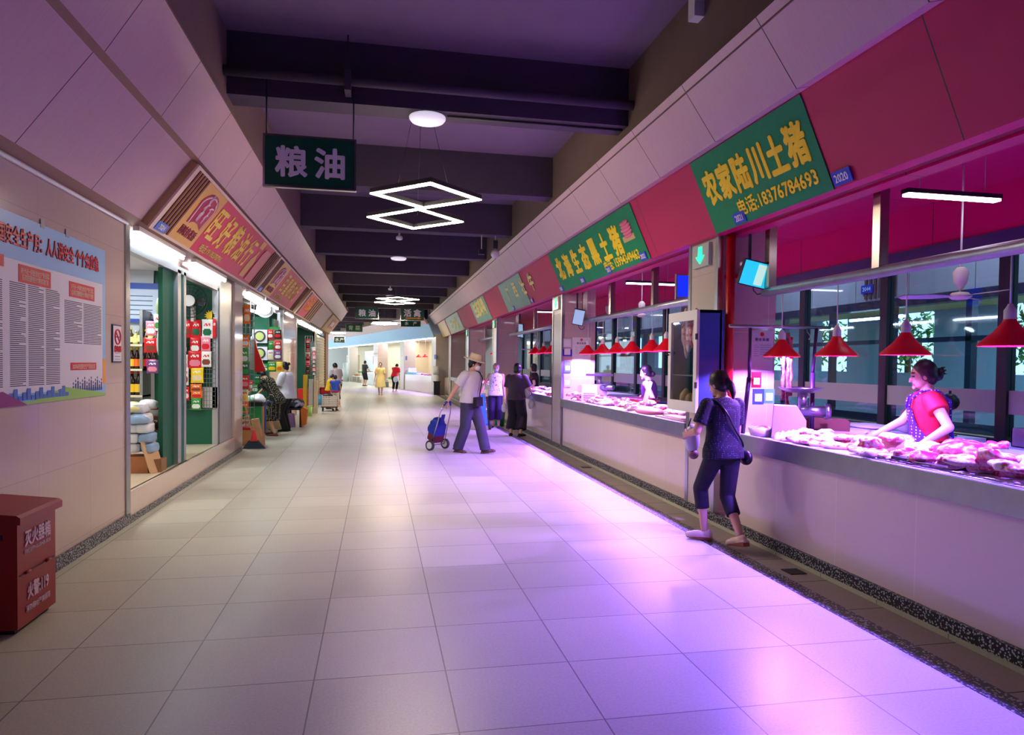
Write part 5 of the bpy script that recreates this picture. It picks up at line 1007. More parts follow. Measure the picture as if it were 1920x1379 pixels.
for z in (.18, .25, .32, .39, .46): mb.box(cx-hw, cy+.02, z, cx+hw, cy+.035, z+.035).box(cx-hw, cy+.415, z, cx+hw, cy+.43, z+.035).box(cx-hw, cy+.02, z, cx-hw+.015, cy+.43, z+.035).box(cx+hw-.015, cy+.02, z, cx+hw, cy+.43, z+.035)
for k in range(6): mb.box(cx-hw+k*(2*hw-.03)/5, cy+.022, .16, cx-hw+k*(2*hw-.03)/5+.03, cy+.04, .5)
wpart('crate', mb, mat('crate_white', (222, 218, 214), .5), t); single('black_bag', MB().ell((cx-.05, cy+.2, .51), (.16, .13, .05)), M_black, 'black bag lying on the white crate', 'bag')
# third shop: packet columns, shutter
struct('wall_shop_third', MB().box(-5.9, 28.6, 0, -2.45, 28.7, 2.95).box(-3.5, 21.5, 0, -3.4, 28.6, 2.95), M_dgreen)
def shutter(ya, yb):
    mb = MB(); k = 0
    z = .02
    while z < 2.72: mb.box(-2.5, ya, z, -2.44+.02*(k % 2), yb, z+.055); z += .06; k += 1
    return mb
struct('door_3', shutter(29.0, 33.6), mat('shutter_cream', (206, 196, 160), .5)); struct('column_end', MB().box(-3.2, 33.6, 0, -2.36, 35.2, 2.95), M_brown); struct('trim_35', MB().box(-2.5, 28.6, 0, -2.38, 29.0, 2.9), mat('jamb_cream', (214, 190, 150), .6))
grid(onY(572, 650, 22.6).x, onY(580, 650, 22.6).x+.1, 22.64, .3, 2.4, 'tall wire rack of dark packets before the third shop'); grid(onY(584, 650, 25).x, onY(592, 650, 25).x+.1, 25.04, .3, 2.3, 'second tall wire rack of pale packets before the third shop')
cc = ('red', 'black', 'brown', 'white', 'red', 'pink', 'brown', 'black')
for k in range(8): pks(22.6, [(577, 640+k*8.2, 8, 8, cc[k], cc[(k+3) % 8], '%s packet down from the top' % ['first', 'second', 'third', 'fourth', 'fifth', 'sixth', 'seventh', 'eighth'][k])], 'on the dark wire rack of the third shop')
for k in range(7): pks(25.0, [(588.5, 655+k*7.6, 7, 7, cc[(k+3) % 8], 'white', '%s packet down from the top' % ['first', 'second', 'third', 'fourth', 'fifth', 'sixth', 'seventh'][k])], 'on the pale wire rack of the third shop')
for k, (px, py, w_, h_, rgb, lab) in enumerate(((572, 715, 6, 22, (220, 180, 50), 'yellow cloth hanging by the pillar of the third shop'), (583, 722, 7, 20, (190, 200, 200), 'pale blue sack in the third shop'), (592, 724, 6, 18, (206, 190, 160), 'beige sack in the third shop'))):
    p = onY(px, py, 22.3); s = 22.4/1290; single('goods_sack', MB().box(p.x-w_*s/2, 22.25, 0, p.x+w_*s/2, 22.5, p.z+h_*s/2), mat('sack_%d' % k, rgb, .7, noise=.1), lab, 'sack')
t = thing('hanging_bag', 'large clear bag of goods hanging left of the pink pillar', 'bag', onX(541, 690, -2.5)); p = onX(541, 674, -2.5); mb = blob(.13, .22, .42, 290, .3, 4, 18, 12, False); mb.v = [Vector((p.x+q.x*(1-.9*q.z), p.y+q.y*(1-1.1*q.z), p.z+q.z)) for q in mb.v]; wpart('bag', mb, M_bagc, t); wpart('hook', MB().cyl((p.x, p.y, p.z+.33), (p.x, p.y, 2.77), .006), M_wire, t)
# ================================================================== the far bend: a facade running off to the left
FD = Vector((-6.1, 27, 0)).normalized(); FN = Vector((FD.y, -FD.x, 0)); FS = Vector((2.90, 36.1, 0))     # FN points into the shops
def fp(s, off=0., z=0.): return FS+FD*s+FN*off+Vector((0, 0, z))
def fs(px, off=0.):
    v = _ray(px, 690); d = Vector((v.x, v.y, 0)); q = FS+FN*off-Vector((0, 0, 0))
    k = q.dot(FN)/d.dot(FN); return (d*k-FS).dot(FD)
def fbox(mb, s0, s1, o0, o1, z0, z1):
    P = [fp(s0, o0, z0), fp(s1, o0, z0), fp(s1, o1, z0), fp(s0, o1, z0), fp(s0, o0, z1), fp(s1, o0, z1), fp(s1, o1, z1), fp(s0, o1, z1)]
    return mb.add(P, [(0, 3, 2, 1), (4, 5, 6, 7), (0, 1, 5, 4), (1, 2, 6, 5), (2, 3, 7, 6), (3, 0, 4, 7)])
def fext(poly, s0, s1):
    return MB().prism(poly, fp(s0), FN, (0, 0, 1), FD*(s1-s0))
M_fblue = grain('fascia_blue', (136, 186, 222), .35, 1, None, .1, 4); M_fcream = mat('far_cream', (216, 198, 168), .45, noise=.05, nscale=4); M_fwhite = mat('far_white', (222, 224, 220), .5)
SE = 34.0
struct('wall_far_fascia', fext([(0, 2.93), (-.31, 3.62), (-.25, 3.66), (.07, 2.97)], 0, SE), M_fblue); struct('wall_far_fascia_upper', fext([(-.41, 3.6), (-.74, 4.07), (-.65, 4.09), (-.33, 3.64)], 0, SE), M_gr)
struct('trim_50', fext([(-.41, 3.6), (-.31, 3.62), (-.25, 3.66), (-.35, 3.66)], 0, SE), M_gr); struct('ceiling_side_far', fext([(-.70, 4.05), (-.6, 4.05), (-.6, 4.8), (-.70, 4.8)], 0, SE), M_side)
struct('ceiling_far', fext([(0, 2.96), (3.0, 2.96), (3.0, 3.1), (0, 3.1)], 0, SE), M_fwhite); struct('wall_far_back', fext([(2.2, 0), (2.4, 0), (2.4, 3), (2.2, 3)], 0, SE), M_fcream)
struct('trim_51', MB().tube([fp(.3, .02, 2.9), fp(SE, .02, 2.9)], .03), mat('far_tube', (250, 252, 255), .4, emit=(240, 250, 255), es=9))
for k, (pa, pb) in enumerate(((841, 846), (809, 817), (750, 757), (700, 708), (652, 655))):
    a, b = fs(pa), fs(pb); struct('column_far', fbox(MB(), b, a, .0, .7, 0, 2.95), M_colpink if k in (0, 3) else M_colstone)
for y in (41, 45.5, 50, 54.5, 59): struct('ceiling_beam', MB().box(-8, y, 4.19, 4.0-(y-36)*.22, y+.32, 4.8), M_beam)
def fcounter(pa, pb, z, lab, m, off=.05, dep=.6, nm='far_counter', cat='counter'):
    a, b = fs(pa), fs(pb); t = thing(nm, lab, cat, fp((a+b)/2, off, 0)); wpart('front', fbox(MB(), b, a, off, off+.06, 0, z-.06), m, t); wpart('top', fbox(MB(), b, a, off, off+dep, z-.06, z), M_steel, t); return t
fcounter(758, 808, .92, 'tiled counter under the pale pink meat at the far bend', M_panel); fcounter(818, 839, .92, 'tiled counter behind the black bin at the far bend', M_panel, .45); fcounter(684, 699, .85, 'grey counter behind the man in black', M_fwhite)
struct('wall_far_partition', fbox(fbox(MB(), fs(783, 1.5)+.0, fs(783, 1.5)+.1, .7, 2.2, 0, 2.95), fs(733), fs(719), 1.15, 1.25, 0, 2.95), M_fcream)
# meat and lamps in the far stall
for k in range(12):
    s = fs(806)+(fs(766)-fs(806))*(k+.5)/12; p = fp(s, .25+.2*(k % 2), .925); meat(random.randrange(10), p.x, p.y, p.z, k*1.3, 'cut of pork on the far counter at the bend', 'cuts of pork on the far counter', 1.1)
for px, lab in ((785, 'left'), (797, 'right')):
    p = fp(fs(px, .4), .4, 0); lampat(p.x, p.y, 1.92, 'red cone pendant lamp in the far stall at the bend, %s of the pair' % lab)
    single('lamp_cord', MB().cyl((p.x, p.y, 2.5), (p.x, p.y, 2.97), .006, n=6), M_white, 'thin white cord above the %s far red lamp' % lab, 'cord')
a = fs(786, 1.2); t = thing('wall_meter', 'small grey box with a screen on the wall of the far stall', 'box', fp(a, 1.9, 2.2)); wpart('box', fbox(MB(), a-.25, a+.25, 2.1, 2.2, 2.15, 2.6), mat('meter_grey', (130, 140, 160), .5), t); wpart('panel', fbox(MB(), a-.2, a+.2, 2.09, 2.1, 2.2, 2.35), M_fwhite, t)
t = thing('blue_tray', 'pale blue tray at the left end of the far counter', 'tray', fp(fs(764), .3, .92)); wpart('tray', fbox(MB(), fs(773), fs(759), .1, .5, .92, 1.05), mat('tray_blue', (110, 190, 220), .4), t)
single('aquarium', fbox(MB(), fs(770), fs(759), .2, .5, .95, 1.45) if False else fbox(MB(), fs(765), fs(759.5), .15, .5, 1.051, 1.3), M_bagc, 'clear plastic container on the pale blue tray', 'container')
for px, z, rgb, lab in ((762, 1.75, (60, 70, 170), 'small blue notice on the far stone pillar'), (816.5, 1.8, (50, 90, 180), 'small blue notice beside the black bin')):
    a = fs(px); single('notice', fbox(MB(), a-.16, a+.16, -.02, 0, z, z+.24), mat('notice_%d' % rgb[0], rgb, .5), lab, 'notice', None)
a = fs(768, 1.3); single('wall_paper', fbox(MB(), a-.35, a+.35, 2.17, 2.2, 1.1, 1.8), M_fwhite, 'white paper notice on the wall of the far stall', 'notice')
# bin, lockers
c = onZ(819.5, 741); t = thing('black_bin', 'black plastic bin on the floor at the right bend', 'bin', (c.x, c.y+.2, 0)); wpart('bin', MB().obox((c.x, c.y+.25, .32), (.30, .3, .64), None, 1.0).obox((c.x, c.y+.25, .66), (.36, .36, .05)), M_black, t)
single('jar_stack', MB().cyl((c.x, c.y+.7, 0), (c.x, c.y+.7, 1.02), .14).cyl((c.x, c.y+.7, 1.02), (c.x, c.y+.7, 1.45), .16), M_fwhite, 'stack of white tubs behind the black bin', 'container')
# vegetable stall
M_veg = blotch('vegetables', ((60, 110, 40), (170, 200, 90), (220, 226, 170)), 6, .6, (.4, .58)); M_veg2 = blotch('roots', ((150, 90, 50), (200, 130, 80)), 7, .6)
def heap(px, z, off, n, m, lab, grp, r=.16):
    for k in range(n):
        p = fp(fs(px)+(k-(n-1)/2)*.26, off, z); mb = blob(r, r*.9, r*.6, 300+k+int(px), .35, 6, 12, 8); mb.v = [p+q for q in mb.v]; single('vegetable_heap', mb, m, lab, 'vegetables', grp)
for pa, pb, lab, g in ((722, 750, 'stepped vegetable stand behind the man in red', 'r'), (657, 676, 'white vegetable stand left of the man in black', 'l')):
    a, b = fs(pa), fs(pb); t = thing('vegetable_stand', lab, 'stand', fp((a+b)/2, .3, 0))
    for k in range(3): wpart('shelf', fbox(MB(), b, a, .1+.3*k, .45+.3*k, .45+.24*k, .50+.24*k), M_fwhite, t)
    for e in (a-.05, b, (a+b)/2): wpart('leg', fbox(MB(), e, e+.05, .1, .16, 0, .45), M_fwhite, t); wpart('leg', fbox(MB(), e, e+.05, .95, 1.0, 0, .93), M_fwhite, t)
for k in range(3):
    heap(727, .50+.24*k, .28+.3*k, 4, M_veg, 'heap of greens left of the man in red on the far stand', 'heaps of greens on the far right stand'); heap(746, .50+.24*k, .28+.3*k, 3, M_veg, 'heap of greens right of the man in red', 'heaps of greens right of the man in red')
    heap(663, .50+.24*k, .28+.3*k, 4, M_veg if k else M_veg2, 'heap of %s left of the man in black' % ('greens' if k else 'brown roots'), 'heaps of %s left of the man in black' % ('greens' if k else 'roots'))
a, b = fs(755, 1.2), fs(733, 1.2)
t = thing('wall_poster', 'blue picture poster above the far vegetable stand', 'poster', fp((a+b)/2, 2.1, 1.6)); wpart('picture', fbox(MB(), a, b, 2.15, 2.2, 2.15, 2.9), mat('poster_deepblue', (40, 80, 170), .4), t); wpart('band', fbox(MB(), a, b, 2.14, 2.15, 2.15, 2.3), M_fwhite, t); wpart('picture', fbox(MB(), a, b, 2.15, 2.2, 1.45, 2.0), blotch('poster_green', ((30, 110, 190), (60, 150, 70)), 2, .4), t); wpart('board', fbox(MB(), a, b, 2.15, 2.2, .6, 1.4), mat('board_dark', (30, 50, 44), .5), t)
single('stool', fbox(MB(), fs(729), fs(723), -.35, .0, .0, .34), mat('stool_grey', (120, 124, 120), .5), 'grey low stool in front of the far vegetable stand', 'stool')
# far left: door, red ornament, glazing
a, b = fs(699, 1.2), fs(684, 1.2); struct('door_4', fbox(MB(), a, b, 1.2, 1.26, 0, 2.5), mat('door_pale', (200, 214, 224), .4)); single('blue_sign', fbox(MB(), fs(699.5, 1.1), fs(697.5, 1.1), 1.17, 1.2, 1.5, 2.1), M_plate, 'small blue sign beside the pale door at the far stall', 'sign')
t = thing('altar_cabinet', 'cabinet with a big red character at the far left stall', 'cabinet', fp(fs(646), .6, 0)); wpart('cabinet', fbox(MB(), fs(652), fs(639), .5, 1.0, 0, 2.2), M_fcream, t); wpart('panel', fbox(MB(), fs(651.5), fs(641), .48, .5, 1.0, 2.1), mat('panel_olive', (90, 80, 50), .5), t); p = fp(fs(646), .46, 1.62); wpart('roundel', MB().cyl(p, p+FN*.03, .52, n=24), mat('emblem_red', (224, 30, 40), .5), t)
t = thing('white_rack', 'white slatted rack at the far left stall', 'rack', fp(fs(644), .1, 0)); wpart('rack', (lambda m: [fbox(m, fs(651)+.38*k, fs(651)+.38*k+.22, -.3, -.05, .15, 1.0) for k in range(5)] and fbox(m, fs(651), fs(638), -.3, -.05, .1, .16))(MB()), M_fwhite, t); wpart('mat', fbox(MB(), fs(651), fs(638), -.6, -.32, 0, .12), mat('pack_red', PKC['red'], .3), t)
p = fp(fs(656.5), -.35, 0); single('jar_stack', MB().cyl(p, p+Vector((0, 0, 1.55)), .24), M_bagc, 'tall clear container stack at the far left stall', 'container')
struct('wall_far_end', MB().box(-9, 76, 0, -2, 76.2, 4.8), M_fwhite)
for k in range(7): struct('window_%d' % (100+k), MB().box(-8.6+.0*k, 40+4.5*k, 0, -8.5, 40.2+4.5*k, 4.8).box(-8.6, 40+4.5*k, 2.4, -8.5, 44.5+4.5*k, 2.5), M_fwhite)
struct('wall_left_return', MB().box(-9, 35.2, 0, -2.4, 35.4, 4.8), M_fcream)
lamp('far_fill_light', 'AREA', tuple(fp(6, .9, 2.9)), 130, (1, .98, .94), None, 1.0, 7, (0, 0, math.atan2(-FD.x, FD.y))); lamp('far_fill_light', 'AREA', tuple(fp(17, .9, 2.9)), 200, (1, .98, .94), None, 1.0, 12, (0, 0, math.atan2(-FD.x, FD.y)))  # added fill lights over the far stalls, no fixtures behind them
# ================================================================== beyond the rear glass of the stalls
for k in range(9):
    y = -2+4.2*k; t = thing('aisle_tube', 'white tube light %s beyond the rear glass' % ['behind the viewer', 'abeam', 'first', 'second', 'third', 'fourth', 'fifth', 'sixth', 'seventh'][k], 'tube light', (9.2, y, 2.9), 0, 'tubes beyond the glass')
    wpart('tube', MB().box(9.0, y, 2.5, 9.06, y+1.4, 2.54), M_tube, t); wpart('wire', MB().cyl((9.03, y+.3, 2.54), (9.03, y+.3, 3.0), .004, n=5), M_white, t)
    if k % 2 == 1: lamp('aisle_fill_light', 'AREA', (10.8, y+1, 2.95), 60, (.75, .92, 1), None, .6, 3)  # added fill inside the fronts beyond the glass, no fixture
    lamp('aisle_fill_light', 'AREA', (7.1, y+1, 4.4), 60, (.72, .9, 1), None, .5, 2)  # added fill above the rear aisle to brighten it, no fixture
for k in range(7):
    y = 3.0+3.6*k
    single('number_plate', MB().box(8.07, y, 2.86, 8.1, y+.28, 3.0), M_plate, 'small blue number plate on the shop front beyond the glass, %s' % ['first', 'second', 'third', 'fourth', 'fifth', 'sixth', 'seventh'][k], 'number plate', 'plates beyond the glass')
    st = MB()
    for i in range(7): st.box(8.08, y-.5+.11*i, 2.76, 8.1, y-.45+.11*i, 3.2)
    struct('trim_%d' % (70+k), st, M_slat)
t_ = txt('2044', .1, (8.065, 10.34, 2.93), (0, -1, 0), (0, 0, 1), M_lw, None, 'plate_number'); tag(t_, 'white digits on a number plate beyond the glass', 'number')
rn = random.Random(8)
for k in range(8):
    y = 2+4.4*k+rn.uniform(-.5, .5); mb = MB()
    t = thing('outdoor_tree', 'leafy tree outside beyond the far windows, %s from the near end' % ['first', 'second', 'third', 'fourth', 'fifth', 'sixth', 'seventh', 'eighth'][k], 'tree', (16.5, y, 0)); wpart('trunk', MB().cyl((16.5, y, -.2), (16.5, y, 2.6), .12, .08), M_wood, t)
    for i in range(700):
        c = Vector((16.5+rn.gauss(0, .6), y+rn.gauss(0, .8), 2.5+rn.gauss(0, .6))); a = Vector((rn.uniform(-1, 1), rn.uniform(-1, 1), rn.uniform(-1, 1))).normalized()*.13; b = a.cross(Vector((rn.uniform(-1, 1), rn.uniform(-1, 1), .3))).normalized()*.045
        mb.add([c-a, c+b, c+a, c-b], [(0, 1, 2, 3)])
    wpart('foliage', mb, blotch('leaves', ((60, 120, 40), (140, 190, 80)), 3, .6), t)
struct('ground_outside', MB().box(13.2, Y0, -.25, 40, 60, -.2), mat('ground_grey', (150, 150, 140), .9))
# ================================================================== people
V = Vector
def remesh(mb, mats, voxel, smooth, name, parent, assign=None, label=None):
    me = bpy.data.meshes.new('tmp'); me.from_pydata([tuple(p) for p in mb.v], [], mb.f); me.update()
    ob = bpy.data.objects.new('tmp', me); COL.objects.link(ob)
    r = ob.modifiers.new('r', 'REMESH'); r.mode = 'VOXEL'; r.voxel_size = voxel
    if smooth: q = ob.modifiers.new('s', 'SMOOTH'); q.iterations = smooth; q.factor = .5
    dg = bpy.context.evaluated_depsgraph_get(); dg.update()
    out = bpy.data.meshes.new_from_object(ob.evaluated_get(dg)); bpy.data.objects.remove(ob); bpy.data.meshes.remove(me)
    out.name = name; out.materials.clear()
    for m in (mats if isinstance(mats, list) else [mats]): out.materials.append(m)
    n = len(out.polygons); out.polygons.foreach_set('use_smooth', [True]*n)
    if assign: out.polygons.foreach_set('material_index', [assign(p.center) for p in out.polygons])
    else: out.polygons.foreach_set('material_index', [0]*n)
    o = link(name, out, parent)
    if label: o['label'] = label
    return o
def frame(d, up):       # columns: right, forward d, up
    d = V(d).normalized(); r = d.cross(V(up)).normalized(); u = r.cross(d); return Matrix((r, d, u)).transposed()
def cap(mb, a, b, ra, rb, flat=False):
    a, b = V(a), V(b); mb.cyl(a, b, ra, rb, n=16)
    if not flat: mb.ell(a, ra, n=14, k=8); mb.ell(b, rb, n=14, k=8)
def ik(a, c, l1, l2, hint):
    a, c = V(a), V(c); d = c-a; L_ = min(d.length, (l1+l2)*.999); d.normalize(); c = a+d*L_
    x = (l1*l1-l2*l2+L_*L_)/(2*L_); h = max(0, l1*l1-x*x)**.5; q = V(hint); q = (q-d*q.dot(d)).normalized()
    return a+d*x+q*h, c
SKIN = mat('skin_tan', (206, 158, 128), .5); SKINL = mat('skin_light', (226, 184, 158), .5)
LIP = mat('lip', (176, 92, 88), .4); EYE = mat('eye_dark', (40, 28, 26), .3); HAIR = mat('hair_black', (22, 18, 20), .42); HAIRG = mat('hair_grey', (150, 146, 144), .5)
def person(label, base, rz, H=1.6, lean=0, side=0, turn=0, nod=0, pelvis=(0, 0, .86), feet=((-.09, 0, 0, 0), (.09, 0, 0, 0)), hands=((-.24, .05, .72), (.24, .05, .72)), ehint=(None, None), khint=None, skin=SKIN, voxel=.009, girth=1., lod=0, parts=(), z0=0, foot=True, curl=.9):
    k = H/1.6; t = thing('person', label, 'person', (base[0], base[1], z0), rz); S = lambda p: V(p)*k
    pv = V(pelvis); sp = Matrix.Rotation(side, 3, 'Y')@Matrix.Rotation(-lean, 3, 'X')@V((0, 0, 1)); Rt = frame(Matrix.Rotation(-lean, 3, 'X')@V((0, 1, 0)), sp)
    Rt = Matrix((Rt.col[0], Rt.col[1], Rt.col[2])).transposed()
    waist = pv+sp*.16; chest = pv+sp*.36; neck = pv+sp*.50; sh = [chest+sp*.085+Rt@V((s*.165*girth, 0, 0)) for s in (-1, 1)]
    Rh = Rt@Matrix.Rotation(turn, 3, 'Z')@Matrix.Rotation(-nod, 3, 'X'); head = neck+sp*.06+Rh@V((0, .02, .085))
    sk = dict(pv=pv, waist=waist, chest=chest, neck=neck, sh=sh, Rt=Rt, Rh=Rh, head=head, k=k, sp=sp, g=girth)
    hip = [pv+V((s*.085, 0, -.03)) for s in (-1, 1)]; kn = []; an = []; el = []; wr = []
    for i, s in enumerate((-1, 1)):
        f = V(feet[i][:3]); a = f+V((0, 0, .075)); kk, a = ik(hip[i], a, .40, .39, khint[i] if khint else (s*.12, 1, 0)); kn.append(kk); an.append(a)
        e, w_ = ik(sh[i], hands[i], .27, .25, ehint[i] or (s*.5, -1, -.2)); el.append(e); wr.append(w_)
    sk.update(hip=hip, kn=kn, an=an, el=el, wr=wr)
    b = MB()
    def E(c, r, R=Rt): b.ell(S(c), [x*k for x in r], R, n=20, k=12)
    g = girth
    E(pv, (.150*g, .108*g, .12)); E(waist, (.122*g, .092*g, .15)); E(chest, (.142*g, .105*g, .17)); E(chest+sp*.085, (.165*g, .075*g, .06))
    cap(b, S(neck-sp*.03), S(head-Rh@V((0, .02, .05))), .05*k, .046*k)
    E(head, (.072, .088, .098), Rh); E(head+Rh@V((0, .022, -.05)), (.056, .064, .068), Rh); E(head+Rh@V((0, .08, -.098)), (.022, .016, .018), Rh)
    E(head+Rh@V((0, .09, -.03)), (.012, .018, .024), Rh); E(head+Rh@V((0, .100, -.044)), (.016, .012, .011), Rh); E(head+Rh@V((0, .080, -.075)), (.024, .012, .011), Rh)
    for s in (-1, 1): E(head+Rh@V((s*.073, -.005, -.02)), (.010, .022, .032), Rh); E(head+Rh@V((s*.032, .072, .012)), (.028, .016, .010), Rh)
    for i, s in enumerate((-1, 1)):
        E(sh[i], (.058, .058, .055)); cap(b, S(sh[i]), S(el[i]), .049*k*g, .037*k); cap(b, S(el[i]), S(wr[i]), .039*k, .026*k)
        fd = (wr[i]-el[i]).normalized(); pn = V((-s, 0, 0)); pn = (pn-fd*pn.dot(fd)).normalized() if abs(pn.dot(fd)) < .95 else V((0, 0, -1)); sd = fd.cross(pn)*(s)      # pn: palm faces the body
        if sd.y < 0: sd = -sd
        M = Matrix((sd, fd.cross(sd), fd)).transposed(); pc = wr[i]+fd*.045; E(pc, (.038, .016, .048), M)
        for q in range(4):
            r0 = wr[i]+fd*.085+sd*(.028-.019*q); ln = (.034, .038, .036, .028)[q]; dirs = [fd]; a_ = 0; p = r0
            for j in range(3):
                a_ += curl*(.35, .6, .5)[j]; d = fd*math.cos(a_)+pn*math.sin(a_); p2 = p+d*ln*(1, .75, .6)[j]; cap(b, S(p), S(p2), .0085*k, .0078*k); p = p2
        p = wr[i]+fd*.03+sd*.03; p2 = p+(fd*.7+sd*.6+pn*.35).normalized()*.038; p3 = p2+(fd*.85+pn*.5).normalized()*.03; cap(b, S(p), S(p2), .011*k, .0095*k); cap(b, S(p2), S(p3), .0095*k, .008*k)
        cap(b, S(hip[i]), S(kn[i]), .078*k*g, .052*k); cap(b, S(kn[i]), S(an[i]), .054*k, .034*k); sk_d = (an[i]-kn[i]).normalized(); E(kn[i].lerp(an[i], .3)+V((0, -.010, 0)), (.044, .046, .09), Matrix((V((1, 0, 0)), sk_d.cross(V((1, 0, 0))).normalized(), sk_d)).transposed())
        fy = feet[i][3]; Rf = rotz(fy); tilt = feet[i][4] if len(feet[i]) > 4 else 0; Rf = Rf@Matrix.Rotation(tilt, 3, 'X')
        f0 = an[i]-V((0, 0, .04)); E(f0+Rf@V((0, -.02, -.008)), (.032, .045, .034), Rf); E(f0+Rf@V((0, .06, -.012)), (.037, .08, .026), Rf); E(f0+Rf@V((0, .13, -.018)), (.038, .04, .017), Rf)
        sk.setdefault('foot', []).append((f0, Rf))
    Ri = Rh.transposed(); hd = S(head)
    def asg(c):
        q = Ri@(c-hd)/k
        if q.y > .05 and abs(q.x) < .065 and abs(q.z) < .12:
            if abs(q.z+.075) < .009 and abs(q.x) < .025: return 1
            if abs(q.z+.004) < .007 and .016 < abs(q.x) < .046: return 2
            if abs(q.z-.024) < .005 and .013 < abs(q.x) < .05: return 2
        return 0
    remesh(b, [skin, LIP, EYE], voxel, 2 if voxel < .012 else 1, 'body', t, asg); t_parts(t, sk, parts, voxel)
    return t, sk
def t_parts(t, sk, parts, voxel):
    for p in parts: p(t, sk, voxel)
# garments: each returns a builder
def G(name, m, build, vx=1.3, smooth=3, label=None):
    def f(t, sk, voxel):
        mb = MB(); build(mb, sk, sk['k']); remesh(mb, m, max(.008, voxel*vx), smooth, name, t, None, label)
    return f
def top(m, sleeve=.6, grow=.018, hem=-.04, name='shirt', collar=True, wide=0., label=None):
    def b(mb, sk, k):
        R, sp, g = sk['Rt'], sk['sp'], sk['g']; q = grow; S = lambda p: V(p)*k
        rs = []
        for h, rx, ry in ((hem, .158+wide, .118+wide), (.02, .157+wide, .116+wide*.8), (.10, .142+wide*.6, .104+wide*.6), (.18, .136+wide*.4, .102+wide*.4), (.28, .150, .112), (.36, .160, .116), (.43, .168, .105), (.475, .13, .085), (.50, .075, .07)):
            c = sk['pv']+sp*h; rs.append([S(c+R@V(((rx*g+q)*math.cos(a*PI/12), (ry*g+q)*math.sin(a*PI/12), 0))) for a in range(24)])
        mb.rings(rs)
        if collar: cap(mb, S(sk['neck']-sp*.045), S(sk['neck']+sp*.01), (.062+q*.5)*k, (.058+q*.3)*k, True)
        for i in (0, 1):
            if sleeve <= 0: continue
            a, e, w_ = sk['sh'][i], sk['el'][i], sk['wr'][i]; mb.ell(S(a)-V((0, 0, .008))*k, (.055+q)*k, n=14, k=8)
            if sleeve <= 1: cap(mb, S(a), S(a.lerp(e, sleeve)), (.053*g+q)*k, (.052*g+q*1.2)*k, True)
            else: cap(mb, S(a), S(e), (.056*g+q)*k, (.046+q)*k); cap(mb, S(e), S(e.lerp(w_, sleeve-1)), (.046+q)*k, (.036+q)*k, True)
    return G(name, m, b, 1.25, 3, label)
def pants(m, frac=1.9, grow=.016, flare=0., name='trousers', label=None):
    def b(mb, sk, k):
        R, g, q = sk['Rt'], sk['g'], grow; S = lambda p: V(p)*k; e_ = min(q, .016)
        mb.ell(S(sk['pv']), ((.152*g+e_)*k, (.112*g+e_)*k, .13*k), R, n=20, k=12); mb.ell(S(sk['pv']+sk['sp']*.06), ((.14*g+e_)*k, (.10*g+e_)*k, .08*k), R, n=20, k=12)
        for i in (0, 1):
            h, n_, a = sk['hip'][i], sk['kn'][i], sk['an'][i]; cap(mb, S(h), S(n_), (.080*g+q)*k, (.057+q+flare*.4)*k); f = frac-1
            if frac > 1: mb.ell(S(n_), (.057+q+flare*.4)*k, n=14, k=8); cap(mb, S(n_), S(n_.lerp(a, min(1, f))), (.057+q+flare*.4)*k, (.060-.022*min(1, f)+q*1.2+flare)*k, True)
            if f > 1: cap(mb, S(a), S(a-V((0, 0, .03))), (.038+q*1.2+flare)*k, (.04+q*1.2+flare)*k, True)
    return G(name, m, b, 1.25, 3, label)
def skirt(m, z=.35, r=.2, name='skirt', top_=.1, label=None):
    def b(mb, sk, k):
        rs = []; pv = sk['pv']; c1 = (sk['kn'][0]+sk['kn'][1])/2
        for j in range(9):
            u = j/8; c = (pv+sk['sp']*top_).lerp(V((c1.x, c1.y, z)), u); rx = .135*sk['g']+(r-.135)*min(1, u*1.15)**.7; ry = rx*(.78+.1*u)
            rs.append([V((c.x+(rx+.012*u*math.sin(a*5))*math.cos(a*PI/16), c.y+(ry+.012*u*math.sin(a*5))*math.sin(a*PI/16), c.z))*k for a in range(32)])
        mb.rings(rs)
    return G(name, m, b, 1.3, 2, label)
def hair(m=HAIR, kind='short', name='hair', label=None):
    def b(mb, sk, k):
        R, h = sk['Rh'], sk['head']; E = lambda c, r: mb.ell((h+R@V(c))*k, [x*k for x in r], R, n=20, k=12)
        w_ = .006 if kind in ('pony', 'bob') else 0
        E((0, -.020, .026), (.083+w_, .093+w_, .093+w_)); E((0, -.045, -.02), (.076+w_, .06+w_, .085))
        for s in (-1, 1): E((s*.062, -.015, -.005), (.022, .045, .06))
        if kind == 'bun': E((0, -.125, .03), (.038, .036, .038)); E((0, -.09, .02), (.03, .04, .03))
        if kind == 'lowbun': E((0, -.11, -.06), (.04, .04, .045)); E((0, -.085, -.04), (.04, .04, .05))
        if kind == 'pony': E((0, -.10, .0), (.03, .03, .03)); mb.tube([(h+R@V(p))*k for p in ((0, -.09, .0), (.0, -.125, -.05), (.01, -.12, -.13), (.0, -.11, -.19))], [.032*k, .036*k, .028*k, .01*k], 10)
        if kind == 'mess': E((0, -.10, -.03), (.04, .045, .045)); [mb.tube([(h+R@V(p))*k for p in ((0, -.10, z), (.02*j, -.145, z+.03-.02*j), (.01, -.18, z+.03-.03*j))], [.016*k, .012*k, .004*k], 6) for j, z in ((0, 0), (1, -.03), (-1, -.05))]
        if kind == 'bob':
            for s in (-1, 1): E((s*.066, -.02, -.05), (.022, .055, .06))
            E((0, -.06, -.06), (.07, .05, .06))
    return G(name, m, b, 1.0, 2, label)
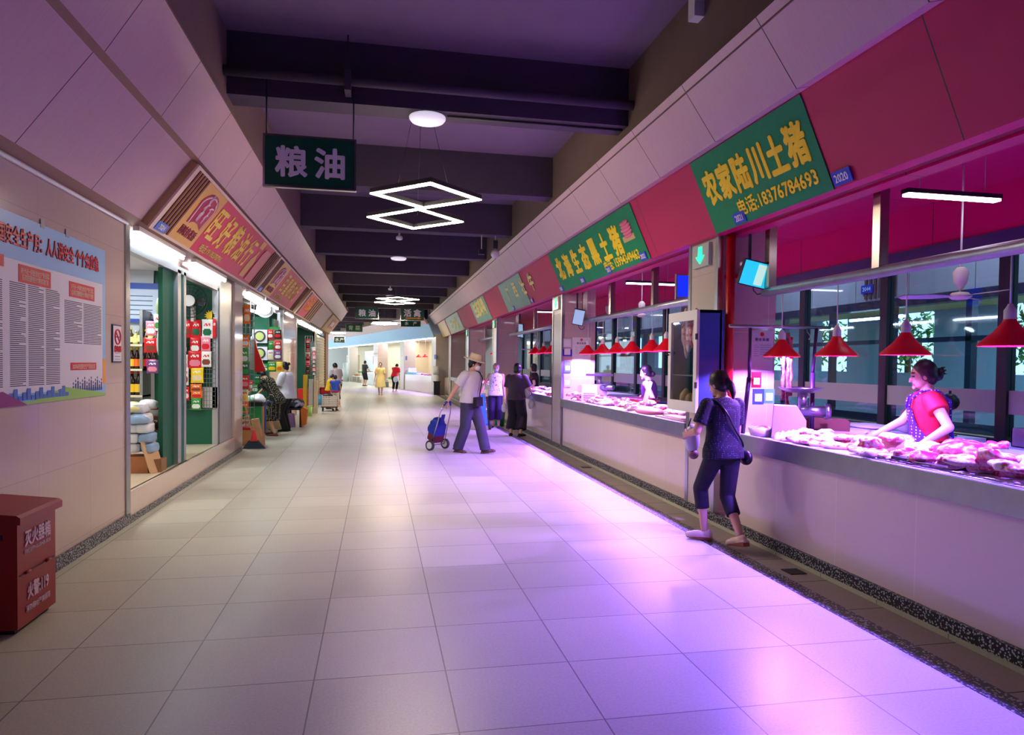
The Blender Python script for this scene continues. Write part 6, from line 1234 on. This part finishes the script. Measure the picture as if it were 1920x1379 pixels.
def shoes(m, name='shoe', sole=None, high=.0):
    def f(t, sk, voxel):
        for f0, Rf in sk['foot']:
            k = sk['k']; mb = MB(); E = lambda c, r: mb.ell((f0+Rf@V(c))*k, [x*k for x in r], Rf, n=16, k=10)
            E((0, -.02, -.005), (.041, .055, .042)); E((0, .06, -.012), (.046, .09, .034)); E((0, .13, -.018), (.046, .05, .026)); mb.obox((f0+Rf@V((0, .045, -.032-high/2)))*k, (.075*k, .25*k, (.02+high)*k), Rf)
            o = remesh(mb, m, max(.008, voxel), 2, name, t)
            if sole:
                q = MB(); R2 = Rf; q.add([(f0+R2@V(p))*k for p in ((-.036, -.075, -.03), (.036, -.075, -.03), (.042, .06, -.036), (.03, .165, -.032), (-.03, .165, -.032), (-.042, .06, -.036), (-.034, -.07, -.075), (.034, -.07, -.075), (.04, .06, -.056), (.028, .16, -.048), (-.028, .16, -.048), (-.04, .06, -.056))], [(0, 1, 2, 3, 4, 5), (11, 10, 9, 8, 7, 6)]+[(i, i+6, (i+1) % 6+6, (i+1) % 6) for i in range(6)]); part('sole', q, sole, o)
    return f
def fill(nm, m, fn, label=None):     # any further part: fn(mb, sk, k) in the person's own frame
    def f(t, sk, voxel):
        mb = MB(); fn(mb, sk, sk['k']); part(nm, mb, m, t, label)
    return f
def plan(mb, pts, w_, d=.02):
    mb.tube(pts, w_, 8)
M_navydot = dots('navy_speckle', (14, 14, 34), (120, 120, 190), 60, .16); M_navy = mat('navy_cloth', (16, 14, 36), .75); M_blk = mat('black_cloth', (16, 15, 18), .8)
M_cream = mat('shoe_cream', (226, 196, 168), .5); M_lea = mat('leather_dark', (20, 18, 30), .35)
def strap(mb, sk, k, i, lo, r=.012):
    a = sk['sh'][i]+sk['Rt']@V((-.06 if i else .06, -.0, .055)); c = sk['chest']; R = sk['Rt']; s = 1 if i else -1
    pts = []
    for j in range(25):
        u = 2*PI*j/24; q = (a*1.0+V(lo))/2; pts.append(None)
    return pts
def ringstrap(i, sgn, r=.010, hz=.02):
    """a strap from shoulder i round the body to the opposite hip"""
    def fn(mb, sk, k):
        R, sp, g = sk['Rt'], sk['sp'], sk['g']; s = -1 if i == 0 else 1
        pts = []
        for j in range(28):
            a = 2*PI*j/28; ux, uy = math.sin(a), math.cos(a)      # a loop in the tilted plane shoulder-hip
            h = .255+.225*ux*s*1.0; x = (.125*ux); rx = .178*g+.02; ry = .135*g+.012
            h = .26+(.23)*math.copysign(abs(ux)**.85, ux*s); xx = rx*ux*(.62 if ux*s > 0 else .98); yy = ry*uy
            pts.append((sk['pv']+sp*h+R@V((xx, yy, 0)))*k)
        mb.tube(pts, r*k, 7, True)
    return fn
# --- the near shopper, seen from behind
def bagpart(c, r, M=None): return lambda mb, sk, k: mb.ell(V(c)*k, [x*k for x in r], M, n=18, k=10)
T1, S1 = person('woman in a speckled navy top and dark cropped trousers walking away, carrying a white bag', (3.06, 5.74), .12, 1.55, lean=.05, turn=.35, nod=.3, voxel=.0065, girth=1.0,
    feet=((-.07, .17, .03, .95, 0), (.05, -.21, .06, .10, -.30)), hands=((-.22, .27, 1.0), (.23, .16, .80)), ehint=((-.5, -.3, -1), (.6, -.7, -.2)), curl=1.0,
    parts=(top(M_navydot, .72, .012, -.06, 'blouse', True, .03), pants(M_navy, 1.5, .014, .0, 'cropped_trousers'), hair(HAIR, 'pony'), shoes(M_cream, 'shoe', mat('sole_brown', (150, 84, 56), .6)),
           fill('bag_strap', M_lea, ringstrap(0, 1, .009)), fill('handbag', M_lea, bagpart((.235, -.02, .80), (.045, .085, .07)))))
p = onY(1296, 838, 6.05); mb = blob(.075, .065, .14, 401, .22, 8, 16, 10, False); mb.v = [p+q for q in mb.v]
t = thing('carrier_bag', 'white plastic bag with purchases hanging from the near woman\'s left hand', 'bag', p); wpart('bag', mb, mat('bag_white_thin', (225, 220, 240), .35), t)
wpart('handle', MB().tube([p+V((-.02, 0, .12)), p+V((-.03, 0, .20)), p+V((-.005, .0, .27))], .007), M_black, t); wpart('contents', MB().ell(p+V((.01, -.03, -.07)), (.05, .04, .045)), mat('bag_meat', (150, 110, 120), .5), t)
# --- the man with the straw hat and his shopping trolley
def hatfn(mb, sk, k):
    h = sk['head']; R = sk['Rh']
    for r, z in ((.0, .0),): pass
    mb.lathe([(r*k, z*k) for r, z in ((.09, .045), (.16, .040), (.175, .052), (.17, .058), (.10, .062), (.094, .10), (.085, .155), (.06, .165), (.0, .16))], (h+R@V((0, -.01, .0)))*k, 24, False, 1, 1.12, R)
def maskfn(mb, sk, k):
    h = sk['head']; R = sk['Rh']; mb.ell((h+R@V((0, .062, -.06)))*k, (.058*k, .054*k, .05*k), R, n=18, k=10)
def glassfn(mb, sk, k):
    h, R = sk['head'], sk['Rh']
    for s in (-1, 1):
        c = h+R@V((s*.034, .102, .004)); mb.tube([(c+R@V((.028*math.cos(a*PI/6), 0, .022*math.sin(a*PI/6))))*k for a in range(12)], .004*k, 5, True); mb.tube([(h+R@V((s*.062, .098, .008)))*k, (h+R@V((s*.078, .0, .0)))*k], .003*k, 5)
M_shirt = mat('shirt_check', (214, 206, 216), .75, noise=.08, nscale=40); M_trs = mat('trousers_slate', (56, 56, 76), .75, noise=.15, nscale=6)
HRZ = -2.32; T2, S2 = person('man in a straw hat, white mask and pale shirt pulling a blue trolley', (1.64, 12.32), HRZ, 1.72, lean=.06, turn=.45, nod=.22, voxel=.009, girth=1.06,
    feet=((-.07, .27, .0, .3, .15), (.07, -.19, .0, -.1, 0)), hands=((-.17, -.10, .80), (.34, -.26, .80)), ehint=((-.5, -1, 0), (.6, -.7, 0)), curl=1.3,
    parts=(top(M_shirt, .78, .024, -.02, 'shirt', True, .015), pants(M_trs, 2.2, .028, .018, 'trousers'), hair(HAIR, 'short'), shoes(mat('shoe_brown', (90, 66, 56), .5)),
           fill('straw_hat', mat('straw', (226, 204, 168), .8), hatfn), fill('mask', mat('mask_white', (238, 236, 242), .7), maskfn), fill('glasses', M_black, glassfn),
           fill('belt', M_blk, lambda mb, sk, k: mb.tube([(sk['pv']+sk['sp']*.11+sk['Rt']@V((.158*math.cos(a*PI/12), .125*math.sin(a*PI/12), 0)))*k for a in range(24)], .016*k, 7, True)),
           fill('shoulder_strap', M_blk, lambda mb, sk, k: mb.tube([(sk['pv']+sk['sp']*h+sk['Rt']@V((x, y, 0)))*k for h, x, y in ((.30, -.16, -.12), (.46, -.13, -.12), (.525, -.10, -.01), (.48, -.10, .10), (.40, -.095, .155), (.28, -.06, .165), (.14, -.03, .165), (.04, -.01, .19))], .010*k, 7)), fill('shoulder_bag', M_blk, lambda mb, sk, k: mb.obox((sk['pv']+V((.02, .175, .0)))*k, (.23*k, .07*k, .15*k), rotz(.1), .92))))
# trolley at his right hand
def person_pt(t, p): return Matrix.Rotation(t.rotation_euler.z, 3, 'Z')@V(p)+V(t.location)
hw = person_pt(T2, S2['wr'][1]*S2['k']); w1 = onZ(808, 845); w2 = onZ(833, 843); wc = (w1+w2)/2; wc.z = 0
ax = V((w2.x-w1.x, w2.y-w1.y+.10, 0)).normalized(); up = (V((hw.x, hw.y, hw.z-.02))-V((wc.x, wc.y, .1))); Lh = up.length; up.normalize()
t = thing('shopping_trolley', 'blue two-wheeled shopping trolley bag pulled behind the man in the straw hat', 'trolley', (wc.x, wc.y, 0)); wd = .17
M_blue = mat('bag_blue', (16, 50, 160), .55, noise=.12, nscale=10); M_maroon = mat('bag_maroon', (110, 26, 50), .6); M_tyre = mat('tyre_grey', (60, 60, 66), .6); bk = up.cross(ax).normalized()
if bk.y < 0 and False: bk = -bk
O = V((wc.x, wc.y, .10)); side_ = ax
for s in (-1, 1):
    wpart('frame_tube', MB().tube([O+side_*wd*s+up*0, O+side_*wd*.8*s+up*Lh*.75, O+side_*wd*.45*s+up*Lh*.97], .011), M_chrome, t)
    c = O+side_*(wd+.035)*s; wh = wpart('wheel', MB().cyl(c-side_*.02, c+side_*.02, .095, n=24), M_tyre, t); wpart('rim', MB().cyl(c-side_*.024, c+side_*.024, .062, n=20), M_white, wh)
wpart('axle', MB().cyl(O-side_*(wd+.03), O+side_*(wd+.03), .009), M_chrome, t); wpart('handle', MB().tube([O+side_*wd*.5*s+up*Lh*z for s, z in ((-1, .93), (-.6, 1.0), (.6, 1.0), (1, .93))], .019), M_blue, t)
off = -bk if (-bk).x < 0 else bk; off = V((-abs(off.x), off.y, off.z)) if off.x > 0 else off
FRT = Matrix((side_, off, up)).transposed()
mb = MB().obox(O+up*.12+off*.09, (wd*1.7, .17, .18), FRT); mb.v = [q-wloc(t) for q in mb.v]; remesh(mb, M_maroon, .012, 2, 'bag_base', t)
mb = MB().obox(O+up*.32+off*.10, (wd*1.75, .19, .26), FRT, .92).ell(O+up*.46+off*.11, (wd*.85, .10, .09), FRT).ell(O+up*.24+off*.2, (wd*.8, .08, .13), FRT); mb.v = [q-wloc(t) for q in mb.v]; remesh(mb, M_blue, .012, 3, 'bag', t)
wpart('strap', MB().obox(O+up*.58+off*.03, (.09, .012, .2), FRT), M_blue, t)
# --- masked lady with a hand truck, and shopper in grey
M_flow = blotch('blouse_floral', ((236, 232, 242), (236, 232, 242), (90, 80, 130)), 26, .75, (.3, .56))
b3 = onZ(926, 803); T3, S3 = person('grey-haired woman in a mask and white floral sleeveless blouse beside a blue hand truck', (b3.x+.05, b3.y+.1), 2.95, 1.6, lean=.0, turn=.1, nod=.1, voxel=.011,
    feet=((-.08, .05, 0, .2), (.08, .0, 0, -.2)), hands=((-.24, .08, .72), (.36, .16, .86)), parts=(top(M_flow, .0, .024, -.06, 'blouse', True, .025), pants(mat('capri_navy', (28, 16, 60), .75), 1.62, .02, .02, 'cropped_trousers'), hair(HAIRG, 'short'), shoes(mat('shoe_navy', (30, 26, 50), .5)), fill('mask', mat('mask_blue', (150, 180, 226), .7), maskfn)))
c = onZ(907, 806); t = thing('hand_truck', 'blue folding hand truck between the straw-hat man and the masked woman', 'trolley', (c.x, c.y, 0)); hp = person_pt(T3, S3['wr'][1]*S3['k']); M_sky = mat('truck_blue', (30, 120, 230), .4)
a0 = V((c.x-.02, c.y, .1)); tp = V((hp.x, hp.y-.02, hp.z)); wpart('board', MB().slab(a0+V((-.08, 0, 0)), a0+V((.12, 0, 0)), tp+V((.08, 0, -.02)), tp+V((-.08, 0, -.02)), (0, .02, 0)), M_sky, t)
wpart('side_tube', MB().tube([a0+V((.13, 0, -.02)), tp+V((.1, 0, 0)), tp+V((-.1, 0, 0))], .012), M_chrome, t); wpart('wheel', MB().cyl(a0+V((.14, -.01, .0)), a0+V((.19, -.01, .0)), .10, n=22), M_tyre, t); wpart('wheel', MB().cyl(a0+V((-.14, -.01, .0)), a0+V((-.1, -.01, .0)), .10, n=22), M_tyre, t)
b4 = onZ(967, 818); T4, S4 = person('shopper in a dark grey shirt and wide black trousers standing at the third counter', (b4.x, b4.y), -.55, 1.6, lean=.05, turn=-.25, nod=.15, voxel=.010, girth=1.08,
    feet=((-.12, 0, 0, .3), (.12, -.03, 0, -.3)), hands=((-.26, .1, .80), (.27, .28, .92)), parts=(top(mat('shirt_charcoal', (62, 48, 60), .75), .85, .026, -.06, 'shirt', True, .02), pants(mat('trousers_black', (24, 22, 26), .8), 1.8, .04, .035), hair(HAIR, 'bob'), shoes(M_blk, 'sandal')))
for (px, py, r, z, lab) in ((988, 742, .10, 401, 'white plastic bag in the hands of the shopper in grey'), (996, 763, .07, 403, 'thin pale bag hanging below the white bag'), (945, 770, .06, 405, 'pale bag hanging at the left of the shopper in grey')):
    p = onY(px, py, 15.1); mb = blob(r, r*.8, r*1.5, z, .25, 8, 14, 10, False); mb.v = [p+q for q in mb.v]; single('carrier_bag', mb, mat('bag_white_thin', (225, 220, 240), .35), lab, 'bag')
single('green_bin', MB().lathe([(.12, 0), (.15, .38), (.13, .38)], (onZ(947, 803).x, onZ(947, 803).y+.8, -.03), 14), mat('bin_green', (20, 120, 60), .5), 'green bucket on the drain beside the shopper in grey', 'bucket')
c = onZ(925, 800); single('dark_bin', MB().obox((c.x-.12+.35, c.y+2.2, .33), (.3, .3, .66)), mat('bin_slate', (50, 56, 66), .5), 'dark bin standing behind the masked woman', 'bin')
# --- vendors
M_apr = dots('apron_dots', (60, 20, 120), (240, 220, 250), 38, .24); M_redsh = mat('shirt_red', (216, 12, 40), .7)
def apronfn(mb, sk, k):
    R, sp, pv, g = sk['Rt'], sk['sp'], sk['pv'], sk['g']; rs = []
    for h, a0, rx, ry in ((-.28, 1.25, .215, .18), (-.1, 1.3, .205, .165), (.05, 1.35, .20, .155), (.14, 1.2, .185, .145), (.22, .75, .18, .142), (.30, .6, .185, .15), (.37, .48, .19, .152)):
        rs.append([(pv+sp*h+R@V((rx*g*math.sin(a0*(j/7-1)), ry*g*math.cos(a0*(j/7-1))+.004, 0)))*k for j in range(15)])
    n = 15; vs = [p for r in rs for p in r]; F = [(i*n+j, i*n+j+1, i*n+n+j+1, i*n+n+j) for i in range(len(rs)-1) for j in range(n-1)]; o = len(vs); c = pv*k
    mb.add(vs+[v+(R.col[1])*(-.008) for v in vs], F+[tuple(o+q for q in f[::-1]) for f in F], True)
def apstrap(mb, sk, k):
    R, sp, pv = sk['Rt'], sk['sp'], sk['pv']
    for s in (-1, 1): mb.tube([(pv+sp*h+R@V((s*x, y, 0)))*k for h, x, y in ((.37, .08, .155), (.45, .085, .135), (.505, .09, .05), (.505, .09, -.05), (.42, .07, -.14), (.28, .0, -.145), (.1, -.1, -.14))], .012*k, 7)
pz = onX(1742, 830, 4.62); T5, S5 = person('woman in a red shirt and dotted apron tending the nearest meat counter', (4.66, 5.12), .98, 1.66, lean=.07, turn=.0, nod=.12, voxel=.0075, girth=1.05, skin=SKINL,
    feet=((-.1, 0, 0, 0), (.1, 0, 0, 0)), hands=((-.26, .12, .93), (.14, .40, .97)), ehint=((-.55, -1, -.1), (.6, -.2, -.6)), curl=.6,
    parts=(top(M_redsh, .42, .02, -.06, 'shirt'), pants(M_navy, 1.9, .016), hair(HAIR, 'mess'), fill('apron', M_apr, apronfn), fill('apron_strap', M_apr, apstrap), shoes(M_blk)))
T6, S6 = person('woman in a dark sleeveless top behind the second counter', (4.45, 10.8), .95, 1.6, lean=.10, turn=0, nod=.12, voxel=.010, skin=SKINL, feet=((-.09, 0, 0, 0), (.09, 0, 0, 0)), hands=((-.2, .0, .84), (.2, .2, .95)),
    parts=(top(mat('top_plum', (60, 10, 60), .7), .0, .016, -.06, 'sleeveless_top'), pants(M_navy, 1.9, .016), hair(HAIR, 'lowbun'), shoes(M_blk)))
p7 = onX(1003, 700, 4.35); T7, S7 = person('stallholder with dark curly hair and grey apron behind the third counter', (4.35, p7.y), 1.15, 1.6, lean=.06, turn=0, nod=-.05, voxel=.012, skin=SKINL, feet=((-.09, 0, 0, 0), (.09, 0, 0, 0)), hands=((-.2, .12, .86), (.2, .25, .95)),
    parts=(top(blotch('top_flower', ((40, 20, 36), (40, 20, 36), (190, 60, 90)), 14, .7, (.4, .6)), .6, .018, -.06, 'shirt'), pants(M_navy, 1.9, .016), hair(HAIR, 'bob'), fill('apron', mat('apron_grey', (130, 170, 176), .7), apronfn), shoes(M_blk)))
p8 = onX(1168, 700, 7.2); T8, S8 = person('man with dark hair standing beyond the rear glass of the second stall', (7.2, p8.y), -.2, 1.68, turn=-.6, nod=.1, voxel=.014, parts=(top(mat('shirt_slate', (50, 56, 74), .7), .7, .02, -.06), pants(M_navy, 1.95, .016), hair(HAIR, 'short'), shoes(M_blk)))
# --- left side
M_polka = dots('dress_dotted', (24, 24, 22), (220, 212, 160), 34, .27)
b9 = onZ(512, 817); T9, S9 = person('woman in a long black dotted dress bending over goods at the second shop', (b9.x-.02, b9.y), 1.15, 1.56, lean=.55, turn=.1, nod=.35, voxel=.010, pelvis=(0, -.10, .83), feet=((-.09, -.12, 0, .2), (.09, .06, 0, 0)), hands=((-.12, .62, .84), (.16, .56, .80)), ehint=((-.5, -.3, -1), (.5, -.3, -1)),
    parts=(top(M_polka, .95, .022, -.14, 'dress_top', True, .02), skirt(M_polka, .33, .25, 'dress_skirt', .10), hair(HAIR, 'bun'), shoes(mat('sandal_brown', (110, 60, 50), .5), 'sandal')))
b10 = onZ(538, 809); T10, S10 = person('woman in a loose white shirt and black trousers with folded arms at the second shop', (b10.x, b10.y), 1.25, 1.58, lean=.04, turn=.1, nod=.3, voxel=.010, girth=1.15, feet=((-.09, 0, 0, .1), (.09, .03, 0, -.1)), hands=((.02, .26, 1.0), (-.06, .28, 1.02)), ehint=((-1, -.5, -.6), (1, -.5, -.6)),
    parts=(top(mat('shirt_white', (226, 226, 238), .7), .9, .03, -.10, 'shirt', True, .04), pants(M_blk, 2.1, .022, .01), hair(HAIR, 'bun'), shoes(M_blk)))
c1 = onZ(611, 771); T11, S11 = person('child in a yellow shirt and red trousers by the red basin', (c1.x, c1.y+1.0), -1.2, 1.2, lean=.25, nod=.35, voxel=.012, hands=((-.1, .34, .86), (.12, .36, .84)), parts=(top(mat('shirt_yellow', (236, 190, 20), .7), .7, .024, -.06), pants(mat('trousers_red', (176, 20, 30), .7), 1.9, .02), hair(HAIR, 'short'), shoes(M_blk)))
c2 = onZ(628, 770); T12, S12 = person('child in a blue and red vest and pale shorts seen from behind', (c2.x, c2.y), -.1, 1.16, lean=.1, nod=.3, voxel=.012, hands=((-.2, .22, .86), (.2, .2, .84)), parts=(top(mat('vest_blue', (40, 80, 190), .7), .3, .024, -.06, 'vest'), pants(mat('shorts_cream', (222, 212, 196), .7), .95, .03), hair(HAIR, 'short'), shoes(M_blk),
    fill('vest_band', mat('pack_red', PKC['red'], .3), lambda mb, sk, k: mb.tube([(sk['pv']+sk['sp']*.0+sk['Rt']@V((.19*math.cos(a*PI/12), .15*math.sin(a*PI/12), 0)))*k for a in range(24)], .03*k, 7, True))))
c3 = onZ(637, 764); T13, S13 = person('adult in a pale top and dark trousers standing beyond the two children', (c3.x-.1, c3.y+.3), .6, 1.58, lean=.2, nod=.4, voxel=.013, hands=((-.15, .35, .95), (.15, .35, .95)), parts=(top(mat('top_mauve', (190, 176, 186), .7), .8, .024, -.06), pants(M_blk, 1.5, .02), hair(HAIR, 'short'), shoes(M_cream)))
# --- far
c = onZ(713, 741); T14, S14 = person('woman in a pale yellow dress walking towards the viewer', (c.x, c.y), PI+.05, 1.58, voxel=.012, skin=SKINL, feet=((-.05, .16, 0, 0), (.05, -.14, 0, 0)), hands=((-.28, .06, .76), (.28, -.02, .76)), parts=(top(mat('dress_lemon', (240, 222, 156), .7), .95, .03, -.05, 'dress_top', False, .02), skirt(mat('dress_lemon', (240, 222, 156), .7), .38, .27, 'dress_skirt', .16), hair(HAIR, 'bun'), shoes(M_cream, 'sandal')))
c = onZ(683, 724); T15, S15 = person('man in a black shirt and dark shorts at the far left stand', (c.x, c.y), -.9, 1.7, lean=.05, nod=.2, voxel=.014, hands=((-.15, .3, .95), (.2, .3, .95)), parts=(top(mat('shirt_black', (34, 36, 36), .7), .75, .026, -.06, 'shirt', True, .02), pants(M_navy, 1.1, .03, 0, 'shorts'), hair(HAIR, 'short'), shoes(M_blk)))
c = onZ(740, 735); T16, S16 = person('person in a red shirt bending over the far vegetable stand', (c.x, c.y), -.5, 1.62, lean=.4, nod=.5, voxel=.013, pelvis=(0, -.05, .85), hands=((-.1, .36, .76), (.24, .1, .62)), parts=(top(mat('shirt_scarlet', (226, 24, 34), .7), .8, .024, -.06, 'shirt', True, .02), pants(M_blk, 1.8, .02), hair(HAIR, 'short'), shoes(M_cream)))
p = onY(742, 715, T16.location.y-.15); mb = blob(.13, .11, .2, 411, .25, 6, 14, 10, False); mb.v = [p+q for q in mb.v]; single('carrier_bag', mb, mat('bag_teal', (190, 226, 216), .35), 'pale bag held by the person in the red shirt', 'bag')
